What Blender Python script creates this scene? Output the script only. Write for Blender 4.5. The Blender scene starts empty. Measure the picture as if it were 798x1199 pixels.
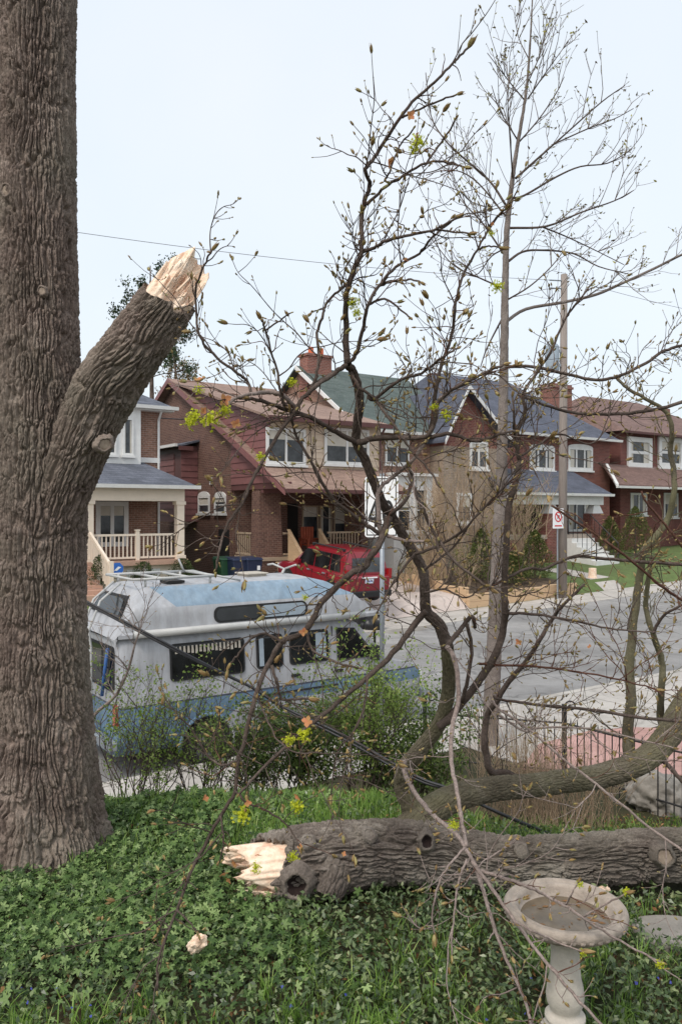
import bpy, bmesh, math, random
import numpy as np
from mathutils import Vector, Matrix, noise as mnoise

random.seed(7); RNG = np.random.default_rng(11)
scene = bpy.context.scene
COL = scene.collection
R = math.radians

# ------------------------------------------------------------------ camera, sky, sun, exposure
EYE = 4.0                    # eye height above the near kerb of the road
FPX = 930.0                  # focal length in photograph pixels (photo 798 x 1199)
CX, CY = 399.0, 599.5
cam = bpy.data.objects.new('camera', bpy.data.cameras.new('camera'))
COL.objects.link(cam)
cam.location = (0, 0, EYE); cam.rotation_euler = (R(90), 0, 0)
cam.data.sensor_fit = 'VERTICAL'; cam.data.sensor_height = 36.0; cam.data.lens = 36.0*FPX/1199.0
cam.data.clip_start = 0.05; cam.data.clip_end = 3000
scene.camera = cam

SUN_EL, SUN_AZ = R(52), R(-150)      # azimuth measured from +y towards +x
world = bpy.data.worlds.new('World'); scene.world = world; world.use_nodes = True
wn, wl = world.node_tree.nodes, world.node_tree.links
wn.clear()
sky = wn.new('ShaderNodeTexSky'); sky.sky_type = 'NISHITA'; sky.sun_disc = False
sky.sun_elevation = SUN_EL; sky.sun_rotation = SUN_AZ
sky.air_density = 1.0; sky.dust_density = 6.0; sky.ozone_density = 1.0
bg1 = wn.new('ShaderNodeBackground'); bg1.inputs['Strength'].default_value = 0.05
wl.new(sky.outputs[0], bg1.inputs['Color'])
# thin even overcast veil in front of the blue
bg2 = wn.new('ShaderNodeBackground'); bg2.inputs['Strength'].default_value = 0.86
tcw = wn.new('ShaderNodeTexCoord'); nzw = wn.new('ShaderNodeTexNoise')
nzw.inputs['Scale'].default_value = 1.6; nzw.inputs['Detail'].default_value = 5
rw = wn.new('ShaderNodeValToRGB'); rw.color_ramp.elements[0].position = .35; rw.color_ramp.elements[1].position = .75
rw.color_ramp.elements[0].color = (.76, .85, .92, 1); rw.color_ramp.elements[1].color = (.88, .915, .94, 1)
wl.new(tcw.outputs['Generated'], nzw.inputs['Vector']); wl.new(nzw.outputs['Fac'], rw.inputs['Fac'])
wl.new(rw.outputs['Color'], bg2.inputs['Color'])
addw = wn.new('ShaderNodeAddShader'); wo = wn.new('ShaderNodeOutputWorld')
wl.new(bg1.outputs[0], addw.inputs[0]); wl.new(bg2.outputs[0], addw.inputs[1]); wl.new(addw.outputs[0], wo.inputs['Surface'])

sun = bpy.data.objects.new('sun', bpy.data.lights.new('sun', 'SUN')); COL.objects.link(sun)
sun.data.energy = 1.5; sun.data.angle = R(14); sun.data.color = (1.0, .96, .90)
sd = Vector((math.sin(SUN_AZ)*math.cos(SUN_EL), math.cos(SUN_AZ)*math.cos(SUN_EL), math.sin(SUN_EL)))
sun.rotation_euler = sd.to_track_quat('Z', 'Y').to_euler(); sun.location = (0, 0, 40)

vs = scene.view_settings
vs.view_transform = 'Standard'; vs.look = 'None'; vs.gamma = 1.0; vs.use_curve_mapping = False; vs.exposure = 0.12
scene.render.engine = 'CYCLES'
scene.cycles.max_bounces = 6; scene.cycles.transparent_max_bounces = 8
scene.cycles.use_denoising = True
scene.render.filter_size = 1.3

# ------------------------------------------------------------------ frames of reference
TH = R(35)                                  # the street runs 35 degrees off the picture plane
U = (math.cos(TH), math.sin(TH)); N = (-math.sin(TH), math.cos(TH))
def W(s, t, z=0.0): return Vector((U[0]*s+N[0]*t, U[1]*s+N[1]*t, z))
def ST(x, y): return (U[0]*x+U[1]*y, N[0]*x+N[1]*y)
def P(px, py, d): return Vector(((px-CX)/FPX*d, d, EYE-(py-CY)/FPX*d))
def onT(px, py, t):
    """street coordinates (s, z) of the pixel on the vertical plane t = const"""
    a = (px-CX)/FPX; d = t/(N[1]+N[0]*a); return (U[0]*a+U[1])*d, EYE-(py-CY)/FPX*d
def onS(px, py, s):
    a = (px-CX)/FPX; d = s/(U[1]+U[0]*a); return (N[0]*a+N[1])*d, EYE-(py-CY)/FPX*d

def sm(a, b, x):
    x = np.clip((x-a)/(b-a), 0, 1); return x*x*(3-2*x)
KERB_N, KERB_F, WALK_F = 11.0, 18.6, 20.3
def ground(x, y):
    """height of the finished ground at x, y (arrays or numbers)"""
    x = np.asarray(x, float); y = np.asarray(y, float)
    s = U[0]*x+U[1]*y; t = N[0]*x+N[1]*y
    rise = np.clip(s-14, -4, 40)*0.028
    road = 0.36*np.clip((t-KERB_N)/(KERB_F-KERB_N), 0, 1)*1.0 + np.clip((t-KERB_N)/8, 0, 1)*np.clip(s-16, 0, 40)*0.028
    rt = sm(.2, 1.6, x); yard = 1.5 - 1.28*sm(6.3-.85*rt, 10.4-1.1*rt, y) + 0.05*np.sin(x*1.3+.5)*np.cos(y*1.1)*(1-sm(8.5, 10, y))
    far0 = 0.36+0.12+np.clip(s-16, 0, 40)*0.028
    far = far0 + .42*np.clip((t-WALK_F)/.6, 0, 1) + .40*np.clip((t-21.0)/4.5, 0, 1) + np.where(s < 13, .25*sm(20.3, 24, t)*sm(13, 9, s), 0)
    g = np.where(t < KERB_N, yard, np.where(t < KERB_F, road, far))
    return g
def gz(x, y): return float(ground(x, y))

# ------------------------------------------------------------------ materials
def lin(r, g, b):
    f = lambda c: (c/255/12.92 if c/255 <= .04045 else ((c/255+.055)/1.055)**2.4)
    return (f(r), f(g), f(b), 1.0)
MATS = {}
def newmat(name):
    m = bpy.data.materials.new(name); m.use_nodes = True
    nt = m.node_tree; nt.nodes.clear()
    o = nt.nodes.new('ShaderNodeOutputMaterial'); b = nt.nodes.new('ShaderNodeBsdfPrincipled')
    nt.links.new(b.outputs[0], o.inputs['Surface']); MATS[name] = m
    return m, nt, b, o
def mixc(nt, fac, a, b, mode='MIX'):
    x = nt.nodes.new('ShaderNodeMix'); x.data_type = 'RGBA'; x.blend_type = mode
    for sock, v in ((0, fac), (6, a), (7, b)):
        if hasattr(v, 'is_linked') or hasattr(v, 'node'): nt.links.new(v, x.inputs[sock])
        else: x.inputs[sock].default_value = v
    return x.outputs[2]
def math_(nt, op, a, b=0.0, c=0.0):
    x = nt.nodes.new('ShaderNodeMath'); x.operation = op
    for i, v in enumerate((a, b, c)):
        if hasattr(v, 'node'): nt.links.new(v, x.inputs[i])
        else: x.inputs[i].default_value = v
    return x.outputs[0]
def coords(nt, scale=(1, 1, 1), kind='Object'):
    tc = nt.nodes.new('ShaderNodeTexCoord'); mp = nt.nodes.new('ShaderNodeMapping')
    mp.inputs['Scale'].default_value = scale; nt.links.new(tc.outputs[kind], mp.inputs['Vector']); return mp.outputs[0]
def noise(nt, vec, scale, detail=4, rough=.6, dist=0.0):
    n = nt.nodes.new('ShaderNodeTexNoise'); n.inputs['Scale'].default_value = scale
    n.inputs['Detail'].default_value = detail; n.inputs['Roughness'].default_value = rough; n.inputs['Distortion'].default_value = dist
    nt.links.new(vec, n.inputs['Vector']); return n.outputs['Fac']
def ramp(nt, fac, stops):
    r = nt.nodes.new('ShaderNodeValToRGB'); e = r.color_ramp.elements
    e[0].position, e[0].color = stops[0]; e[1].position, e[1].color = stops[-1]
    for p, c in stops[1:-1]:
        k = e.new(p); k.color = c
    nt.links.new(fac, r.inputs['Fac']); return r.outputs['Color']
def bump(nt, b, h, strength=.3, dist=.01):
    n = nt.nodes.new('ShaderNodeBump'); n.inputs['Strength'].default_value = strength; n.inputs['Distance'].default_value = dist
    nt.links.new(h, n.inputs['Height']); nt.links.new(n.outputs[0], b.inputs['Normal'])
def c4(c, k=1.0): return (min(1, c[0]*k), min(1, c[1]*k), min(1, c[2]*k), 1)

def plain(name, col, rough=.6, var=.18, scale=6.0, metal=0.0, bmp=0.0, stretch=(1, 1, 1), spec=.5, coat=0.0):
    m, nt, b, o = newmat(name)
    v = coords(nt, stretch); n1 = noise(nt, v, scale, 6, .65)
    cc = ramp(nt, n1, [(.25, c4(col, 1-var)), (.5, c4(col)), (.75, c4(col, 1+var))])
    nt.links.new(cc, b.inputs['Base Color']); b.inputs['Roughness'].default_value = rough
    b.inputs['Metallic'].default_value = metal; b.inputs['Specular IOR Level'].default_value = spec
    if coat: b.inputs['Coat Weight'].default_value = coat; b.inputs['Coat Roughness'].default_value = .08
    if bmp: bump(nt, b, noise(nt, v, scale*5, 5, .7), bmp, .01)
    return m
def brickmat(name, c1, c2, mortar, bw=.215, rh=.075, msz=.009, bmp=.5, var=.25, rough=.9, slope=1.0, offset=.5):
    m, nt, b, o = newmat(name)
    tc = nt.nodes.new('ShaderNodeTexCoord'); sp = nt.nodes.new('ShaderNodeSeparateXYZ'); nt.links.new(tc.outputs['Object'], sp.inputs[0])
    cb = nt.nodes.new('ShaderNodeCombineXYZ')
    nt.links.new(math_(nt, 'ADD', sp.outputs[0], sp.outputs[1]), cb.inputs[0])
    nt.links.new(math_(nt, 'MULTIPLY', sp.outputs[2], slope), cb.inputs[1])
    t = nt.nodes.new('ShaderNodeTexBrick'); nt.links.new(cb.outputs[0], t.inputs['Vector'])
    t.inputs['Color1'].default_value = c1; t.inputs['Color2'].default_value = c2; t.inputs['Mortar'].default_value = mortar
    t.inputs['Scale'].default_value = 1.0; t.inputs['Mortar Size'].default_value = msz
    t.inputs['Brick Width'].default_value = bw; t.inputs['Row Height'].default_value = rh; t.offset = offset
    n1 = noise(nt, tc.outputs['Object'], 1.3, 6, .65); n2 = noise(nt, tc.outputs['Object'], 14, 3, .6)
    g = ramp(nt, n1, [(.25, (1-var,)*3+(1,)), (.75, (1+var*.4,)*3+(1,))])
    g2 = ramp(nt, n2, [(.3, (.72,)*3+(1,)), (.7, (1.12,)*3+(1,))])
    cc = mixc(nt, 1.0, t.outputs['Color'], g, 'MULTIPLY'); cc = mixc(nt, 1.0, cc, g2, 'MULTIPLY')
    nt.links.new(cc, b.inputs['Base Color']); b.inputs['Roughness'].default_value = rough
    bump(nt, b, math_(nt, 'SUBTRACT', 1.0, t.outputs['Fac']), bmp, .008)
    return m
def leafmat(name, cols, rough=.5, trans=.25, spec=.35):
    """foliage: colour varies leaf by leaf"""
    m, nt, b, o = newmat(name)
    g = nt.nodes.new('ShaderNodeNewGeometry')
    k = len(cols)
    cc = ramp(nt, g.outputs['Random Per Island'], [(i/(k-1), cols[i]) for i in range(k)])
    v = coords(nt); n1 = noise(nt, v, 1.1, 3)
    g2 = ramp(nt, n1, [(.3, (.75, .78, .7, 1)), (.7, (1.2, 1.18, 1.1, 1))])
    cc = mixc(nt, 1.0, cc, g2, 'MULTIPLY')
    nt.links.new(cc, b.inputs['Base Color']); b.inputs['Roughness'].default_value = rough; b.inputs['Specular IOR Level'].default_value = spec
    if trans:
        tr = nt.nodes.new('ShaderNodeBsdfTranslucent'); nt.links.new(cc, tr.inputs['Color'])
        mx = nt.nodes.new('ShaderNodeMixShader'); mx.inputs[0].default_value = trans
        nt.links.new(b.outputs[0], mx.inputs[1]); nt.links.new(tr.outputs[0], mx.inputs[2]); nt.links.new(mx.outputs[0], o.inputs['Surface'])
    return m
def glassmat(name, col=(.012, .014, .016, 1), rough=.06):
    m, nt, b, o = newmat(name)
    v = coords(nt); n1 = noise(nt, v, 2.2, 3)
    cc = ramp(nt, n1, [(.35, c4(col, .5)), (.7, c4(col, 2.4))])
    nt.links.new(cc, b.inputs['Base Color']); b.inputs['Roughness'].default_value = rough; b.inputs['Specular IOR Level'].default_value = .5
    bump(nt, b, noise(nt, v, 1.5, 2), .05, .02)
    return m

def barkmat(name, dark, mid, light, green=None, lichen=0.25):
    m, nt, b, o = newmat(name)
    v = coords(nt); n1 = noise(nt, v, 3.2, 7, .7); n2 = noise(nt, v, 70, 6, .75)
    cc = ramp(nt, n1, [(.25, dark), (.5, mid), (.78, light)])
    cc = mixc(nt, 1.0, cc, ramp(nt, n2, [(.3, (.52, .5, .48, 1)), (.5, (.95, .95, .95, 1)), (.7, (1.4, 1.39, 1.36, 1))]), 'MULTIPLY')
    if green:
        n3 = noise(nt, v, 1.7, 5, .6)
        cc = mixc(nt, ramp(nt, n3, [(.42, (0, 0, 0, 1)), (.68, (lichen,)*3+(1,))]), cc, green)
    nt.links.new(cc, b.inputs['Base Color']); b.inputs['Roughness'].default_value = .92; b.inputs['Specular IOR Level'].default_value = .2
    bump(nt, b, n2, .9, .008)
    return m

barkmat('trunk_bark', lin(92, 79, 72), lin(128, 113, 104), lin(164, 148, 138), lin(134, 132, 116), .35)
barkmat('log_bark', lin(78, 69, 64), lin(118, 108, 100), lin(172, 162, 152), lin(138, 136, 120), .3)
barkmat('limb_bark', lin(76, 69, 57), lin(108, 100, 84), lin(138, 130, 114), lin(118, 118, 82), .5)
barkmat('branch_bark', lin(58, 49, 44), lin(88, 76, 69), lin(124, 111, 104))
barkmat('pale_twig_bark', lin(112, 98, 92), lin(148, 133, 126), lin(178, 163, 156))
barkmat('red_twig_bark', lin(74, 50, 42), lin(102, 72, 60), lin(128, 96, 82))
barkmat('street_tree_bark', lin(92, 83, 78), lin(126, 116, 110), lin(156, 146, 140))
barkmat('dry_stem', lin(130, 110, 90), lin(166, 145, 122), lin(198, 178, 156))
def woodmat(name, a, bcol, c):
    m, nt, b, o = newmat(name)
    v = coords(nt); n1 = noise(nt, v, 9, 6, .7, .6); n2 = noise(nt, coords(nt, (1, 1, 1)), 40, 4, .7)
    cc = ramp(nt, n1, [(.28, a), (.5, bcol), (.72, c)])
    cc = mixc(nt, 1.0, cc, ramp(nt, n2, [(.3, (.84, .82, .8, 1)), (.7, (1.08, 1.08, 1.08, 1))]), 'MULTIPLY')
    nt.links.new(cc, b.inputs['Base Color']); b.inputs['Roughness'].default_value = .8
    bump(nt, b, n2, .6, .01); return m
woodmat('fresh_wood', lin(224, 172, 142), lin(244, 216, 190), lin(252, 238, 220))
woodmat('cut_wood', lin(120, 104, 90), lin(150, 134, 118), lin(176, 160, 144))
plain('hollow_dark', lin(40, 27, 24), .95, .5, 30)

leafmat('lobed_leaf', [lin(48, 70, 36), lin(80, 106, 56), lin(108, 134, 76), lin(150, 170, 116)], .55, .25, .3)
leafmat('vinca_leaf', [lin(50, 66, 40), lin(72, 92, 54), lin(98, 116, 76), lin(140, 150, 108)], .35, .15, .5)
leafmat('grass_blade', [lin(86, 118, 52), lin(112, 146, 66), lin(136, 168, 84), lin(160, 178, 108)], .5, .3, .3)
leafmat('dead_leaf', [lin(92, 62, 40), lin(132, 96, 66), lin(160, 124, 90)], .8, .1, .2)
leafmat('shrub_leaf', [lin(92, 116, 48), lin(122, 146, 68), lin(148, 168, 90), lin(166, 178, 108)], .5, .35, .3)
leafmat('shrub_dark_leaf', [lin(66, 84, 44), lin(92, 112, 58), lin(118, 130, 74)], .5, .3, .3)
leafmat('cedar_leaf', [lin(60, 70, 36), lin(88, 98, 52), lin(112, 118, 70)], .7, .2, .2)
leafmat('evergreen_leaf', [lin(40, 56, 34), lin(64, 80, 48), lin(96, 104, 60)], .6, .2, .3)
leafmat('pine_needle', [lin(44, 66, 52), lin(70, 88, 66), lin(100, 100, 80)], .7, .2, .2)
leafmat('tan_bud', [lin(128, 104, 78), lin(160, 132, 98), lin(176, 156, 110)], .7, .2, .2)
leafmat('bud_scale', [lin(134, 104, 70), lin(164, 134, 92), lin(172, 154, 104), lin(142, 142, 92)], .55, .25, .4)
leafmat('flower_yellow', [lin(176, 184, 30), lin(206, 212, 54), lin(222, 222, 84)], .6, .4, .3)
leafmat('orange_bract', [lin(196, 118, 84), lin(220, 150, 112), lin(196, 150, 96)], .6, .4, .3)
leafmat('street_bud', [lin(86, 74, 62), lin(126, 116, 80), lin(176, 172, 92)], .7, .3, .2)

plain('soil', lin(70, 56, 44), .95, .4, 5, bmp=.8)
plain('stone', lin(140, 134, 126), .9, .3, 5, bmp=.8)
plain('concrete_cast', lin(158, 146, 134), .88, .34, 12, bmp=.7)
plain('white_trim', lin(218, 217, 214), .55, .10, 4)
plain('rack_grey', lin(176, 176, 174), .5, .14, 6)
plain('blind', lin(196, 190, 178), .8, .1, 3)
plain('cream_trim', lin(226, 210, 192), .55, .08, 3)
plain('tan_siding', lin(206, 186, 164), .6, .08, 4)
plain('maroon_siding', lin(124, 82, 80), .6, .14, 4)
plain('maroon_trim', lin(96, 62, 60), .55, .14, 4)
plain('galvanised', lin(150, 156, 162), .45, .12, 8, metal=.5)
plain('pole_wood', lin(138, 128, 121), .9, .25, 3, bmp=.5, stretch=(6, 6, .6))
plain('lumber', lin(196, 166, 132), .75, .16, 5, bmp=.3, stretch=(.6, .6, 6))
plain('lumber_grey', lin(170, 150, 128), .8, .16, 5, bmp=.3)
plain('stair_paint', lin(186, 150, 130), .7, .12, 6)
plain('iron_black', lin(34, 32, 32), .6, .3, 20)
plain('cable_black', lin(38, 38, 42), .5, .2, 20)
plain('rubber', lin(36, 36, 37), .85, .25, 12)
plain('hub_grey', lin(96, 94, 92), .55, .25, 10, metal=.2)
plain('dark_void', lin(26, 23, 22), .9, .3, 4)
plain('bin_blue', lin(38, 48, 74), .5, .15, 8)
plain('bin_green', lin(44, 84, 58), .5, .15, 8)
plain('bag_black', lin(30, 30, 33), .35, .3, 8)
plain('red_paint', lin(128, 20, 34), .3, .06, 2, coat=.6)
plain('sign_white', lin(240, 240, 240), .5, .03, 3)
plain('sign_red', lin(206, 44, 48), .5, .05, 3)
plain('sign_blue', lin(44, 104, 190), .5, .1, 3)
plain('plate_white', lin(214, 222, 236), .5, .05, 3)
plain('plate_blue', lin(60, 90, 160), .5, .05, 3)
plain('lamp_red', lin(150, 20, 24), .25, .1, 5, coat=.5)
plain('lamp_amber', lin(176, 84, 50), .3, .2, 8, coat=.4)
plain('strap_blue', lin(52, 92, 150), .6, .1, 6)
plain('chair_red', lin(156, 74, 48), .7, .15, 6)
plain('curtain', lin(176, 168, 156), .9, .12, 12)
plain('insulator', lin(146, 158, 168), .4, .15, 6)
plain('flue_clay', lin(206, 108, 70), .8, .15, 6)
plain('door_dark', lin(52, 46, 44), .6, .2, 4)
glassmat('glass'); glassmat('van_glass', (.008, .009, .010, 1), .08)
glassmat('house_glass', (.03, .033, .036, 1), .10)
plain('water', lin(104, 92, 76), .12, .35, 14, spec=.5)

brickmat('brick_tan', lin(156, 116, 98), lin(132, 98, 82), lin(166, 144, 130))
brickmat('brick_buff', lin(164, 146, 128), lin(142, 126, 110), lin(170, 156, 142))
plain('wire_grey', lin(120, 122, 126), .6, .1, 5)
plain('pedestal_cast', lin(190, 182, 170), .85, .2, 12, bmp=.5)
brickmat('brick_brown', lin(118, 84, 72), lin(96, 66, 58), lin(136, 114, 102))
brickmat('brick_red', lin(140, 82, 72), lin(116, 66, 58), lin(146, 116, 106), var=.32)
brickmat('brick_dark_red', lin(128, 72, 64), lin(106, 58, 52), lin(134, 104, 96), var=.32)
brickmat('brick_chimney', lin(150, 94, 80), lin(126, 78, 68), lin(160, 134, 122))
brickmat('shingle_grey', lin(112, 116, 128), lin(86, 90, 100), lin(74, 78, 88), .33, .13, .008, .5, .3, .95, 1.7)
brickmat('shingle_brown', lin(160, 134, 120), lin(142, 116, 104), lin(124, 102, 92), .33, .13, .006, .4, .25, .95, 1.9)
brickmat('shingle_green', lin(98, 108, 104), lin(80, 92, 88), lin(72, 82, 78), .33, .13, .006, .4, .25, .95, 1.7)
brickmat('shingle_slate', lin(96, 100, 114), lin(80, 84, 96), lin(70, 72, 82), .33, .13, .006, .4, .25, .95, 1.7)
brickmat('shingle_dark_brown', lin(132, 106, 98), lin(114, 90, 84), lin(100, 80, 74), .33, .13, .006, .4, .25, .95, 1.8)

# ------------------------------------------------------------------ object helpers
ORG = {}
def tag(o, label=None, cat=None, group=None, kind=None):
    if label: o['label'] = label
    if cat: o['category'] = cat
    if group: o['group'] = group
    if kind: o['kind'] = kind
    return o
def empty(name, loc, rz=0.0, label=None, cat=None, group=None):
    o = bpy.data.objects.new(name, None); COL.objects.link(o); o.empty_display_size = .2
    o.location = loc; o.rotation_euler = (0, 0, rz); return tag(o, label, cat, group)
class Street:
    """a thing standing in street coordinates: parts are given in absolute (s, t, z)"""
    def __init__(self, name, s, t, z, label, cat, group=None):
        self.root = empty(name, W(s, t, z), TH, label, cat, group); self.o = np.array((s, t, z), float)
class Free:
    """a thing whose parts are given in world coordinates"""
    def __init__(self, name, loc, label, cat, group=None):
        self.root = empty(name, loc, 0, label, cat, group); self.o = np.array(loc, float)

def mesh_from(name, V, F, smooth=False):
    me = bpy.data.meshes.new(name)
    me.from_pydata([tuple(v) for v in V], [], F); me.update()
    if smooth: me.polygons.foreach_set('use_smooth', [True]*len(me.polygons))
    return me
def fast_mesh(name, V, F, smooth=False):
    """V (n,3), F (m,k) arrays with one face size"""
    me = bpy.data.meshes.new(name); V = np.asarray(V, np.float32); F = np.asarray(F, np.int32)
    k = F.shape[1]; me.vertices.add(len(V)); me.vertices.foreach_set('co', V.ravel())
    me.loops.add(F.size); me.loops.foreach_set('vertex_index', F.ravel())
    me.polygons.add(len(F)); me.polygons.foreach_set('loop_start', np.arange(0, F.size, k, dtype=np.int32))
    me.polygons.foreach_set('loop_total', np.full(len(F), k, np.int32))
    if smooth: me.polygons.foreach_set('use_smooth', np.ones(len(F), bool))
    me.update(calc_edges=True); return me
def link(name, me, mat=None, parent=None, loc=None):
    o = bpy.data.objects.new(name, me); COL.objects.link(o)
    if mat and not me.materials: me.materials.append(MATS[mat])
    if parent is not None: o.parent = parent
    if loc is not None: o.location = loc
    return o

class MB:
    def __init__(self): self.v = []; self.f = []
    def quad(self, *p):
        n = len(self.v); self.v += [tuple(q) for q in p]; self.f.append(tuple(range(n, n+len(p))))
    def box(self, x0, x1, y0, y1, z0, z1):
        if x0 > x1: x0, x1 = x1, x0
        if y0 > y1: y0, y1 = y1, y0
        if z0 > z1: z0, z1 = z1, z0
        n = len(self.v)
        self.v += [(x0,y0,z0),(x1,y0,z0),(x1,y1,z0),(x0,y1,z0),(x0,y0,z1),(x1,y0,z1),(x1,y1,z1),(x0,y1,z1)]
        self.f += [tuple(n+i for i in q) for q in ((3,2,1,0),(4,5,6,7),(0,1,5,4),(1,2,6,5),(2,3,7,6),(3,0,4,7))]
        return self
    def prism(self, poly, a, b, axis):
        """extrude a polygon: axis 0 poly=(y,z), axis 1 poly=(x,z), axis 2 poly=(x,y)"""
        mk = {0: lambda p, h: (h, p[0], p[1]), 1: lambda p, h: (p[0], h, p[1]), 2: lambda p, h: (p[0], p[1], h)}[axis]
        n = len(self.v); k = len(poly)
        self.v += [mk(p, a) for p in poly]+[mk(p, b) for p in poly]
        self.f.append(tuple(range(n, n+k))[::-1]); self.f.append(tuple(range(n+k, n+2*k)))
        for i in range(k):
            j = (i+1) % k; self.f.append((n+i, n+j, n+k+j, n+k+i))
        return self
    def slab(self, quad, th, down=(0, 0, -1)):
        """thick slab from a planar quad, thickened along 'down'"""
        d = Vector(down)*th; q = [Vector(p) for p in quad]; n = len(self.v); k = len(q)
        self.v += [tuple(p) for p in q]+[tuple(p+d) for p in q]
        self.f.append(tuple(range(n, n+k))); self.f.append(tuple(range(n+k, n+2*k))[::-1])
        for i in range(k):
            j = (i+1) % k; self.f.append((n+j, n+i, n+k+i, n+k+j))
        return self
    def tube(self, pts, rad, n=8, cap=True):
        pts = [Vector(p) for p in pts]; k = len(pts)
        rad = [rad]*k if not hasattr(rad, '__len__') else rad
        base = len(self.v); up = None
        for i, p in enumerate(pts):
            t = (pts[min(i+1, k-1)]-pts[max(i-1, 0)]).normalized()
            if up is None:
                up = t.orthogonal().normalized()
            else:
                up = (up-t*up.dot(t)); up = up.normalized() if up.length > 1e-6 else t.orthogonal().normalized()
            w = t.cross(up)
            for j in range(n):
                a = 2*math.pi*j/n; self.v.append(tuple(p+(up*math.cos(a)+w*math.sin(a))*rad[i]))
        for i in range(k-1):
            for j in range(n):
                a = base+i*n+j; b = base+i*n+(j+1) % n; self.f.append((a, b, b+n, a+n))
        if cap:
            self.f.append(tuple(base+j for j in range(n))[::-1]); self.f.append(tuple(base+(k-1)*n+j for j in range(n)))
        return self
    def lathe(self, prof, c=(0, 0, 0), n=40, close=True):
        base = len(self.v); k = len(prof)
        for r, z in prof:
            for j in range(n):
                a = 2*math.pi*j/n; self.v.append((c[0]+r*math.cos(a), c[1]+r*math.sin(a), c[2]+z))
        for i in range(k-1):
            for j in range(n):
                a = base+i*n+j; b = base+i*n+(j+1) % n; self.f.append((a, b, b+n, a+n))
        if close:
            self.f.append(tuple(base+j for j in range(n))[::-1]); self.f.append(tuple(base+(k-1)*n+j for j in range(n)))
        return self
    def build(self, name, mat, thing=None, parent=None, smooth=False, bevel=0.0, auto=False):
        o0 = thing.o if thing else np.zeros(3)
        V = [(v[0]-o0[0], v[1]-o0[1], v[2]-o0[2]) for v in self.v]
        me = mesh_from(name, V, self.f, smooth)
        o = link(name, me, mat, parent if parent is not None else (thing.root if thing else None))
        if bevel:
            md = o.modifiers.new('bevel', 'BEVEL'); md.width = bevel; md.segments = 2; md.limit_method = 'ANGLE'
        return o
def B(thing, name, mat, *boxes, parent=None, bevel=0.0):
    m = MB()
    for b in boxes: m.box(*b)
    return m.build(name, mat, thing, parent, bevel=bevel)

def catmull(pts, sub):
    pts = np.asarray(pts, float); k = len(pts)
    if k < 3 or sub < 2: return pts
    q = np.vstack([2*pts[0]-pts[1], pts, 2*pts[-1]-pts[-2]]); out = []
    for i in range(1, k):
        p0, p1, p2, p3 = q[i-1], q[i], q[i+1], q[i+2]
        for j in range(sub):
            t = j/sub; out.append(.5*((2*p1)+(-p0+p2)*t+(2*p0-5*p1+4*p2-p3)*t*t+(-p0+3*p1-3*p2+p3)*t**3))
    out.append(pts[-1]); return np.array(out)
# ================================================================== the setting: ground, road, pavements, kerbs
def lawn_h(x, y):
    x = np.asarray(x, float); y = np.asarray(y, float)
    t = N[0]*x+N[1]*y
    g = ground(x, y)
    flat = .20
    return np.where(t < KERB_N, flat+(g-flat)*(1-sm(6.6, 9.3, t)), g)
def lz(x, y): return float(lawn_h(x, y))

def sheet(name, mat, ss, ts, off=0.0, kind='structure', hfun=None):
    S, T_ = np.meshgrid(np.asarray(ss, float), np.asarray(ts, float), indexing='ij')
    X = U[0]*S+N[0]*T_; Y = U[1]*S+N[1]*T_
    Z = (hfun or lawn_h)(X, Y)+off
    V = np.stack([X, Y, Z], -1).reshape(-1, 3); a, b = S.shape
    i = np.arange(a*b).reshape(a, b)
    F = np.stack([i[:-1, :-1], i[1:, :-1], i[1:, 1:], i[:-1, 1:]], -1).reshape(-1, 4)
    return tag(link(name, fast_mesh(name, V, F, True), mat), kind=kind)

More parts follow.
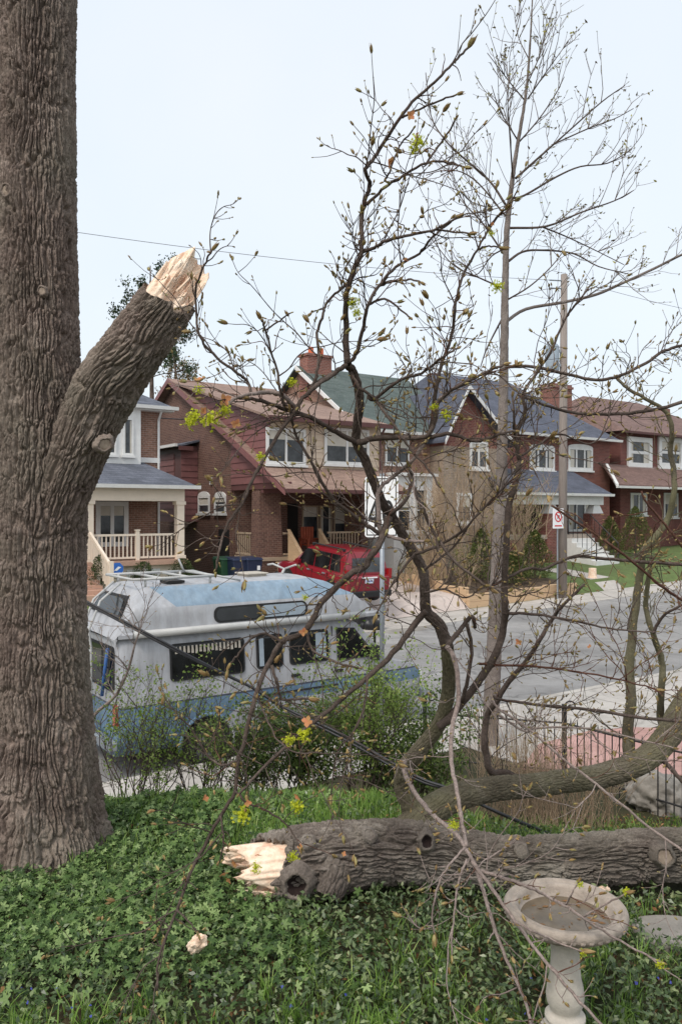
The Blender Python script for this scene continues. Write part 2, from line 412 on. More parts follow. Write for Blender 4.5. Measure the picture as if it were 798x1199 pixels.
def surfmat(name, cols, scale=.8, fine=60, bmp=.4, rough=.9, streak=None, cracks=0.0, joints=0.0):
    m, nt, b, o = newmat(name)
    v = coords(nt); n1 = noise(nt, v, scale, 7, .65); n2 = noise(nt, v, fine, 4, .7)
    k = len(cols); cc = ramp(nt, n1, [(.28+.44*i/(k-1), cols[i]) for i in range(k)])
    cc = mixc(nt, 1.0, cc, ramp(nt, n2, [(.3, (.84,)*3+(1,)), (.7, (1.12,)*3+(1,))]), 'MULTIPLY')
    if streak:      # tyre-worn bands running along the street
        mp = nt.nodes.new('ShaderNodeMapping'); mp.inputs['Rotation'].default_value = (0, 0, -TH); mp.inputs['Scale'].default_value = (.05, .9, 1)
        mp.vector_type = 'POINT'
        tc = nt.nodes.new('ShaderNodeTexCoord'); nt.links.new(tc.outputs['Object'], mp.inputs['Vector'])
        n3 = noise(nt, mp.outputs[0], 1.2, 4, .6)
        cc = mixc(nt, 1.0, cc, ramp(nt, n3, [(.3, (.74,)*3+(1,)), (.7, (1.16,)*3+(1,))]), 'MULTIPLY')
    if cracks:
        vo = nt.nodes.new('ShaderNodeTexVoronoi'); vo.feature = 'DISTANCE_TO_EDGE'; vo.inputs['Scale'].default_value = .35
        n4 = nt.nodes.new('ShaderNodeTexNoise'); n4.inputs['Scale'].default_value = 1.4; n4.inputs['Detail'].default_value = 6
        nt.links.new(v, n4.inputs['Vector'])
        va = nt.nodes.new('ShaderNodeVectorMath'); va.operation = 'ADD'; nt.links.new(v, va.inputs[0]); nt.links.new(n4.outputs['Color'], va.inputs[1])
        nt.links.new(va.outputs[0], vo.inputs['Vector'])
        f = ramp(nt, vo.outputs['Distance'], [(.004, (cracks,)*3+(1,)), (.014, (0, 0, 0, 1))])
        cc = mixc(nt, f, cc, c4(cols[0], .45))
    if joints:      # tooled joints across the slabs
        sp = nt.nodes.new('ShaderNodeSeparateXYZ'); nt.links.new(v, sp.inputs[0])
        s_ = math_(nt, 'ADD', math_(nt, 'MULTIPLY', sp.outputs[0], U[0]), math_(nt, 'MULTIPLY', sp.outputs[1], U[1]))
        f = math_(nt, 'LESS_THAN', math_(nt, 'FRACT', math_(nt, 'DIVIDE', s_, joints)), .02)
        cc = mixc(nt, math_(nt, 'MULTIPLY', f, .75), cc, c4(cols[0], .4))
    n5 = noise(nt, v, 2.6, 6, .7); cc = mixc(nt, 1.0, cc, ramp(nt, n5, [(.32, (.82, .81, .80, 1)), (.55, (1, 1, 1, 1))]), 'MULTIPLY')
    nt.links.new(cc, b.inputs['Base Color']); b.inputs['Roughness'].default_value = rough; b.inputs['Specular IOR Level'].default_value = .3
    bump(nt, b, n2, bmp, .01); return m
surfmat('asphalt', [lin(128, 126, 125), lin(142, 140, 138), lin(154, 151, 149)], .35, 70, .3, .92, True, .55)
surfmat('concrete', [lin(164, 158, 151), lin(180, 174, 167), lin(192, 186, 179)], .6, 50, .25, .9, None, .3, 1.5)
surfmat('kerb_concrete', [lin(166, 160, 152), lin(184, 178, 170), lin(196, 190, 182)], 1.2, 40, .4)
surfmat('pink_paving', [lin(160, 128, 120), lin(178, 140, 132), lin(192, 154, 146)], 1.2, 40, .4)
surfmat('driveway_concrete', [lin(176, 164, 156), lin(192, 178, 170), lin(204, 192, 184)], .5, 50, .3, .9, None, .4)
surfmat('yard_soil', [lin(44, 48, 28), lin(62, 60, 38), lin(82, 70, 48)], 2.2, 40, 1.0)
surfmat('far_grass', [lin(90, 92, 62), lin(92, 108, 62), lin(104, 120, 70)], 2.4, 22, 1.0)
surfmat('garden_soil', [lin(66, 54, 44), lin(88, 74, 60), lin(108, 92, 74)], 2.5, 30, 1.0)

fine_s = np.concatenate([np.linspace(-160, -12, 16), np.arange(-10, 24, .35), np.linspace(24, 60, 40), np.linspace(64, 260, 20)])
fine_t = np.concatenate([np.linspace(-60, -6, 8), np.arange(-5, 10.99, .35), [10.985]])
sheet('ground', 'yard_soil', fine_s, fine_t, -0.004)
sheet('road', 'asphalt', np.concatenate([np.linspace(-160, -12, 16), np.arange(-10, 60, 1.0), np.linspace(62, 260, 20)]), np.linspace(10.99, KERB_F, 14), 0.0)
ss_far = np.concatenate([np.linspace(-160, -12, 16), np.arange(-10, 60, .8), np.linspace(62, 260, 20)])
sheet('terrain', 'far_grass', ss_far, np.concatenate([[KERB_F+.02, 19.5, WALK_F], np.arange(20.5, 34, .4), np.linspace(36, 160, 16)]), -0.012)
PANEL = 1.5
sw = sheet('pavement', 'concrete', np.concatenate([np.linspace(-60, -12, 10), np.arange(-10, 40, .5), np.linspace(42, 120, 20)]), np.linspace(9.35, 10.84, 5), 0.006)
sheet('pavement_apron', 'concrete', np.arange(9.0, 40, .5), np.linspace(8.3, 9.36, 4), 0.008)
fw = sheet('far_pavement', 'concrete', np.concatenate([np.linspace(-60, -12, 10), np.arange(-10, 60, .5), np.linspace(62, 120, 20)]), np.linspace(KERB_F+.145, WALK_F, 5), 0.007)
def kerb(name, t0, t1, top):
    ss = np.arange(-40, 80, 1.0); V = []; F = []
    for s in ss:
        p = W(s, t0); q = W(s, t1); z = float(top(s))
        V += [(p.x, p.y, z-.30), (p.x, p.y, z), (q.x, q.y, z), (q.x, q.y, z-.30)]
    for i in range(len(ss)-1):
        a = 4*i
        for j in range(3): F.append((a+j, a+j+1, a+j+5, a+j+4))
    return tag(link(name, mesh_from(name, V, F), 'kerb_concrete'), kind='structure')
kerb('near_kerb', 10.85, 11.02, lambda s: .212)
kerb('far_kerb', KERB_F-.02, KERB_F+.15, lambda s: .36+.125+max(0, min(40, s-16))*.028+.006)
# joints of the pavement panels: shallow grooves cut as dark narrow strips
# pink paved pad beyond the fence
pad_px = [(630, 872), (690, 856), (740, 852), (850, 856), (850, 908), (700, 908), (610, 900)]
pv = []
for px, py in pad_px:
    d = (EYE-.22)*FPX/(py-CY); pv.append(P(px, py, d))
m = MB(); m.slab([(p.x, p.y, .232) for p in pv], .12); o = m.build('paved_pad', 'pink_paving'); tag(o, kind='structure')

# ================================================================== houses across the street
def window(T, a0, a1, plane, z0, z1, face='F', fr=.09, mull=1, mat='white_trim', out=.06, sill=True, glass='house_glass', rails=0):
    """a window in a wall plane: frame with mullions, pane, sill. face F looks at the street, L looks left"""
    m = MB()
    def bx(mm, u0, u1, o0, o1, zz0, zz1):
        if face == 'F': mm.box(u0, u1, plane-o1, plane-o0, zz0, zz1)
        else: mm.box(plane-o1, plane-o0, u0, u1, zz0, zz1)
    bx(m, a0, a1, .002, out, z1-fr, z1); bx(m, a0, a1, .002, out, z0, z0+fr)
    bx(m, a0, a0+fr, .002, out, z0+fr, z1-fr); bx(m, a1-fr, a1, .002, out, z0+fr, z1-fr)
    for i in range(1, mull+1):
        c = a0+(a1-a0)*i/(mull+1); bx(m, c-fr*.4, c+fr*.4, .004, out*.8, z0+fr, z1-fr)
    for i in range(1, rails+1):
        c = z0+(z1-z0)*i/(rails+1); bx(m, a0+fr, a1-fr, .006, out*.6, c-fr*.3, c+fr*.3)
    w = m.build('window', mat, T)
    g = MB(); bx(g, a0+fr, a1-fr, .001, .015, z0+fr, z1-fr); g.build('pane', glass, T, w)
    q = random.random(); wd = a1-a0-2*fr; hh_ = z1-z0-2*fr
    if q < .45: d_ = MB(); bx(d_, a0+fr+.01, a1-fr-.01, .016, .019, z1-fr-hh_*random.uniform(.25, .55), z1-fr-.005); d_.build('blind', 'blind', T, w)
    elif q < .8:
        for c0_, c1_ in ((a0+fr+.01, a0+fr+wd*random.uniform(.14, .25)), (a1-fr-wd*random.uniform(.14, .25), a1-fr-.01)): d_ = MB(); bx(d_, c0_, c1_, .016, .019, z0+fr+.01, z1-fr-.01); d_.build('curtain', 'blind', T, w)
    if sill:
        s_ = MB(); bx(s_, a0-.06, a1+.06, .002, out+.06, z0-.09, z0-.004); s_.build('sill', mat, T, w)
    return w
def boards(T, parent, a0, a1, plane, z0, z1, face='F', h=.22, mat='tan_siding', trap=None, th=.03):
    """lapped siding boards, one object each. trap(z) -> (a0, a1) for slanted walls"""
    k = max(1, int(round((z1-z0)/h))); hh = (z1-z0)/k
    for i in range(k):
        za, zb = z0+i*hh, z0+(i+1)*hh
        lo0, lo1 = trap(za) if trap else (a0, a1); hi0, hi1 = trap(zb-.004) if trap else (a0, a1)
        if lo1-lo0 < .05: continue
        hi1 = max(hi1, hi0+.01)
        mm = MB()
        if face == 'F':
            f = lambda a, o, z: (a, plane-o, z)
        else:
            f = lambda a, o, z: (plane-o, a, z)
        q = [f(lo0, th, za), f(lo1, th, za), f(hi1, .006, zb-.004), f(hi0, .006, zb-.004), f(lo0, .001, za), f(lo1, .001, za), f(hi1, .001, zb-.004), f(hi0, .001, zb-.004)]
        mm.v = q; mm.f = [(0, 1, 2, 3), (1, 0, 4, 5), (2, 1, 5, 6), (3, 2, 6, 7), (0, 3, 7, 4), (7, 6, 5, 4)]
        mm.build('siding_board', mat, T, parent)
def railing(T, a0, a1, plane, z0, z1, mat, face='F', step=.135, bal=.04, posts=(), name='railing'):
    def bx(mm, u0, u1, o0, o1, zz0, zz1):
        if face == 'F': mm.box(u0, u1, plane+o0, plane+o1, zz0, zz1)
        else: mm.box(plane+o0, plane+o1, u0, u1, zz0, zz1)
    m = MB(); bx(m, a0, a1, -.04, .04, z1-.07, z1); bx(m, a0, a1, -.03, .03, z0+.06, z0+.12)
    rl = m.build(name, mat, T)
    k = int((a1-a0)/step); me = None
    for i in range(1, k):
        a = a0+(a1-a0)*i/k
        if me is None:
            mm = MB(); mm.box(-bal/2, bal/2, -bal/2, bal/2, 0, z1-z0-.19); me = mesh_from('baluster', mm.v, mm.f); me.materials.append(MATS[mat])
        pos = np.array((a, plane, z0+.12) if face == 'F' else (plane, a, z0+.12))-T.o
        link('baluster', me, None, rl, Vector(pos))
    for a in posts:
        mm = MB(); bx(mm, a-.06, a+.06, -.06, .06, z0, z1+.10); bx(mm, a-.08, a+.08, -.08, .08, z1+.10, z1+.14); mm.build('newel_post', mat, T, rl)
    return rl
def slope(T, name, mat, quad, th=.10, parent=None):
    m = MB(); m.slab(quad, th); return m.build(name, mat, T, parent)
def gutter(T, a0, a1, t, z, mat='white_trim', h=.12, d=.12, parent=None):
    m = MB(); m.prism([(t-d, z), (t-d-.02, z+h), (t, z+h), (t, z)], a0, a1, 0); return m.build('gutter', mat, T, parent)
def downpipe(T, s, t, z0, z1, mat='white_trim', parent=None):
    m = MB(); m.tube([(s, t-.35, z1), (s, t-.25, z1-.12), (s, t-.05, z1-.35), (s, t-.05, z0)], .045, 8); return m.build('downpipe', mat, T, parent)

# ---- house A: grey shingles, cream porch
TA, TAw = 25.2, 27.4
H = Street('porch_house', 7, TAw, 1.0, 'brick house with grey shingled porch roof and cream porch, behind the big trunk', 'house')
sR = onT(187, 0, TAw)[0]; sL = 2.6
zE2 = onT(180, 478, TAw)[1]; zP = onT(170, 541, TAw)[1]; zEv = onT(170, 569, TA)[1]; zF = onT(160, 656, TA)[1]
B(H, 'wall', 'brick_tan', (sL, sR, TAw, 37, .6, zE2))
ov = .45; zr = zE2+2.6; smid = (sL+sR)/2
m = MB(); e = [(sL-ov, TAw-ov, zE2), (sR+ov, TAw-ov, zE2), (sR+ov, 37+ov, zE2), (sL-ov, 37+ov, zE2)]
r0, r1 = (smid, TAw+3.9, zr), (smid, 33.0, zr)
m.quad(e[0], e[1], r0); m.quad(e[1], e[2], r1, r0); m.quad(e[2], e[3], r1); m.quad(e[3], e[0], r0, r1); m.quad(*e[::-1])
rf = m.build('roof', 'shingle_grey', H)
gutter(H, sL-ov, sR+ov+.05, TAw-ov+.002, zE2-.09, parent=rf)
m = MB(); m.box(sL-ov+.05, sR+ov-.05, TAw-ov+.05, TAw-.003, zE2-.14, zE2-.03); m.build('soffit', 'white_trim', H, rf)
# white upper bay with two sashes
b0 = onT(112, 0, TAw-.3)[0]; b1 = onT(165, 0, TAw-.3)[0]; zb0 = onT(140, 541, TAw-.3)[1]
B(H, 'bay', 'white_trim', (b0-2.2, b1, TAw-.3, TAw-.002, zb0-.1, zE2-.14))
for xa, xb in ((122, 136), (143.5, 156)):
    a, zt = onT(xa, 489, TAw-.3); b, _ = onT(xb, 489, TAw-.3); window(H, a, b, TAw-.3, onT(150, 533, TAw-.3)[1], zt, mull=0, fr=.07)
B(H, 'trim_band', 'white_trim', (b1+.003, sR, TAw-.05, TAw-.003, zP-.02, zP+.16))
downpipe(H, sR-.06, TAw, zF, zE2-.1)
# porch roof (hipped at the right), beam, columns, floor
pr1 = onT(213, 0, TA)[0]+.05; pr0 = onT(103, 0, TA)[0]; pe = pr1+.38; pl = sL-.3
m = MB(); f0 = TA-.40
m.quad((pl, f0, zEv), (pe, f0, zEv), (pe-1.0, TAw-.003, zP), (pl, TAw-.003, zP)); m.quad((pe, f0, zEv), (pe, TAw-.003, zEv), (pe-1.0, TAw-.003, zP)); m.quad((pl, f0, zEv-.03), (pl, TAw-.003, zEv-.03), (pe, TAw-.003, zEv-.03), (pe, f0, zEv-.03))
m.quad((pl, f0, zEv-.03), (pe, f0, zEv-.03), (pe, f0, zEv), (pl, f0, zEv))
pr = m.build('porch_roof', 'shingle_grey', H); gutter(H, pl, pe+.04, f0+.002, zEv-.09, parent=pr)
zb = onT(160, 586.5, TA)[1]
B(H, 'porch_beam', 'cream_trim', (pl+.2, pr1, TA-.12, TA+.12, zb, zEv-.035)); B(H, 'porch_beam', 'cream_trim', (pr1-.24, pr1, TA+.123, TAw-.003, zb, zEv-.035))
for a in (pr0+.02, pr1-.14, pr0-3.0):
    m = MB(); m.box(a-.13, a+.13, TA-.12, TA+.14, zF, zb-.003); m.box(a-.17, a+.17, TA-.16, TA+.18, zF+.001, zF+.12); m.box(a-.17, a+.17, TA-.16, TA+.18, zb-.12, zb-.004); m.build('porch_column', 'cream_trim', H)
zg = lz(*W(9, TA-.3).xy)
B(H, 'porch_floor', 'stair_paint', (pl+.2, pr1+.08, TA-.2, TAw-.004, zF-.16, zF)); B(H, 'porch_base', 'cream_trim', (pl+.25, pr1, TA, TAw-.006, .6, zF-.163))
railing(H, pr0+.17, pr1-.29, TA, zF+.001, onT(160, 625, TA)[1], 'cream_trim', posts=((pr0+pr1)/2,))
railing(H, pr0-2.6, pr0-1.3, TA, zF+.001, onT(160, 625, TA)[1], 'cream_trim')
a, zt = onT(112, 587, TAw); b, _ = onT(150, 587, TAw); window(H, a, b, TAw, onT(130, 640, TAw)[1], zt, mull=1, fr=.16, sill=False)
B(H, 'door', 'door_dark', (a-1.5, a-.5, TAw-.04, TAw-.003, zF+.002, zF+2.1))
# basement window in a white surround
window(H, onT(148, 0, TA)[0], onT(187, 0, TA)[0], TA, zg-.05, zF-.30, mull=1, fr=.10, sill=False)
# stairs with side rail, left of the porch railing
st0, st1 = pr0-1.25, pr0-.05; ns = 7
for i in range(ns):
    zz = zF-(i+1)*(zF-zg)/(ns+.5); B(H, 'step', 'stair_paint', (st0, st1, TA-.2-.28*(i+1), TA-.2-.28*i-.002, zg-.3, zz))
for sx in (st0-.08, st1+.06):
    m = MB(); tA0 = TA-.2; tA1 = TA-.2-.28*ns; zh0 = zF+.95; zh1 = zg+.95
    m.slab([(sx-.04, tA0, zh0), (sx+.04, tA0, zh0), (sx+.04, tA1, zh1), (sx-.04, tA1, zh1)], .09)
    rl = m.build('stair_rail', 'cream_trim', H)
    for i in range(13):
        f = (i+.5)/13; tt = tA0+(tA1-tA0)*f; zz = zh0+(zh1-zh0)*f
        mm = MB(); mm.box(sx-.025, sx+.025, tt-.025, tt+.025, zz-.85, zz-.06); mm.build('baluster', 'cream_trim', H, rl)
    mm = MB(); mm.box(sx-.06, sx+.06, tA1-.06, tA1+.06, zg-.2, zh1+.1); mm.build('newel_post', 'cream_trim', H, rl)

# ---- house B: brown brick, long slope down to the porch, tan dormer
TB = 26.0; TBw = 28.2; SB = onT(303, 0, TB)[0]; SBr = onT(430, 0, TB)[0]
H = Street('catslide_house', (SB+SBr)/2, TBw, 1.0, 'brown brick house with maroon gable and long brown roof sweeping over its porch', 'house')
SBo = SB-.35; tp, zpk = onS(197, 443, SBo); te, zee = onS(334, 572, SBo)
k = (zpk-zee)/(tp-te); zroof = lambda t: zee+(t-te)*k
tD = TB-.6; 
tB2 = onS(270, 0, SB)[0]
TBr = 2*tp-te
# side wall (brick gable) and rear
m = MB(); m.prism([(tB2, .6), (TBr-1, .6), (TBr-1, zroof(te+1)-.1), (tp, zpk-.15), (tB2, zroof(tB2)-.15)], SB+.02, SBr, 0); wl_ = m.build('wall', 'brick_brown', H)
# maroon gable boards below the rake, in front of the brick
zbm = onS(285, 567, SB)[1]
trap = lambda z: (te+.35+max(0, (z-zroof(te+.35)+.12)/k), tB2-.003)
m = MB(); m.box(SB+.03, SB+.12, te+.35, tB2-.003, zbm-.22, zbm); m.build('side_beam', 'maroon_trim', H)
m = MB(); m.prism([(trap(zbm)[0], zbm), (tB2-.003, zbm), (tB2-.003, zroof(tB2)-.15), (trap(zroof(tB2)-.2)[0], zroof(tB2)-.15)], SB+.03, SB+.10, 0); gb = m.build('gable_panel', 'maroon_trim', H)
boards(H, gb, 0, 0, SB+.03, zbm+.002, zroof(tB2)-.2, 'L', .30, 'maroon_siding', trap)
# main roof slopes with overhang
so = .35
sl = slope(H, 'roof', 'shingle_brown', [(SB-so, te, zee), (SBr+.1, te, zee), (SBr+.1, tp, zpk), (SB-so, tp, zpk)], .08)
slope(H, 'rear_slope', 'shingle_brown', [(SB-so, tp, zpk), (SBr+.1, tp, zpk), (SBr+.1, TBr, zee), (SB-so, TBr, zee)], .08, sl)
slope(H, 'bargeboard', 'maroon_siding', [(SB-so-.04, te-.02, zee+.012), (SB-so-.002, te-.02, zee+.012), (SB-so-.002, tp, zpk+.012), (SB-so-.04, tp, zpk+.012)], .24, sl)
slope(H, 'bargeboard', 'maroon_siding', [(SB-so-.04, tp, zpk+.012), (SB-so-.002, tp, zpk+.012), (SB-so-.002, TBr, zee), (SB-so-.04, TBr, zee)], .24, sl)
gutter(H, SB-so, SBr+.1, te+.002, zee-.14, 'maroon_trim', .13, .1, sl)
# dormer with tan lapped boards
tDw = 24.6
while True:
    s_, z_ = onT(370, 548, tDw)
    if z_ <= zroof(tDw) or tDw > 30: break
    tDw += .02
sD0 = max(SB+.05, onT(303, 0, tDw)[0]); sD1 = SBr+.05; zD0 = zroof(tDw)-.1; zD1 = onT(370, 493, tDw)[1]
zrd = zpk-.10; kd = (zrd-zD1)/(tp-.1-(tDw-.55)); zdl = lambda t: zD1+(t-(tDw-.55))*kd
m = MB(); m.prism([(tDw, zD0-.4), (tp-.3, zD0-.4), (tp-.3, zdl(tp-.3)-.10), (tDw, zdl(tDw)-.10)], sD0, sD1, 0); dm = m.build('dormer', 'tan_siding', H)
boards(H, dm, sD0, sD1, tDw, zD0, zD1-.05, 'F', .24, 'tan_siding')
def cheek(z):
    lo = tDw+.002 if z < zdl(tDw)-.1 else tDw-.55+(z+.1-zD1)/kd
    return (lo, min(tp-.3, te+(z-zee)/k+.1))
boards(H, dm, 0, 0, sD0, zD0+.02, zrd-.25, 'L', .28, 'maroon_siding', cheek)
dr = slope(H, 'dormer_roof', 'shingle_brown', [(sD0-.4, tDw-.55, zD1), (sD1+.1, tDw-.55, zD1), (sD1+.1, tp-.1, zrd), (sD0-.4, tp-.1, zrd)], .09)
gutter(H, sD0-.42, sD1+.12, tDw-.548, zD1-.16, 'maroon_trim', .16, .12, dr)
downpipe(H, sD1-.05, tDw, zroof(tDw), zD1-.12, 'maroon_trim', dr)
for xa, xb in ((311, 357), (379, 431)):
    a, zt = onT(xa, 500, tDw-.03); b, _ = onT(xb, 500, tDw-.03); window(H, a, min(b, sD1-.03), tDw-.035, onT(xa, 543, tDw-.03)[1], zt, mull=1, fr=.11)
# recessed porch: pillar, rear wall, windows, railing, floor
zBf = onT(380, 650, TB)[1]; zBe = zroof(TB)-.12; zgB = lz(*W(SB, TB-.5).xy)
m = MB(); pw = .95
m.v = [(SB, TB, zgB-.3), (SB+pw+.12, TB, zgB-.3), (SB+pw+.12, TB+.7, zgB-.3), (SB, TB+.7, zgB-.3), (SB+.08, TB+.06, zBe), (SB+pw-.02, TB+.06, zBe), (SB+pw-.02, TB+.62, zBe), (SB+.08, TB+.62, zBe)]
m.f = [(3, 2, 1, 0), (4, 5, 6, 7), (0, 1, 5, 4), (1, 2, 6, 5), (2, 3, 7, 6), (3, 0, 4, 7)]; m.build('porch_pillar', 'brick_brown', H)
B(H, 'porch_pillar', 'brick_brown', (SBr-.28, SBr+.04, TB+.02, TB+.5, zBf, zBe))
B(H, 'porch_wall', 'brick_brown', (SB+.1, SBr+.02, TBw-.02, TBw+.2, zBf, zroof(TBw)-.2))
B(H, 'porch_beam', 'maroon_trim', (SB+.05, SBr+.05, TB-.25, TB-.05, zee-.10, zee+.12)); 
B(H, 'porch_ceiling', 'maroon_trim', (SB+.13, SBr+.05, TB-.04, TBw-.03, zBe-.02, zBe+.03))
B(H, 'porch_floor', 'lumber_grey', (SB+.1, SBr+.06, TB-.05, TBw-.03, zBf-.14, zBf)); B(H, 'porch_base', 'brick_brown', (SB+.02, SBr+.02, TB+.005, TBw-.04, .6, zBf-.143))
for xa, xb in ((353, 372), (373.5, 388), (390, 405)):
    a, zt = onT(xa, 592, TBw-.02); b, _ = onT(xb, 592, TBw-.02); window(H, a, b, TBw-.025, zBf+.55, zt, mull=0, fr=.06, mat='lumber_grey', sill=False)
B(H, 'door', 'dark_void', (onT(336, 0, TBw)[0], onT(348, 0, TBw)[0], TBw-.06, TBw-.024, zBf+.003, zBf+2.05))
rS = onT(384, 0, TB)[0]
railing(H, rS, SBr-.3, TB+.05, zBf, zBf+.92, 'lumber_grey', step=.14)
railing(H, SB+pw+.12, onT(338, 0, TB)[0], TB+.05, zBf, zBf+.92, 'lumber_grey', step=.14)
railing(H, TB+.72, TB+2.0, SB+.1, zBf, zBf+.92, 'lumber_grey', 'L', step=.15)
# new timber stair with solid sloping side panels
sa, sb = onT(336, 0, TB)[0], onT(372, 0, TB)[0]
for sx in (sa, sb):
    m = MB(); m.prism([(TB-.06, zBf-.2), (TB-.06, zBf+1.0), (TB-1.55, zgB+.55), (TB-1.55, zgB-.2)], sx, sx+.06, 0); sp_ = m.build('stair_side', 'lumber', H)
    slope(H, 'stair_cap', 'lumber', [(sx-.04, TB-.06, zBf+1.05), (sx+.10, TB-.06, zBf+1.05), (sx+.10, TB-1.6, zgB+.60), (sx-.04, TB-1.6, zgB+.60)], .045, sp_)
for i in range(6):
    B(H, 'step', 'lumber', (sa+.065, sb-.004, TB-.06-.25*(i+1), TB-.062-.25*i, zgB-.2, zBf-(i+1)*(zBf-zgB)/7))
B(H, 'side_door', 'dark_void', (SB+.012, SB+.018, tB2+.15, tB2+1.1, zgB, zgB+2.0))
# low board wall beside the stair
for i in range(3):
    B(H, 'low_board', 'lumber', (sa-.75, sa-.003, TB-.62, TB-.56, zgB+.02+i*.26, zgB+.27+i*.26))
B(H, 'low_board', 'lumber', (sa-.80, sa-.003, TB-.66, TB-.50, zgB+.805, zgB+.85))
# two little arched side windows, a vent, and the boarded bump-out
for xa, xb in ((233, 246), (252, 265)):
    a, zt = onS(xb, 581, SB+.02); b, _ = onS(xa, 581, SB+.02); w = window(H, a, b, SB+.02, onS(xa, 601, SB)[1], zt, 'L', fr=.07, mull=0, rails=1)
    mm = MB(); c = (a+b)/2; r = (b-a)/2
    mm.prism([(c+r*math.cos(q), zt+.003+.38*r*math.sin(q)) for q in np.linspace(0, math.pi, 9)], SB+.018, SB-.04, 0); mm.build('arch_head', 'white_trim', H, w)
a, zt = onS(248, 559, SB+.02); B(H, 'side_vent', 'white_trim', (SB-.06, SB+.018, a-.06, a+.06, zt-.3, zt))
bt0 = onS(226, 0, SB-.2)[0]; bt1 = bt0+2.7; zq0 = onS(205, 610, SB)[1]; zq1 = onS(205, 527, SB)[1]
B(H, 'bump_out', 'maroon_trim', (SB-.75, SB+.018, bt0, bt1, zq0, zq1)); bo = H.root.children[-1]
boards(H, bo, SB-.75, SB+.01, bt0, zq0, zq1-.25, 'F', .26, 'maroon_siding')
boards(H, bo, bt0+.7, bt1, SB-.75, zq0, zq1-.25, 'L', .26, 'maroon_siding')
m = MB(); m.slab([(SB-1.0, bt0-.2, zq1), (SB+.015, bt0-.2, zq1+.28), (SB+.015, bt1+.2, zq1+.28), (SB-1.0, bt1+.2, zq1)], .08); br = m.build('bump_out_roof', 'shingle_grey', H, bo)
m = MB(); m.box(SB-1.12, SB-1.0, bt0-.22, bt1+.22, zq1-.05, zq1+.07); m.build('gutter', 'white_trim', H, bo)
m = MB(); m.box(SB-.95, SB-.3, bt0-.25, bt0-.21, zq1-.2, zq1-.02); m.build('fascia', 'maroon_trim', H, bo)
# chimney with two clay flues
cs0, zc = onT(360, 416, 31.0); cs1, _ = onT(388, 416, 31.0)
B(H, 'chimney', 'brick_chimney', (cs0, cs1, 31.0, 31.7, zroof(31.0)-.6, zc), (cs0-.06, cs1+.06, 30.94, 31.76, zc+.001, zc+.12)); ch = H.root.children[-1]
for q in (.3, .72):
    m = MB(); m.tube([(cs0+(cs1-cs0)*q, 31.35, zc+.1), (cs0+(cs1-cs0)*q, 31.35, zc+.48)], .13, 12); m.build('flue', 'flue_clay', H, ch)
# a wooden armchair on the porch
CH = Street('porch_chair', 17.2, TB+1.1, zBf, 'rust brown wooden armchair standing on the maroon house porch', 'chair')
sc_, _ = onT(362, 0, TB+1.0); CH.root.location = W(sc_, TB+.9, zBf); CH.o = np.array((0, 0, 0.))
B(CH, 'seat', 'chair_red', (-.3, .3, -.3, .25, .36, .42))
for i in range(5): B(CH, 'back_slat', 'chair_red', (-.3+.125*i, -.2+.125*i, .25, .29, .44, 1.1))
for sx in (-.34, .34): B(CH, 'arm', 'chair_red', (sx-.06, sx+.06, -.38, .28, .60, .64))
for sx in (-.33, .33):
    for sy in (-.33, .22): B(CH, 'leg', 'chair_red', (sx-.035, sx+.035, sy-.035, sy+.035, .003, .598))

# ---- house C: green roof, white porch
TC = 27.0; SC0 = SBr+.35; SC1 = onT(548, 0, TC)[0]
H = Street('green_roof_house', (SC0+SC1)/2, TC, 1.0, 'house with green shingled roof and white enclosed porch', 'house')
t1_, z1_ = onS(380, 455, SC0); t2_, z2_ = onS(404, 478, SC0); kc = (z1_-z2_)/(t1_-t2_)
zrdg = onT(430, 437, t1_+1.7)[1]; trd = t1_+(zrdg-z1_)/kc; tev = TC-.5; zev = z2_+(tev-t2_)*kc
m = MB(); m.prism([(TC, .6), (2*trd-TC, .6), (2*trd-TC, zev+.2), (trd, zrdg-.12), (TC, zev+.2)], SC0+.02, SC1, 0); m.build('wall', 'brick_tan', H)
rf = slope(H, 'roof', 'shingle_green', [(SC0-.3, tev, zev), (SC1+.1, tev, zev), (SC1+.1, trd, zrdg), (SC0-.3, trd, zrdg)], .08)
slope(H, 'rear_slope', 'shingle_green', [(SC0-.3, trd, zrdg), (SC1+.1, trd, zrdg), (SC1+.1, 2*trd-tev, zev), (SC0-.3, 2*trd-tev, zev)], .08, rf)
slope(H, 'bargeboard', 'white_trim', [(SC0-.36, tev, zev+.01), (SC0-.302, tev, zev+.01), (SC0-.302, trd, zrdg+.01), (SC0-.36, trd, zrdg+.01)], .2, rf)
gutter(H, SC0-.3, SC1+.1, tev+.002, zev-.10, parent=rf)
for xa, xb in ((450, 478), (505, 535)):
    a, zt = onT(xa, 512, TC); b, _ = onT(xb, 512, TC); window(H, a, b, TC, onT(xa, 543, TC)[1], zt, mull=1, fr=.10)
tcp = TC-2.2; zCt = onT(440, 556, tcp)[1]; zCf = onT(440, 634, tcp)[1]; sp0 = onT(461, 0, tcp)[0]; sp1 = onT(506, 0, tcp)[0]
m = MB(); m.box(sp0, sp1, tcp, TC-.003, .7, zCt); m.box(sp0-.15, sp1+.15, tcp-.2, TC-.003, zCt+.001, zCt+.12); m.build('enclosed_porch', 'white_trim', H)
for xa, xb in ((464, 480), (484, 500)):
    a, zt = onT(xa, 572, tcp); b, _ = onT(xb, 572, tcp); window(H, a, b, tcp, zCf+.35, zt, mull=0, fr=.07, rails=1)
a, zt = onT(541, 575, TC); window(H, a, a+1.0, TC, onT(541, 612, TC)[1], zt, mull=0, fr=.14)
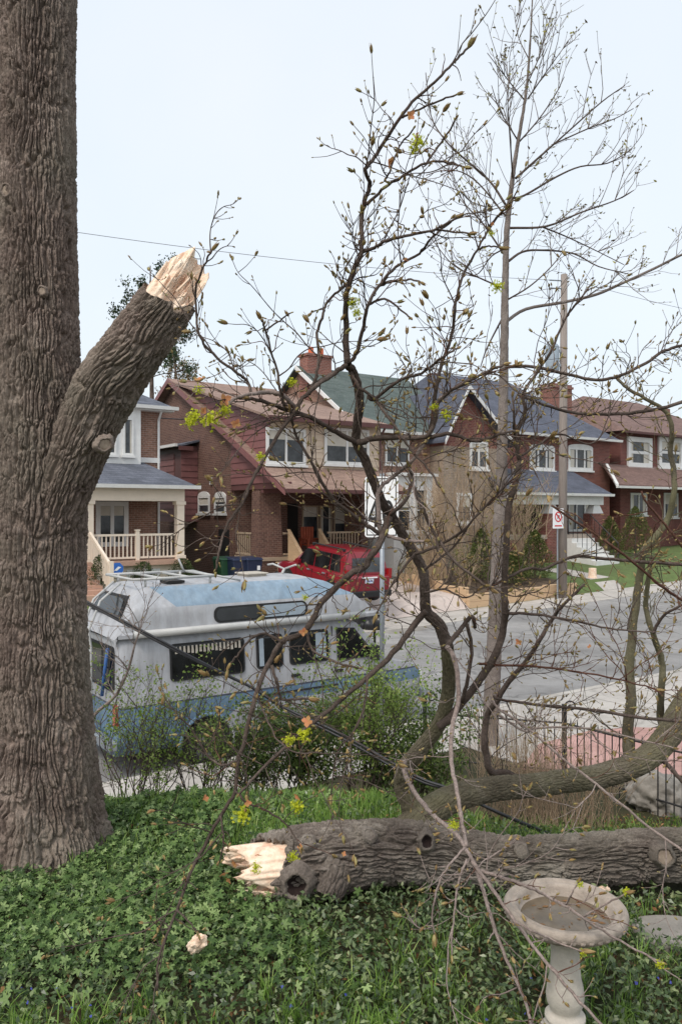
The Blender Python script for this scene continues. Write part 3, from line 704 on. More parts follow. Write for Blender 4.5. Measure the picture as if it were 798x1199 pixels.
# a rounded tan bay with windows
B(H, 'front_bay', 'tan_siding', (sp1+.3, SC1-.15, TC-.5, TC-.003, .7, onT(520, 560, TC)[1]))
# wood side fence panel by the driveway
FN = Street('board_fence', SC0-.2, 23.6, 1.1, 'tan board fence panel between driveway and planted bed, behind the red car', 'fence')
zf = lz(*W(SC0-.2, 23.4).xy)
for i in range(13): B(FN, 'board', 'lumber', (SC0-.25+i*.155, SC0-.105+i*.155, 23.6, 23.63, zf, zf+1.35+.02*(i % 2)))
B(FN, 'rail', 'lumber', (SC0-.25, SC0+1.77, 23.632, 23.68, zf+.25, zf+.34), (SC0-.25, SC0+1.77, 23.632, 23.68, zf+1.0, zf+1.09))

# ---- house D: red brick, slate hip, white trim
TD = 27.0; SD0 = SC1+.12; SD1 = onT(713, 0, TD)[0]
H = Street('slate_roof_house', (SD0+SD1)/2, TD, 1.4, 'red brick house with slate blue roof and white arched windows', 'house')
zDe = onT(690, 514, TD)[1]; zg_ = 1.4
B(H, 'wall', 'brick_red', (SD0, SD1, TD, 38, .8, zDe))
zri = onT(610, 450, TD+4.5)[1]; sg = SD0+ (SD1-SD0)*.33
m = MB(); e0, e1, e2, e3 = (SD0-.3, TD-.45, zDe), (SD1+.35, TD-.45, zDe), (SD1+.35, 38.4, zDe), (SD0-.3, 38.4, zDe)
ra, rb = (SD0+1.6, TD+4.5, zri), (SD1-3.0, TD+4.5, zri)
m.quad(e0, e1, rb, ra); m.quad(e1, e2, rb); m.quad(e2, e3, ra, rb); m.quad(e3, e0, ra); m.quad(e0, e3, e2, e1)
rf = m.build('roof', 'shingle_slate', H); gutter(H, SD0-.3, SD1+.38, TD-.448, zDe-.12, parent=rf)
# front gable in red brick with white rake
gs0, gz0 = onT(517, 497, TD-.9); gs1, gz1 = onT(592, 500, TD-.9); zpkg = onT(540, 452, TD-.9)[1]; gz0 = gz1 = zDe-.6
gm = onT(541, 0, TD-.9)[0]
m = MB(); m.prism([(gs0+.1, gz0-.35), (gs1-.1, gz0-.35), (gs1-.1, gz1), (gm, zpkg-.12), (gs0+.1, gz0)], TD-.9, TD-.003, 1); m.build('gable_front', 'brick_red', H)
B(H, 'front_bay', 'brick_buff', (gs0+.1, gs1-.1, TD-.9, TD-.003, .8, gz0-.353))
a, zt = onT(534, 577, TD-.9); b, _ = onT(552, 577, TD-.9); window(H, a, b, TD-.9, onT(541, 613, TD-.9)[1], zt, mull=0, fr=.14)
q = .45
m = MB(); m.slab([(gm, TD-.9-q, zpkg), (gs1+.2, TD-.9-q, gz1-.15), (gs1+.2, TD+4, gz1-.15), (gm, TD+4, zpkg)], .1); g1 = m.build('gable_roof', 'shingle_slate', H)
m = MB(); m.slab([(gs0-.2, TD-.9-q, gz0-.15), (gm-.003, TD-.9-q, zpkg), (gm-.003, TD+4, zpkg), (gs0-.2, TD+4, gz0-.15)], .1); m.build('gable_roof', 'shingle_slate', H)
m = MB(); m.slab([(gm, TD-.94-q, zpkg+.012), (gs1+.22, TD-.94-q, gz1-.14), (gs1+.22, TD-.904-q, gz1-.14), (gm, TD-.904-q, zpkg+.012)], .2); m.build('bargeboard', 'white_trim', H, g1)
m = MB(); m.slab([(gs0-.22, TD-.94-q, gz0-.14), (gm-.003, TD-.94-q, zpkg+.012), (gm-.003, TD-.904-q, zpkg+.012), (gs0-.22, TD-.904-q, gz0-.14)], .2); m.build('bargeboard', 'white_trim', H, g1)
a, zt = onT(549, 516, TD-.9); b, _ = onT(570, 516, TD-.9); window(H, a, b, TD-.9, onT(549, 549, TD-.9)[1], zt, mull=1, fr=.12)
for xa, xb in ((619, 648), (664, 692.5)):
    a, zt = onT(xa, 520, TD); b, _ = onT(xb, 520, TD); z0_ = onT(xa, 550, TD)[1]
    w = window(H, a, b, TD, z0_, zt-.12, mull=2, fr=.14)
    mm = MB(); c = (a+b)/2; r = (b-a)/2
    mm.prism([(c+r*math.cos(x_), zt-.117+.16*math.sin(x_)) for x_ in np.linspace(0, math.pi, 11)], TD-.002, TD-.06, 1); mm.build('arch_head', 'white_trim', H, w)
# porch
TDp = TD-2.0; zpe = onT(690, 578, TDp)[1]; zpt = onT(690, 553, TD)[1]; zDf = onT(690, 625, TDp)[1]
p0 = onT(596, 0, TDp)[0]; p1 = onT(706, 0, TDp)[0]
m = MB(); m.slab([(p0-.2, TDp-.3, zpe), (p1+.3, TDp-.3, zpe), (p1+.1, TD-.003, zpt), (p0-.2, TD-.003, zpt)], .10); r_ = m.build('porch_roof', 'shingle_slate', H); gutter(H, p0-.2, p1+.32, TDp-.298, zpe-.13, parent=r_)
B(H, 'porch_beam', 'white_trim', (p0, p1, TDp, TDp+.25, zpe-.55, zpe-.13))
for xa in (648, 700):
    a = onT(xa, 0, TDp)[0]; m = MB(); zt = zpe-.555; zm = zDf+1.0
    m.v = [(a-.42, TDp+.02, zm), (a+.42, TDp+.02, zm), (a+.42, TDp+.5, zm), (a-.42, TDp+.5, zm), (a-.22, TDp+.1, zt), (a+.22, TDp+.1, zt), (a+.22, TDp+.42, zt), (a-.22, TDp+.42, zt)]
    m.f = [(3, 2, 1, 0), (4, 5, 6, 7), (0, 1, 5, 4), (1, 2, 6, 5), (2, 3, 7, 6), (3, 0, 4, 7)]; m.build('porch_column', 'white_trim', H)
    B(H, 'porch_pier', 'brick_red', (a-.48, a+.48, TDp-.02, TDp+.55, .8, zm-.003))
B(H, 'porch_floor', 'concrete_cast', (p0, p1, TDp, TD-.004, zDf-.2, zDf)); B(H, 'porch_base', 'brick_dark_red', (p0+.02, p1-.02, TDp+.05, TD-.004, .8, zDf-.203))
a, zt = onT(664, 588, TD); b, _ = onT(693, 588, TD); window(H, a, b, TD, zDf+.05, zt, mull=2, fr=.12, sill=False)
B(H, 'doorway', 'dark_void', (onT(612, 0, TD)[0], onT(640, 0, TD)[0], TD-.05, TD-.003, zDf+.003, zDf+2.2))
# concrete steps and iron handrails
a0_, a1_ = onT(660, 0, TDp)[0]+.2, onT(690, 0, TDp)[0]; zgD = lz(*W(a0_, TDp-1.6).xy)
for i in range(6): B(H, 'step', 'white_trim', (a0_, a1_, TDp-.28*(i+1), TDp-.002-.28*i, zgD-.3, zDf-(i+1)*(zDf-zgD)/7))
for a in (a0_+.05, a1_-.05):
    m = MB(); m.tube([(a, TDp-.05, zDf), (a, TDp-.05, zDf+.95), (a, TDp-1.65, zgD+1.0), (a, TDp-1.65, zgD+.1)], .028, 6)
    for i in range(1, 6): f = i/6; m.tube([(a, TDp-.05-1.6*f, zDf+.95+(zgD+.05-zDf)*f), (a, TDp-.05-1.6*f, zDf+.1+(zgD-zDf)*f)], .014, 5)
    m.build('handrail', 'iron_black', H)
cs0, zc = onT(646, 448, TD+3.5); cs1, _ = onT(669, 448, TD+3.5)
B(H, 'chimney', 'brick_chimney', (cs0, cs1, TD+3.5, TD+4.4, zDe, zc), (cs0-.07, cs1+.07, TD+3.43, TD+4.47, zc-.25, zc-.12))

# ---- house E: dark red brick, brown hip
TE = 27.0; SE0 = SD1+.95; SE1 = SE0+12
H = Street('brown_hip_house', SE0+5, TE, 1.5, 'dark red brick house with brown hipped roof at the right edge', 'house')
zEe = onT(745, 507, TE)[1]
B(H, 'wall', 'brick_dark_red', (SE0, SE1, TE, 38, .9, zEe))
m = MB(); zr_ = onT(700, 466, TE+5)[1]
e0, e1, e2, e3 = (SE0-.5, TE-.5, zEe), (SE1+.5, TE-.5, zEe), (SE1+.5, 38.5, zEe), (SE0-.5, 38.5, zEe)
ra, rb = (SE0+3.2, TE+5, zr_), (SE1-3.0, TE+5, zr_)
m.quad(e0, e1, rb, ra); m.quad(e1, e2, rb); m.quad(e2, e3, ra, rb); m.quad(e3, e0, ra); m.quad(e0, e3, e2, e1)
rf = m.build('roof', 'shingle_dark_brown', H); gutter(H, SE0-.5, SE1+.5, TE-.498, zEe-.12, 'maroon_trim', parent=rf)
for xa, xb in ((733, 761), (769, 797)):
    a, zt = onT(xa, 511, TE); b, _ = onT(xb, 511, TE); window(H, a, b, TE-.003, onT(xa, 547, TE)[1], zt, mull=0, fr=.27, out=.12, rails=1)
tep = TE-1.6; zpe = onT(760, 568, tep)[1]; zpt = onT(760, 546, TE)[1]; q0 = onT(722, 0, tep)[0]
m = MB(); m.slab([(q0-.1, tep, zpe), (SE1, tep, zpe), (SE1, TE-.006, zpt), (q0+.9, TE-.006, zpt)], .10); r_ = m.build('porch_roof', 'shingle_dark_brown', H)
m = MB(); m.slab([(q0-.15, tep-.02, zpe+.02), (q0+.9, TE-.2, zpt+.03), (q0+1.1, TE-.2, zpt+.03), (q0+.1, tep-.02, zpe+.02)], .12); m.build('hip_flashing', 'white_trim', H, r_)
gutter(H, q0-.1, SE1, tep+.002, zpe-.2, parent=r_)
for s_ in (SE0+5.5, SE1-.4): B(H, 'porch_pier', 'brick_dark_red', (s_-.3, s_+.3, tep+.15, tep+.65, .9, zpe-.11))
a, zt = onT(737, 577, TE); b, _ = onT(756, 577, TE); window(H, a, b, TE-.003, onT(740, 603, TE)[1], zt, mull=1, fr=.12)
a, zt = onT(776, 577, TE); window(H, a, a+1.4, TE-.003, onT(776, 606, TE)[1], zt, mull=1, fr=.10)
cs0, zc = onT(776, 478, TE+5.5); B(H, 'chimney', 'brick_chimney', (cs0, cs0+.8, TE+5.5, TE+6.3, zEe+.5, zc))
# ================================================================== vehicles
def loft(sections, closed_ends=True):
    """sections: list of half outlines [(y, z)...] with x; mirrored about y = 0"""
    m = MB(); n = None
    for x, half in sections:
        ring = [(x, y, z) for y, z in half]+[(x, -y, z) for y, z in half[::-1] if y > 1e-4]
        if n is None: n = len(ring)
        m.v += ring
    k = len(sections)
    for i in range(k-1):
        for j in range(n):
            a = i*n+j; b = i*n+(j+1) % n; m.f.append((a, a+n, b+n, b))
    if closed_ends:
        m.f.append(tuple(range(n))); m.f.append(tuple(range((k-1)*n, k*n))[::-1])
    return m
def rrect(a0, a1, z0, z1, r=.06, seg=5):
    out = []
    for cx, cz, q in ((a1-r, z0+r, -90), (a1-r, z1-r, 0), (a0+r, z1-r, 90), (a0+r, z0+r, 180)):
        for i in range(seg+1):
            g = R(q+90*i/seg); out.append((cx+r*math.cos(g), cz+r*math.sin(g)))
    return out
def wheel(T, x, y, side, r, w=.2, parent=None):
    """tyre with rim and hub, side = +1/-1 outward along y"""
    prof = [(r*.62, -w/2), (r*.9, -w/2), (r*.985, -w*.36), (r, -w*.2), (r, w*.2), (r*.985, w*.36), (r*.9, w/2), (r*.62, w/2), (r*.60, 0)]
    def spin(pr, nm, mat, par):
        m = MB(); n = 28; base = 0
        for rr, h in pr:
            for j in range(n):
                a = 2*math.pi*j/n; m.v.append((x+rr*math.cos(a), y+side*h, r+rr*math.sin(a)))
        for i in range(len(pr)-1):
            for j in range(n):
                a = i*n+j; b = i*n+(j+1) % n; m.f.append((a, b, b+n, a+n))
        return m.build(nm, mat, T, par, smooth=True)
    ty = spin(prof, 'wheel', 'rubber', parent)
    spin([(r*.62, w*.46), (r*.58, w*.30), (r*.42, w*.22), (r*.38, w*.34), (r*.22, w*.36), (r*.20, w*.46), (.001, w*.46)], 'rim', 'hub_grey', ty)
    return ty
class Local:
    def __init__(self, name, loc, rz, label, cat, group=None):
        self.root = empty(name, loc, rz, label, cat, group); self.o = np.zeros(3)
def cut(o, cutters):
    for c in cutters:
        md = o.modifiers.new('cut', 'BOOLEAN'); md.operation = 'DIFFERENCE'; md.object = c; md.solver = 'EXACT'
    dg = bpy.context.evaluated_depsgraph_get(); me = bpy.data.meshes.new_from_object(o.evaluated_get(dg))
    o.modifiers.clear(); o.data = me
    for c in cutters: bpy.data.objects.remove(c, do_unlink=True)

# ---- paint of the camper: silver white with faded blue lower body and blue roof panel
def vanpaint():
    m, nt, b, o = newmat('van_paint')
    tc = nt.nodes.new('ShaderNodeTexCoord'); sp = nt.nodes.new('ShaderNodeSeparateXYZ'); nt.links.new(tc.outputs['Object'], sp.inputs[0])
    x, z = sp.outputs[0], sp.outputs[2]
    n1 = noise(nt, tc.outputs['Object'], 2.2, 6, .65); n2 = noise(nt, tc.outputs['Object'], 9, 5, .7)
    base = ramp(nt, n1, [(.3, lin(154, 156, 161)), (.7, lin(176, 177, 181))])
    blue = ramp(nt, n1, [(.3, lin(84, 112, 140)), (.7, lin(116, 140, 160))])
    low = math_(nt, 'LESS_THAN', z, 1.075)
    cc = mixc(nt, low, base, blue)
    st = math_(nt, 'MULTIPLY', math_(nt, 'GREATER_THAN', z, 1.075), math_(nt, 'LESS_THAN', z, 1.105))
    cc = mixc(nt, st, cc, lin(70, 76, 92))
    # silver wash towards the front of the lower body, with a hard slanting edge
    sl = math_(nt, 'GREATER_THAN', math_(nt, 'ADD', x, math_(nt, 'MULTIPLY', z, -1.4)), 0.75)
    sl2 = math_(nt, 'MULTIPLY', math_(nt, 'MULTIPLY', sl, math_(nt, 'LESS_THAN', z, .86)), 1.0)
    cc = mixc(nt, sl2, cc, base)
    mps = nt.nodes.new('ShaderNodeMapping'); mps.inputs['Scale'].default_value = (5, 5, .5); nt.links.new(tc.outputs['Object'], mps.inputs['Vector'])
    cc = mixc(nt, 1.0, cc, ramp(nt, noise(nt, mps.outputs[0], 2.0, 6, .7), [(.3, (.74, .72, .70, 1)), (.62, (1.04, 1.04, 1.04, 1))]), 'MULTIPLY')
    # rusty seams and dirt streaks low down
    dirt = ramp(nt, n2, [(.56, (0, 0, 0, 1)), (.74, (.55,)*3+(1,))])
    dz = math_(nt, 'LESS_THAN', z, .62); cc = mixc(nt, math_(nt, 'MULTIPLY', dirt, dz), cc, lin(112, 96, 84))
    nt.links.new(cc, b.inputs['Base Color']); b.inputs['Roughness'].default_value = .42; b.inputs['Specular IOR Level'].default_value = .4
    bump(nt, b, n1, .04, .03)
    m, nt, b, o = newmat('van_roof_paint')
    tc = nt.nodes.new('ShaderNodeTexCoord'); sp = nt.nodes.new('ShaderNodeSeparateXYZ'); nt.links.new(tc.outputs['Object'], sp.inputs[0])
    x, z = sp.outputs[0], sp.outputs[2]
    n1 = noise(nt, tc.outputs['Object'], 2.6, 7, .7); n2 = noise(nt, tc.outputs['Object'], 16, 5, .7)
    base = ramp(nt, n1, [(.3, lin(158, 160, 165)), (.7, lin(180, 181, 184))])
    blue = ramp(nt, n1, [(.3, lin(122, 144, 163)), (.7, lin(146, 164, 179))])
    edge = math_(nt, 'GREATER_THAN', math_(nt, 'ADD', x, math_(nt, 'MULTIPLY', z, 1.1)), 3.72)
    up = math_(nt, 'MULTIPLY', math_(nt, 'MULTIPLY', math_(nt, 'GREATER_THAN', z, 2.535), edge), math_(nt, 'LESS_THAN', z, 2.835))
    cc = mixc(nt, up, base, blue)
    cc = mixc(nt, math_(nt, 'MULTIPLY', ramp(nt, n2, [(.55, (0, 0, 0, 1)), (.72, (.6,)*3+(1,))]), math_(nt, 'GREATER_THAN', z, 2.80)), cc, lin(176, 160, 140))
    mps = nt.nodes.new('ShaderNodeMapping'); mps.inputs['Scale'].default_value = (4, 4, .6); nt.links.new(tc.outputs['Object'], mps.inputs['Vector'])
    cc = mixc(nt, 1.0, cc, ramp(nt, noise(nt, mps.outputs[0], 2.0, 6, .7), [(.3, (.76, .74, .72, 1)), (.62, (1.03, 1.03, 1.03, 1))]), 'MULTIPLY')
    nt.links.new(cc, b.inputs['Base Color']); b.inputs['Roughness'].default_value = .5; b.inputs['Specular IOR Level'].default_value = .35
vanpaint()

VS, VT = 4.03, 12.42         # rear end s, centre line t
V_ = Local('camper_van', W(VS, VT, 0), TH, 'silver camper van with raised roof and faded blue lower body parked at the near kerb', 'van')
# body: half outlines (y, z) clamped under a falling bonnet line
def ztop(x):
    xs = [0, 4.05, 4.35, 4.75, 5.05, 5.25, 5.75, 5.88, 5.95]; zs = [2.14, 2.14, 2.02, 1.60, 1.30, 1.24, 1.12, .98, .72]
    return float(np.interp(x, xs, zs))
base_half = [(0.0, .34), (.80, .34), (.90, .42), (.965, .60), (.99, .90), (1.0, 1.10), (.985, 1.36), (.955, 1.80), (.93, 2.02), (.86, 2.12), (.5, 2.15), (0.0, 2.16)]
secs = []
for x in (0.0, .04, .14, .5, 1.0, 1.4, 2.0, 2.6, 3.2, 3.8, 4.05, 4.2, 4.35, 4.55, 4.75, 4.9, 5.05, 5.25, 5.5, 5.72, 5.85, 5.95):
    zt = ztop(x); sc = 1.0; nar = float(np.interp(x, [0, .04, .14, 5.2, 5.7, 5.9, 5.95], [.93, .97, 1, 1, .96, .88, .80]))
    cap = zt+.02
    h = []
    for i, (y, z) in enumerate(base_half):
        zz = min(z, cap-.02*(11-i)/11*(1 if z > cap else 0)); 
        if i >= 9 and z > cap: y = y*(.97)
        h.append((y*nar, max(zz, .34 if x < 5.6 else .40)))
    secs.append((x, h))
body = loft(secs).build('body', 'van_paint', V_, smooth=True)
cutters = []
for wx in (1.42, 4.90):
    for sd_ in (-1, 1):
        mm = MB(); mm.prism([(wx+.44*math.cos(a), .36+.44*math.sin(a)) for a in np.linspace(0, 2*math.pi, 28, endpoint=False)], sd_*.70, sd_*1.2, 1)
        if sd_ < 0: mm.f = [f[::-1] for f in mm.f]
        co = mm.build('cutter', 'rubber', V_); bpy.context.view_layer.update(); cutters.append(co)
bm_ = None
for c in cutters:      # make the cutters watertight and outward
    bm = bmesh.new(); bm.from_mesh(c.data); bmesh.ops.recalc_face_normals(bm, faces=bm.faces); bm.to_mesh(c.data); bm.free()
bm = bmesh.new(); bm.from_mesh(body.data); bmesh.ops.remove_doubles(bm, verts=bm.verts, dist=1e-5); bmesh.ops.recalc_face_normals(bm, faces=bm.faces); bm.to_mesh(body.data); bm.free()
bpy.context.view_layer.update(); cut(body, cutters)
for p in body.data.polygons: p.use_smooth = True
md = body.modifiers.new('sharp', 'EDGE_SPLIT'); md.split_angle = R(38)
# high top
def htop(x): return float(np.interp(x, [-.04, .06, .28, .42, .6, 3.5, 3.85, 4.3, 4.75, 5.0], [2.12, 2.26, 2.66, 2.80, 2.86, 2.88, 2.80, 2.58, 2.30, 2.16]))
hh = [(0.0, 2.10), (.90, 2.10), (.985, 2.115), (.985, 2.17), (.955, 2.20), (.935, 2.40), (.91, 2.53), (.895, 2.55), (.74, 2.76), (.62, 2.84), (.3, 2.875), (0.0, 2.885)]
secs = []
for x in (-.04, .0, .06, .16, .28, .42, .55, .7, 1.2, 1.8, 2.4, 3.0, 3.5, 3.7, 3.85, 4.1, 4.3, 4.55, 4.75, 4.92, 5.0):
    cap = htop(x); nar = float(np.interp(x, [-.04, .1, .4, 4.2, 4.8, 5.0], [.95, .975, 1, 1, .93, .86])); h = []
    for i, (y, z) in enumerate(hh): h.append((y*nar, min(z, cap-.012*(11-i)*(1 if z > cap else 0)) if z > 2.11 else z))
    secs.append((x, h))
top = loft(secs).build('high_top', 'van_roof_paint', V_, smooth=True)
md = top.modifiers.new('sharp', 'EDGE_SPLIT'); md.split_angle = R(32)
# awning rail along the gutter
m = MB(); m.tube([(.22, -1.02, 2.175), (4.45, -1.02, 2.175)], .055, 10); m.box(.25, 4.4, -1.0, -.96, 2.11, 2.13); m.build('awning', 'rack_grey', V_, smooth=True)
def panel(name, mat, poly, y0, y1, zlean=None, parent=None):
    """flat side panel: poly (x, z), between y0 (outer) and y1; lean: y offset per z"""
    m = MB(); k = len(poly); ln = zlean or (lambda z: 0)
    m.v = [(x, y0+ln(z), z) for x, z in poly]+[(x, y1+ln(z), z) for x, z in poly]
    m.f = [tuple(range(k)), tuple(range(k, 2*k))[::-1]]+[((i+1) % k, i, k+i, k+(i+1) % k) for i in range(k)]
    return m.build(name, mat, V_, parent)
lean = lambda z: (z-1.36)*(.03/.44) if z < 1.8 else .03+(z-1.8)*(.025/.22)
def sidewin(a0, a1, z0, z1, r=.07):
    w = panel('window', 'rubber', rrect(a0, a1, z0, z1, r), -1.004, -.93, lean); g = panel('pane', 'van_glass', rrect(a0+.03, a1-.03, z0+.03, z1-.03, r-.02), -1.009, -.93, lean, w); return w
w1 = sidewin(.80, 2.08, 1.40, 1.97)
for i in range(17): panel('curtain', 'curtain', [(.88+.068*i, 1.82-.01*(i % 3)), (.92+.068*i, 1.82-.01*(i % 3)), (.915+.068*i, 1.925), (.885+.068*i, 1.925)], -1.0125, -1.0, lean, w1)
w2 = sidewin(2.30, 2.80, 1.42, 1.97); panel('curtain', 'insulator', [(2.345, 1.47), (2.43, 1.47), (2.43, 1.92), (2.345, 1.92)], -1.0125, -1.0, lean, w2)
w3 = sidewin(2.93, 3.72, 1.42, 1.97); panel('curtain', 'insulator', [(3.45, 1.50), (3.66, 1.50), (3.66, 1.92), (3.45, 1.92)], -1.0125, -1.0, lean, w3)
w4 = panel('window', 'rubber', [(3.90, 1.40), (4.70, 1.40), (4.62, 1.55), (4.28, 1.94), (3.90, 1.97)], -1.004, -.93, lean); panel('pane', 'van_glass', [(3.94, 1.43), (4.64, 1.43), (4.56, 1.56), (4.26, 1.90), (3.94, 1.93)], -1.009, -.93, lean, w4)
# seams of the sliding door and cab door, handles, wheel-arch lips
for x in (2.19, 2.86, 3.80, 4.76): panel('door_seam', 'rubber', [(x, .55), (x+.014, .55), (x+.014, 2.0), (x, 2.0)], -1.003, -.94, lambda z: lean(z) if z > 1.36 else (.035*(1.1-z)/.5 if z < 1.1 else 0))
panel('door_handle', 'rubber', rrect(2.95, 3.12, 1.22, 1.27, .02), -1.03, -.98); panel('door_handle', 'rubber', rrect(3.85, 4.0, 1.20, 1.25, .02), -1.03, -.98)
panel('side_trim', 'rubber', [(2.25, .97), (3.9, .97), (3.9, 1.0), (2.25, 1.0)], -1.012, -.97)
panel('fuel_flap', 'van_paint', rrect(.45, .68, .88, 1.04, .03), -1.006, -.96)
for wx in (1.42, 4.90):
    m = MB(); pts = [(wx+.46*math.cos(a), -.985, .36+.46*math.sin(a)) for a in np.linspace(R(-8), R(188), 18)]; m.tube(pts, .03, 8); m.build('arch_lip', 'van_paint', V_, smooth=True)
for wx in (1.42, 4.90):
    for sd_ in (-1, 1): wheel(V_, wx, sd_*.86, sd_, .36, .22)
m = MB(); m.box(.3, 5.5, -.68, .68, .22, .36); m.build('chassis', 'dark_void', V_)
# long roof window
leanT = lambda z: (z-2.2)*.105+.03
ww = panel('roof_window', 'rubber', rrect(1.55, 3.30, 2.235, 2.49, .11, 7), -.998, -.9, leanT)
panel('pane', 'van_glass', rrect(1.59, 2.36, 2.265, 2.46, .085, 7), -1.003, -.9, leanT, ww); panel('pane', 'insulator', rrect(2.40, 3.26, 2.265, 2.46, .085, 7), -1.003, -.9, leanT, ww)
# rear: upper sloping window, lower window, ladder, lamps, bumper, plate
def rear(name, mat, poly, x0, x1, fx, parent=None):
    m = MB(); k = len(poly)
    m.v = [(x0+fx(z), y, z) for y, z in poly]+[(x1+fx(z), y, z) for y, z in poly]
    m.f = [tuple(range(k))[::-1], tuple(range(k, 2*k))]+[(i, (i+1) % k, k+(i+1) % k, k+i) for i in range(k)]
    return m.build(name, mat, V_, parent)
fxu = lambda z: float(np.interp(z, [2.12, 2.26, 2.66, 2.80], [-.04, .06, .28, .42]))
ru = rear('rear_roof_window', 'rubber', [(-.66, 2.40), (.66, 2.40), (.60, 2.62), (.50, 2.70), (-.50, 2.70), (-.60, 2.62)], -.03, .10, fxu)
rear('pane', 'van_glass', [(-.60, 2.43), (.60, 2.43), (.55, 2.61), (.47, 2.67), (-.47, 2.67), (-.55, 2.61)], -.036, .08, fxu, ru)
f0_ = lambda z: 0.0
rw_ = rear('rear_window', 'rubber', rrect(-.80, .80, 1.30, 1.98, .08), -.012, .10, f0_); rear('pane', 'van_glass', rrect(-.76, .76, 1.34, 1.94, .06), -.018, .10, f0_, rw_)
rear('curtain', 'insulator', [(.42, 1.36), (.72, 1.36), (.72, 1.92), (.42, 1.92)], -.022, -.01, f0_, rw_)
m = MB()
for y in (.12, -.20): m.tube([(.30, y, 2.88), (-.02, y, 2.62), (-.20, y, 2.18), (-.16, y, 1.9), (-.16, y, .80), (-.02, y, .72)], .02, 8)
for z in (2.18, 1.86, 1.56, 1.26, .98): m.tube([(-.17, .12, z), (-.17, -.20, z)], .016, 8)
m.build('ladder', 'rack_grey', V_, smooth=True)
m = MB(); m.tube([(-.06, -.66, 1.95), (-.07, -.52, 1.5), (-.06, -.40, 1.2)], .028, 8); m.build('strap', 'strap_blue', V_, smooth=True)
for sd_ in (-1, 1): rear('tail_lamp', 'lamp_amber', rrect(sd_*.86-.07, sd_*.86+.07, .82, 1.14, .02), -.03, .06, f0_)
m = MB(); m.box(-.16, -.02, -.98, .98, .48, .62); m.build('bumper', 'galvanised', V_, bevel=.02)
m = MB(); m.box(5.90, 6.04, -.95, .95, .46, .64); m.build('bumper', 'galvanised', V_, bevel=.02)
for sd_ in (-1, 1):
    m = MB(); m.box(5.90, 5.965, sd_*.70-.14, sd_*.70+.14, .80, .98); m.build('headlight', 'sign_white', V_, bevel=.02)
m = MB(); m.box(5.90, 5.955, -.52, .52, .74, .98); m.build('grille', 'rubber', V_)
m = MB(); m.v = [(4.40, -.80, 1.985), (4.40, .80, 1.985), (5.00, .86, 1.37), (5.00, -.86, 1.37), (4.43, -.80, 2.0), (4.43, .80, 2.0), (5.03, .86, 1.385), (5.03, -.86, 1.385)]
m.f = [(0, 1, 2, 3), (7, 6, 5, 4), (0, 4, 5, 1), (1, 5, 6, 2), (2, 6, 7, 3), (3, 7, 4, 0)]; m.build('windscreen', 'van_glass', V_)
m = MB(); m.box(4.55, 4.68, -1.24, -1.06, 1.36, 1.62); m.tube([(4.7, -.98, 1.36), (4.62, -1.08, 1.42)], .02, 6); m.build('wing_mirror', 'rubber', V_, bevel=.02)
# roof rack at the rear, hatch, vent, folded aerial
m = MB(); z = 2.96
for y in (-.62, .62): m.tube([(.35, y, z), (1.75, y, z)], .022, 8)
for x in (.35, .82, 1.28, 1.75): m.tube([(x, -.62, z), (x, .62, z)], .020, 8)
for x in (.55, 1.65):
    for y in (-.60, .60): m.tube([(x, y, z), (x, y, 2.83)], .022, 8)
m.tube([(1.75, .62, z), (1.90, .62, z+.0), (2.2, .60, 2.88)], .018, 6); m.tube([(1.75, -.62, z), (2.2, -.60, 2.86)], .018, 6)
m.tube([(1.72, .60, z), (1.62, .60, z+.22)], .016, 6)
m.build('roof_rack', 'rack_grey', V_, smooth=True)
m = MB(); m.box(.95, 1.25, -.5, -.2, 2.86, 2.90); m.build('solar_patch', 'rubber', V_)
m = MB(); m.box(2.55, 2.93, -.20, .20, 2.865, 2.905); m.box(2.52, 2.96, -.23, .23, 2.906, 2.935); m.build('roof_vent', 'curtain', V_, bevel=.012)
m = MB(); m.tube([(3.32, -.05, 2.86), (3.38, -.05, 2.97)], .026, 8); m.tube([(3.38, -.05, 2.97), (3.30, .22, 3.05), (3.26, .34, 3.03)], .018, 8); m.tube([(3.38, -.05, 2.97), (3.50, -.24, 3.05), (3.53, -.32, 3.03)], .018, 8); m.build('roof_aerial', 'rack_grey', V_, smooth=True)

# ---- red sport utility car in the driveway, nose towards the house
sR0, tR0 = ST(*P(402, 0, 24.7).xy)
zs_ = (lz(*W(sR0+.9, 20.9).xy)+lz(*W(sR0+.9, 23.4).xy))/2
V_ = Local('red_car', W(sR0+.92, 20.15, lz(*W(sR0+.9, 22.2).xy)+.10), TH+R(90), 'red four-wheel-drive car parked in the driveway of the brown brick house', 'car')
V_.root.rotation_euler = (0, -math.atan2(lz(*W(sR0+.9, 23.4).xy)-lz(*W(sR0+.9, 20.9).xy), 2.5), TH+R(90))
lo = [(0.0, .28), (.78, .28), (.86, .36), (.90, .60), (.905, .80), (.88, .94), (.84, 1.0), (0.0, 1.02)]
secs = []
for x, zc, nar in ((0, .92, .90), (.06, .98, .96), (.25, 1.02, 1), (1.0, 1.02, 1), (2.0, 1.02, 1), (3.0, 1.02, 1), (3.35, 1.02, 1), (3.9, .96, .97), (4.2, .90, .93), (4.36, .78, .86), (4.42, .62, .80)):
    secs.append((x, [(y*nar, min(z, zc-.01*(7-i)*(1 if z > zc else 0))) for i, (y, z) in enumerate(lo)]))
bd = loft(secs).build('body', 'red_paint', V_, smooth=True); bd.modifiers.new('sharp', 'EDGE_SPLIT').split_angle = R(35)
secs = []
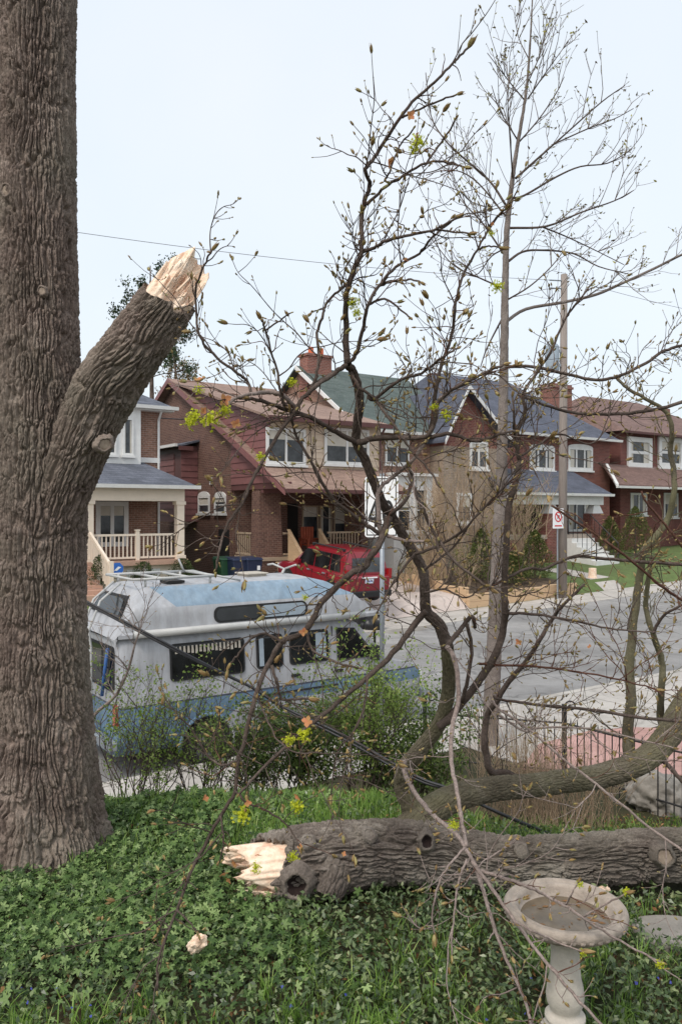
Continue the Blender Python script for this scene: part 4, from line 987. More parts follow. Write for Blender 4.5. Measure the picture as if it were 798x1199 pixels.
for x, zr, wd in ((.10, 1.0, .84), (.20, 1.45, .74), (.34, 1.66, .70), (.6, 1.71, .69), (2.2, 1.72, .69), (2.55, 1.66, .69), (2.95, 1.36, .74), (3.30, 1.0, .82)):
    secs.append((x, [(0.0, .99), (.84, .99), (wd+(.84-wd)*.25, 1.0+(zr-1.0)*.75), (wd, zr-.06 if zr > 1.06 else zr), (wd-.1, zr), (0.0, zr+.015)]))
cb = loft(secs).build('cabin', 'red_paint', V_, smooth=True); cb.modifiers.new('sharp', 'EDGE_SPLIT').split_angle = R(30)
ls = lambda z: (z-1.0)*.155
for sd_ in (1, -1):
    for poly in ([(.45, 1.06), (1.02, 1.06), (1.02, 1.58), (.62, 1.58)], [(1.10, 1.06), (1.92, 1.06), (1.92, 1.58), (1.10, 1.58)], [(2.0, 1.06), (2.98, 1.06), (2.60, 1.52), (2.48, 1.58), (2.0, 1.58)]):
        m = MB(); k_ = len(poly); m.v = [(x, sd_*(.853-ls(z)), z) for x, z in poly]+[(x, sd_*(.80-ls(z)), z) for x, z in poly]
        m.f = [tuple(range(k_)), tuple(range(k_, 2*k_))[::-1]]+[((i+1) % k_, i, k_+i, k_+(i+1) % k_) for i in range(k_)]; m.build('side_window', 'van_glass', V_)
m = MB(); m.v = [(.098, -.62, 1.08), (.098, .62, 1.08), (.205, .55, 1.52), (.205, -.55, 1.52), (.2, -.62, 1.08), (.2, .62, 1.08), (.3, .55, 1.52), (.3, -.55, 1.52)]
m.f = [(0, 1, 2, 3), (7, 6, 5, 4), (0, 4, 5, 1), (1, 5, 6, 2), (2, 6, 7, 3), (3, 7, 4, 0)]; m.build('rear_window', 'house_glass', V_)
m = MB(); m.v = [(2.62, -.60, 1.625), (2.62, .60, 1.625), (3.26, .72, 1.06), (3.26, -.72, 1.06), (2.5, -.6, 1.60), (2.5, .6, 1.60), (3.1, .7, 1.04), (3.1, -.7, 1.04)]
m.f = [(3, 2, 1, 0), (4, 5, 6, 7), (1, 5, 4, 0), (2, 6, 5, 1), (3, 7, 6, 2), (0, 4, 7, 3)]; m.build('windscreen', 'van_glass', V_)
for sd_ in (1, -1):
    B(V_, 'tail_lamp', 'lamp_red', (.02, .12, sd_*.84-.07, sd_*.84+.07, .86, 1.18)); B(V_, 'headlight', 'sign_white', (4.22, 4.37, sd_*.66-.12, sd_*.66+.12, .70, .82))
    m = MB(); m.tube([(.5, sd_*.62, 1.76), (2.4, sd_*.62, 1.77)], .025, 8); m.box(.55, .62, sd_*.62-.03, sd_*.62+.03, 1.70, 1.76); m.box(2.3, 2.37, sd_*.62-.03, sd_*.62+.03, 1.70, 1.76); m.build('roof_rail', 'rubber', V_)
    B(V_, 'wing_mirror', 'red_paint', (2.72, 2.90, sd_*.92-.08, sd_*.92+.08, 1.04, 1.18), bevel=.02)
    B(V_, 'side_moulding', 'maroon_trim', (.9, 3.5, sd_*.905-.015, sd_*.905+.015, .50, .58))
    for x_ in (1.2, 2.1): B(V_, 'door_handle', 'galvanised', (x_, x_+.16, sd_*.90-.02, sd_*.90+.02, .90, .94))
    for x_ in (1.06, 1.96, 2.95): B(V_, 'door_seam', 'dark_void', (x_, x_+.012, sd_*.896-.012, sd_*.896+.012, .40, .96))
B(V_, 'bumper', 'rubber', (-.10, .05, -.86, .86, .30, .50), bevel=.03); B(V_, 'bumper', 'rubber', (4.34, 4.50, -.82, .82, .30, .50), bevel=.03)
pl_ = B(V_, 'number_plate', 'plate_white', (-.018, .03, -.16, .16, .74, .88))
for i in range(6): B(V_, 'plate_mark', 'plate_blue', (-.021, -.017, -.12+.042*i, -.095+.042*i, .78, .83), parent=pl_)
B(V_, 'tailgate_trim', 'sign_white', (-.03, .04, -.30, .30, .90, .935))
for wx in (.82, 3.48):
    for sd_ in (-1, 1):
        wheel(V_, wx, sd_*.80, sd_, .35, .22)
        m = MB(); m.prism([(wx+.41*math.cos(a), .37+.41*math.sin(a)) for a in np.linspace(0, math.pi, 18)], sd_*.62, sd_*.909, 1); m.build('wheel_well', 'dark_void', V_)
V_.root.location.z -= .10

# driveway of the brown brick house
dv0, dv1 = sR0-.6, SC0-.15
sheet('driveway', 'driveway_concrete', np.linspace(dv0-.8, onT(546, 0, 20.45)[0]-.01, 14), np.linspace(WALK_F, 24.7, 45), 0.02)

# ---- wheeled bins by the brown house
def bin_(name, label, mat, s, t):
    z = lz(*W(s, t).xy); T = Local(name, W(s, t, z), TH, label, 'bin', 'wheeled bins')
    m = MB(); m.v = [(-.25, -.28, .06), (.25, -.28, .06), (.25, .24, .06), (-.25, .24, .06), (-.32, -.36, .96), (.32, -.36, .96), (.32, .34, .96), (-.32, .34, .96)]
    m.f = [(3, 2, 1, 0), (4, 5, 6, 7), (0, 1, 5, 4), (1, 2, 6, 5), (2, 3, 7, 6), (3, 0, 4, 7)]; m.build('body', mat, T, bevel=.03)
    m = MB(); m.v = [(-.34, -.40, .965), (.34, -.40, .965), (.34, .38, .965), (-.34, .38, .965), (-.30, -.34, 1.04), (.30, -.34, 1.04), (.30, .34, 1.08), (-.30, .34, 1.08)]
    m.f = [(3, 2, 1, 0), (4, 5, 6, 7), (0, 1, 5, 4), (1, 2, 6, 5), (2, 3, 7, 6), (3, 0, 4, 7)]; m.build('lid', mat, T, bevel=.02)
    m = MB(); m.tube([(-.28, .44, .92), (.28, .44, .92)], .02, 8); m.box(-.29, -.25, .34, .45, .90, .94); m.box(.25, .29, .34, .45, .90, .94); m.build('handle', mat, T)
    for sx in (-.27, .27):
        m = MB(); m.prism([(.24+.11*math.cos(a), .11+.11*math.sin(a)) for a in np.linspace(0, 2*math.pi, 16, endpoint=False)], sx-.03, sx+.03, 0); m.build('wheel', 'rubber', T)
    return T
tb = TB-.45
T = bin_('wheeled_bin', 'navy blue wheeled bin beside the brick porch pillar', 'bin_blue', onT(293, 0, tb)[0], tb); B(T, 'sticker', 'sign_white', (.10, .22, -.345, -.325, .60, .76))
bin_('wheeled_bin', 'dark blue wheeled bin between the green bin and the other blue bin', 'bin_blue', onT(277, 0, tb+.1)[0], tb+.1)
bin_('wheeled_bin', 'green wheeled bin left of the blue bins', 'bin_green', onT(263, 0, tb+.55)[0], tb+.55)

# ---- black bags at the kerb by the red car
for i, (px, py, r, lab) in enumerate(((434, 712, .20, 'topmost black bag of the heap behind the red car'), (424, 722, .26, 'wide slumped black bag between red car and camper van'), (438, 735, .28, 'largest black bag nearest the van cab, behind the grey sign pole'))):
    t_ = 19.6-.35*i; s_, _ = onT(px, py, t_); p = W(s_, t_); z = lz(p.x, p.y)
    bm = bmesh.new(); bmesh.ops.create_icosphere(bm, subdivisions=4, radius=1)
    for v in bm.verts:
        n_ = mnoise.noise(v.co*1.6+Vector((i*7, 0, 0)))*.25+mnoise.noise(v.co*4+Vector((i*3, 2, 0)))*.10
        v.co = v.co*(1+n_); v.co.x *= r*1.15; v.co.y *= r; v.co.z = max(v.co.z*r*1.25, -r*.75)
    me = bpy.data.meshes.new('rubbish_bag'); bm.to_mesh(me); bm.free()
    for q in me.polygons: q.use_smooth = True
    tag(link('rubbish_bag', me, 'bag_black', None, (p.x, p.y, z+r*.75)), lab, 'bag', 'black bags at the kerb')

# ================================================================== poles, wires, signs, garden edges
def pole_at(px, py, t): s_, z_ = onT(px, py, t); return s_, z_
up_t = 20.05; us, ubase = onT(658, 690, up_t); up = W(us, up_t); ug = lz(up.x, up.y); utop = onT(660, 322, up_t)[1]
T = Free('utility_pole', (up.x, up.y, ug), 'weathered wooden utility pole standing on the far pavement', 'pole')
m = MB(); m.tube([(up.x, up.y, ug-.3), (up.x+.02, up.y, (ug+utop)/2), (up.x+.06, up.y, utop)], [.17, .155, .125], 14); m.build('shaft', 'pole_wood', T, smooth=True)
for dz in (-.25, -.55):
    m = MB(); m.tube([(up.x-.05, up.y-.05, utop+dz), (up.x-.55, up.y-.2, utop+dz-.02)], .028, 8); m.build('bracket', 'galvanised', T)
zt_ = P(650, 436, up.y).z; zt1 = P(650, 404, up.y).z
m = MB(); m.lathe([(.02, -.02), (.24, 0), (.26, .08), (.26, zt1-zt_-.1), (.20, zt1-zt_), (.02, zt1-zt_+.02)], (up.x-.42, up.y-.1, zt_), 20); m.build('transformer', 'insulator', T, smooth=True)
for q0, q1 in ((zt_+.2, zt_+.3), (zt1-.3, zt1-.2)): B(T, 'transformer_mount', 'galvanised', (up.x-.2, up.x-.1, up.y-.14, up.y-.06, q0, q1))
m = MB(); m.tube([(up.x-.42, up.y-.1, zt1), (up.x-.42, up.y-.1, zt1+.25)], .04, 8); m.build('bushing', 'galvanised', T)
# prohibition sign on its own post beside the pole
ss_, sz_ = onT(652, 607, up_t-.1); sp_ = W(ss_, up_t-.1); w_ = .30
T = Free('parking_sign', (sp_.x, sp_.y, lz(sp_.x, sp_.y)), 'small white sign with a red crossed ring beside the utility pole', 'sign')
def face_box(mm, cx, cz, hw, hh_, o0, o1):      # plate facing the street (towards -N)
    q = []
    for o in (o0, o1):
        for a, b in ((-hw, -hh_), (hw, -hh_), (hw, hh_), (-hw, hh_)): q.append((sp_.x+U[0]*(cx+a)-N[0]*o, sp_.y+U[1]*(cx+a)-N[1]*o, cz+b))
    n0 = len(mm.v); mm.v += q; mm.f += [tuple(n0+i for i in f) for f in ((0, 3, 2, 1), (4, 5, 6, 7), (0, 1, 5, 4), (1, 2, 6, 5), (2, 3, 7, 6), (3, 0, 4, 7))]
m = MB(); face_box(m, 0, sz_, .30, .38, .03, .04); m.build('plate', 'sign_white', T)
m = MB(); n_ = 28
for k_ in range(n_):
    a0_, a1_ = 2*math.pi*k_/n_, 2*math.pi*(k_+1)/n_; f = lambda a, r: (sp_.x+U[0]*r*math.cos(a)-N[0]*.046, sp_.y+U[1]*r*math.cos(a)-N[1]*.046, sz_+.06+r*math.sin(a))
    m.quad(f(a0_, .15), f(a0_, .20), f(a1_, .20), f(a1_, .15))
f2 = lambda a, b: (sp_.x+U[0]*a-N[0]*.046, sp_.y+U[1]*a-N[1]*.046, sz_+.06+b)
m.quad(f2(-.13, .09), f2(-.09, .13), f2(.13, -.09), f2(.09, -.13)); m.build('ring', 'sign_red', T)
m = MB(); face_box(m, -.035, sz_+.06, .016, .085, .042, .044); face_box(m, .02, sz_+.105, .04, .016, .042, .044); face_box(m, .02, sz_+.045, .04, .016, .042, .044); face_box(m, .055, sz_+.075, .014, .045, .042, .044); m.build('letter', 'iron_black', T)
m = MB(); face_box(m, 0, sz_-.28, .2, .025, .042, .045); m.build('arrow_bar', 'sign_red', T)
m = MB(); m.tube([(sp_.x, sp_.y, lz(sp_.x, sp_.y)-.1), (sp_.x, sp_.y, sz_+.42)], .03, 8); m.build('post', 'galvanised', T)
# speed limit sign on a grey pole at the near pavement, in front of the van cab
gd = 13.35; gp = P(447, 600, gd); gg = lz(gp.x, gp.y)
T = Free('speed_sign', (gp.x, gp.y, gg), 'tall white number sign on a plain grey pole in front of the van cab', 'sign')
T.root.rotation_euler = (0, 0, R(-14)); zt_, zb_ = P(447, 558, gd).z, P(447, 629, gd).z; T.o = np.array((0., 0., gg))
m = MB(); m.tube([(0, 0, gg-.1), (0, 0, zt_+.05)], .040, 14); m.build('pole', 'galvanised', T, smooth=True)
hw = .285; m = MB(); m.prism(rrect(-hw, hw, zb_, zt_, .05), -.056, -.048, 1); pl_ = m.build('plate', 'sign_white', T)
m = MB(); b_ = .016
for x0, x1, z0_, z1_ in ((-hw+.03, hw-.03, zt_-.03-b_, zt_-.03), (-hw+.03, hw-.03, zb_+.03, zb_+.03+b_), (-hw+.03, -hw+.03+b_, zb_+.03+b_, zt_-.03-b_), (hw-.03-b_, hw-.03, zb_+.03+b_, zt_-.03-b_)): m.box(x0, x1, -.060, -.0565, z0_, z1_)
m.build('border', 'iron_black', T, pl_)
zd0 = P(447, 617, gd).z; hd = .45; w_ = .055
m = MB(); x0 = -.225; m.box(x0+.115, x0+.115+w_, -.061, -.057, zd0, zd0+hd); m.box(x0, x0+.113, -.061, -.057, zd0+.11, zd0+.11+w_); m.prism([(x0, zd0+.168), (x0+.05, zd0+.168), (x0+.113, zd0+hd-.10), (x0+.113, zd0+hd)], -.061, -.057, 1); m.build('digit', 'iron_black', T, pl_)
m = MB(); cx_ = .115; nn = 32
for q in range(nn):
    a0_, a1_ = 2*math.pi*q/nn, 2*math.pi*(q+1)/nn; f = lambda a, k_: (cx_+(.10-(w_ if k_ else 0))*math.cos(a), -.061, zd0+hd/2+(hd/2-(w_ if k_ else 0))*math.sin(a)); m.quad(f(a0_, 1), f(a0_, 0), f(a1_, 0), f(a1_, 1))
m.build('digit', 'iron_black', T, pl_)
for zz in (zt_-.15, zb_+.15): B(T, 'clamp', 'galvanised', (-.05, .05, -.047, .045, zz-.02, zz+.02))

def wire(name, label, a, b, sag, r, mat='cable_black', n=24):
    pts = [Vector(a).lerp(Vector(b), i/n)-Vector((0, 0, sag*4*(i/n)*(1-i/n))) for i in range(n+1)]
    o0 = pts[0]; m = MB(); m.tube([p-o0 for p in pts], r, 6); o = m.build(name, mat); o.location = o0
    return tag(o, label, 'wire')
utp = Vector((up.x-.5, up.y-.2, utop-.27))
wire('overhead_wire', 'thin wire crossing the sky from the big trunk to the utility pole', P(-160, 232, 22), utp, .35, .009, 'wire_grey')
wire('overhead_wire', 'thin wire running right from the utility pole top', Vector((up.x+.06, up.y, utop-.1)), W(us+26, up_t+1, utop+1.6), .5, .009, 'wire_grey')
wire('service_wire', 'thin drooping wire between the grey roofed house and the maroon gable', W(SB-.2, TB+3, onS(235, 497, SB)[1]), P(120, 483, 27.5), .08, .02)

# downed cable lying from upper left across the shrubs to the lawn
cpx = [(60, 686, 7.9), (97, 702, 7.75), (175, 743, 7.5), (220, 767, 7.35), (265, 790, 7.2), (297, 806, 7.1), (336, 830, 6.95), (402, 861, 6.75), (487, 909, 6.5), (524, 923, 6.4), (580, 950, 6.25), (647, 978, 6.12), (690, 996, 6.02)]
cp = catmull([P(*q) for q in cpx], 5)
for j, (dx, dz, lab) in enumerate(((0, 0, 'upper strand of the fallen black cable slanting across in front of the van'), (.010, -.026, 'lower strand of the fallen black cable slanting across in front of the van'))):
    m = MB(); m.tube([Vector(p)+Vector((dx*math.sin(i*.3), 0, dz*(.6+.4*math.sin(i*.22))))-Vector(cp[0]) for i, p in enumerate(cp)], .0125, 8); o = m.build('fallen_cable', 'cable_black', smooth=True); o.location = cp[0]
    tag(o, lab, 'cable', 'fallen cable strands')

# timber edged bed by the far pavement
cS, _ = onT(546, 0, 20.45); zc0 = lz(*W(cS, 20.4).xy)
T = Street('timber_bed_edge', cS, 20.45, zc0, 'low sawn timber wall edging the planted bed by the far pavement', 'retaining wall')
sE = onT(672, 0, 20.45)[0]; L_ = (sE-cS)/3
for r_ in range(2):
    for i in range(3):
        z0_ = lz(*W(cS+L_*(i+.5), 20.3).xy)-.06+.275*r_
        B(T, 'timber', 'lumber', (cS+L_*i+.003+(.1 if r_ and i else 0), cS+L_*(i+1)-.003+(.1 if r_ and i < 2 else 0), 20.33, 20.50, z0_, z0_+.27), bevel=.012)
    for i in range(3):
        z0_ = lz(*W(cS, 20.5+1.3*i+.9).xy)-.26+.275*r_+.02*i
        B(T, 'timber', 'lumber', (cS-.003, cS+.165, 20.505+1.3*i, 20.50+1.3*(i+1), z0_, z0_+.27), bevel=.012)
sheet('garden_bed', 'garden_soil', np.linspace(cS+.17, sE, 12), np.concatenate([[20.51, 20.9], np.linspace(21.3, 26.9, 14)]), .06)
sheet('garden_path', 'concrete', np.linspace(onT(690, 0, 21)[0], onT(690, 0, 21)[0]+1.3, 4), np.linspace(20.3, 23.6, 10), .012)
# small tan box on the bed (a cut stump) near the utility pole
st_, sz0 = onT(693, 661, 21.2); p = W(st_, 21.2); z = lz(p.x, p.y)
m = MB(); m.lathe([(.20, 0), (.17, .1), (.155, .40), (.15, .42), (.02, .425)], (0, 0, 0), 16); o = m.build('tree_stump', 'fresh_wood', smooth=False); o.location = (p.x, p.y, z-.01); tag(o, 'short pale cut stump in the bed right of the utility pole', 'stump')
# round blue yard sign in front of the grey roofed house
bs, bz = onT(137, 666, 23.9); p = W(bs, 23.9); z = lz(p.x, p.y)
T = Free('yard_sign', (p.x, p.y, z), 'small round blue yard sign in front of the cream porch', 'sign')
m = MB(); m.tube([(p.x, p.y, z-.05), (p.x, p.y, bz)], .012, 6); m.build('stake', 'galvanised', T)
m = MB(); f = lambda a, o, r=.20: (p.x+U[0]*r*math.cos(a)-N[0]*o, p.y+U[1]*r*math.cos(a)-N[1]*o, bz+r*math.sin(a))
ang = [2*math.pi*i/8+R(22.5) for i in range(8)]
m.v = [f(a, .02) for a in ang]+[f(a, .045) for a in ang]; m.f = [tuple(range(8)), tuple(range(8, 16))[::-1]]+[((i+1) % 8, i, 8+i, 8+(i+1) % 8) for i in range(8)]; m.build('plate', 'sign_blue', T)
m = MB(); g = lambda a, b: (p.x+U[0]*a-N[0]*.05, p.y+U[1]*a-N[1]*.05, bz+b); m.quad(g(-.11, -.05), g(-.02, -.06), g(.12, .05), g(.02, .07)); m.build('mark', 'sign_white', T)

# ---- iron fence along the bottom of the yard
fa = P(497, 905, 11.6); fb = P(660, 895, 11.0); fc = P(850, 950, 9.2)
T = Free('iron_fence', (fb.x, fb.y, lz(fb.x, fb.y)), 'black wrought iron fence with scrolled posts at the bottom of the lawn', 'fence')
def run(p, q, n):
    p, q = Vector(p), Vector(q); L0 = (q-p).length; up_ = []
    zt = [max(lz(p.x, p.y), .2)+.92, max(lz(q.x, q.y), .2)+.92]
    m = MB()
    for dz in (-.06, -.72): m.tube([(p.x, p.y, zt[0]+dz), (q.x, q.y, zt[1]+dz)], .014, 6)
    m.build('rail', 'iron_black', T)
    for i in range(n+1):
        f = i/n; x, y = p.x+(q.x-p.x)*f, p.y+(q.y-p.y)*f; zt_ = zt[0]+(zt[1]-zt[0])*f
        m = MB(); m.tube([(x, y, zt_-.95), (x, y, zt_-.02), (x, y, zt_+.03)], [.008, .008, .002], 6); m.build('bar', 'iron_black', T)
run(fa, fb, 15); run(fb, fc, 21)
for p in (fa, fb, fc):
    z = max(lz(p.x, p.y), .2); m = MB(); m.box(p.x-.028, p.x+.028, p.y-.028, p.y+.028, z-.2, z+1.12)
    pts = []
    for i in range(22):
        a = i/21*2.6*math.pi; r = .085*(1-i/26); pts.append((p.x+.09+r*math.cos(math.pi-a)*1.0, p.y, z+1.09+r*math.sin(math.pi-a)))
    m.tube(pts, .011, 6); m.build('post', 'iron_black', T)
# boulder behind the fence
bp = P(772, 945, 10.2); bz = lz(bp.x, bp.y)
bm = bmesh.new(); bmesh.ops.create_icosphere(bm, subdivisions=5, radius=1)
for v in bm.verts:
    n_ = mnoise.fractal(v.co*1.2+Vector((3, 1, 5)), .8, 2.1, 7); v.co = v.co*(1+.34*n_); v.co.x *= .42; v.co.y *= .36; v.co.z *= .34
me = bpy.data.meshes.new('boulder'); bm.to_mesh(me); bm.free(); me.polygons.foreach_set('use_smooth', [True]*len(me.polygons))
tag(link('boulder', me, 'stone', None, (bp.x, bp.y, bz+.10)), 'grey rough boulder behind the iron fence', 'boulder')

# ================================================================== bird bath, stepping stone
bd_ = 3.62; bc = P(661, 1062, bd_); bgz = lz(bc.x, bc.y)-.02; rimz = bc.z
T = Free('bird_bath', (bc.x, bc.y, bgz), 'grey cast concrete bird bath on a turned pedestal in the lawn', 'bird bath')
hz = rimz-bgz; Rr = .275
prof = [(.02, -.105), (.085, -.105), (.11, -.098), (.165, -.078), (.215, -.052), (.250, -.030), (.268, -.012), (.275, .006), (.274, .018), (.268, .028), (.256, .033), (.246, .030), (.240, .022), (.232, .020), (.226, .024), (.218, .022), (.210, .008), (.204, -.014), (.196, -.030), (.16, -.046), (.08, -.054), (.004, -.056)]
m = MB(); m.lathe(prof, (bc.x, bc.y, rimz-.018), 96); bo_ = m.build('bowl', 'concrete_cast', T, smooth=True)
for i in range(44):          # moulded petals round the outside of the rim
    a = 2*math.pi*i/44; m = MB(); c0 = Vector((bc.x+.270*math.cos(a), bc.y+.270*math.sin(a), rimz-.020))
    tgt = Vector((math.cos(a), math.sin(a), -.7)).normalized()
    m.tube([c0-tgt*.0+Vector((0, 0, .004)), c0-Vector((math.cos(a)*.022, math.sin(a)*.022, .012)), c0-Vector((math.cos(a)*.052, math.sin(a)*.052, .028))], [.014, .016, .008], 6); m.build('petal', 'concrete_cast', T, bo_, smooth=True)
m = MB(); m.lathe([(.1985, -.027), (.15, -.0265), (.001, -.0265)], (bc.x, bc.y, rimz-.018), 48, close=False); m.build('water', 'water', T, smooth=True)
for i in range(46):
    a = random.uniform(0, 6.28); r = .19*math.sqrt(random.random()); c0 = (bc.x+r*math.cos(a), bc.y+r*math.sin(a), rimz-.043)
    q = random.uniform(0, 3.14); l = random.uniform(.006, .022); w = l*random.uniform(.25, .6); m = MB()
    m.quad(*[(c0[0]+x*math.cos(q)-y*math.sin(q), c0[1]+x*math.sin(q)+y*math.cos(q), c0[2]+random.uniform(-.001, .003)) for x, y in ((-l, 0), (0, -w), (l, 0), (0, w))]); m.build('debris', 'dead_leaf', T)
pz = rimz-.122
prof = [(.02, 0), (.085, 0), (.072, -.02), (.055, -.04), (.052, -.08), (.054, -.13), (.058, -.18), (.066, -.22), (.070, -.26), (.067, -.29), (.056, -.315), (.052, -.33), (.060, -.338), (.074, -.345), (.074, -.36), (.060, -.368), (.068, -.38), (.092, -.41), (.112, -.45), (.122, -.50), (.122, -.53), (.136, -.535), (.136, -.62), (.01, -.62)]
s_ = (pz-bgz+.03)/.62
m = MB(); m.lathe([(r*1.22, z*s_) for r, z in prof], (bc.x, bc.y, pz), 56); m.build('pedestal', 'pedestal_cast', T, smooth=True)
sp = P(788, 1092, 4.66); m = MB()
n_ = 22; ring = [(.24*(1+.12*math.sin(3*a+1))*math.cos(a), .20*(1+.1*math.cos(2*a))*math.sin(a)) for a in np.linspace(0, 2*math.pi, n_, endpoint=False)]
m.prism(ring, -.05, .04, 2); o = m.build('stepping_stone', 'stone', bevel=.015); o.location = (sp.x, sp.y, lz(sp.x, sp.y)+.01); tag(o, 'flat grey stepping stone in the lawn right of the bird bath', 'stone')
FACE_DIR = np.array((-.2, -.75, .62))
class Tubes:
    """many thin tapering tubes in one mesh, numpy"""
    def __init__(self, n=4): self.n = n; self.V = []; self.F = []; self.k = 0
    def add(self, pts, rad):
        pts = np.asarray(pts, float); k = len(pts); n = self.n
        t = np.gradient(pts, axis=0); t /= np.linalg.norm(t, axis=1)[:, None]+1e-9
        a = np.cross(t, (.31, .77, .55)); a /= np.linalg.norm(a, axis=1)[:, None]+1e-9; b = np.cross(t, a)
        th = np.arange(n)*2*np.pi/n; r = np.asarray(rad, float)[:, None, None]
        ring = pts[:, None, :]+r*(np.cos(th)[None, :, None]*a[:, None, :]+np.sin(th)[None, :, None]*b[:, None, :])
        self.V.append(ring.reshape(-1, 3)); i = np.arange(k*n).reshape(k, n)+self.k; nx = np.roll(i, -1, axis=1)
        self.F.append(np.stack([i[:-1], nx[:-1], nx[1:], i[1:]], -1).reshape(-1, 4)); self.k += k*n
    def build(self, name, mat, T, parent=None, kind=None):
        me = fast_mesh(name, np.concatenate(self.V)-T.o, np.concatenate(self.F), True); o = link(name, me, mat, parent if parent is not None else T.root)
        if kind: o['kind'] = kind
        return o
# ================================================================== bark geometry
class VNoise:
    """periodic (in u) value noise"""
    def __init__(self, nu, seed, nv=256): self.g = np.random.default_rng(seed).random((nu, nv)); self.nu, self.nv = nu, nv
    def __call__(self, u, v):           # u in [0,1) around, v in cells
        x = u*self.nu; i = np.floor(x).astype(int); fx = x-i; j = np.floor(v).astype(int); fy = v-j
        fx = fx*fx*(3-2*fx); fy = fy*fy*(3-2*fy); g = self.g; a = lambda p, q: g[p % self.nu, q % self.nv]
        return (a(i, j)*(1-fx)+a(i+1, j)*fx)*(1-fy)+(a(i, j+1)*(1-fx)+a(i+1, j+1)*fx)*fy
def voro(u, v, nu, seed, jit=.9):
    """F2-F1 of a jittered grid, u in [0,1) periodic with nu cells, v in cells"""
    g = np.random.default_rng(seed); tx = g.random((nu, 512)); ty = g.random((nu, 512))
    x = u*nu; i = np.floor(x).astype(int); j = np.floor(v).astype(int)
    f1 = np.full(u.shape, 9.0); f2 = f1.copy()
    for di in (-1, 0, 1):
        for dj in (-1, 0, 1):
            a = (i+di) % nu; b = (j+dj) % 512
            d = np.hypot(i+di+.5+jit*(tx[a, b]-.5)-x, j+dj+.5+jit*(ty[a, b]-.5)-v)
            f2 = np.minimum(f2, np.maximum(f1, d)); f1 = np.minimum(f1, d)
    return f2-f1
def bark(u, vm, circ, seed, cw=.045, ch=.17, depth=.016, plate=.30):
    """bark relief in metres. u around [0,1), vm metres along"""
    nu = max(5, int(round(circ/cw)))
    n1, n2, n3 = VNoise(max(4, nu//3), seed), VNoise(nu, seed+1), VNoise(max(3, nu//6), seed+2)
    uw = u+(n1(u, vm/.26)-.5)*1.1/nu+(n2(u, vm/.05)-.5)*.45/nu+(n3(u, vm/.6)-.5)*2.0/nu; vw = vm/ch+(n1(u, vm/.1+40)-.5)*.7
    h = np.clip((voro(uw % 1.0, vw, nu, seed+3)-.05)/(plate-.05), 0, 1); h = np.sqrt(h*h*(3-2*h))
    h2 = np.clip(voro((uw*1.0+.13) % 1.0, vw*2.6+9, nu*2, seed+4)/.4, 0, 1)
    fine = VNoise(nu*4, seed+5)(u, vm/.012)
    return depth*(.60*h+.42*h2*h+.28*(fine-.5)+.22*(n1(u, vm/.3+7)-.5))
def bark_tube(name, mat, T, ctr, rad, seed, nu=220, res=.008, lobes=None, jag=0.0, jag_fn=None, parent=None, cap0=False, **kw):
    """a limb with furrowed bark. ctr/rad control points along the axis (world), rad may be function of u via lobes(u, f)"""
    c = catmull(np.array([tuple(p) for p in ctr]), 12); k0 = len(ctr); r = np.interp(np.linspace(0, k0-1, len(c)), range(k0), rad)
    seg = np.linalg.norm(np.diff(c, axis=0), axis=1); L = np.concatenate([[0], np.cumsum(seg)])
    nv = int(L[-1]/res)+2; l = np.linspace(0, L[-1], nv)
    C = np.stack([np.interp(l, L, c[:, i]) for i in range(3)], 1); Rr = np.interp(l, L, r)
    # smooth
    T_ = np.gradient(C, axis=0); T_ /= np.linalg.norm(T_, axis=1)[:, None]
    for _ in range(6): T_[1:-1] = (T_[:-2]+2*T_[1:-1]+T_[2:])/4
    T_ /= np.linalg.norm(T_, axis=1)[:, None]
    A = np.zeros_like(C); a = np.cross(T_[0], (0.3, 0.9, .1)); a /= np.linalg.norm(a)
    for i in range(nv):
        a = a-T_[i]*np.dot(a, T_[i]); a /= np.linalg.norm(a); A[i] = a
    Bv = np.cross(T_, A)
    u = np.arange(nu)/nu; UU, LL = np.meshgrid(u, l); th = UU*2*np.pi
    base = Rr[:, None]*np.ones_like(UU)
    if lobes is not None: base = base*lobes(UU, LL/L[-1])
    off = bark(UU, LL, 2*np.pi*float(np.mean(rad)), seed, **kw)
    dirv = np.cos(th)[..., None]*A[:, None, :]+np.sin(th)[..., None]*Bv[:, None, :]
    pos = C[:, None, :]+dirv*(base+off-.65*kw.get('depth', .016))[..., None]
    if jag_fn is not None:
        e = jag_fn(UU, np.dot(dirv[-1], FACE_DIR)[None, :]); f = np.clip((LL-(L[-1]-.30))/.30, 0, 1); pos = pos+T_[:, None, :]*(e*f)[..., None]
    V = pos.reshape(-1, 3)-T.o; idx = np.arange(nv*nu).reshape(nv, nu); nx = np.roll(idx, -1, axis=1)
    F = np.stack([idx[:-1], nx[:-1], nx[1:], idx[1:]], -1).reshape(-1, 4)
    me = fast_mesh(name, V, F, True); o = link(name, me, mat, parent if parent is not None else T.root)
    return o, (C, T_, A, Bv, Rr)
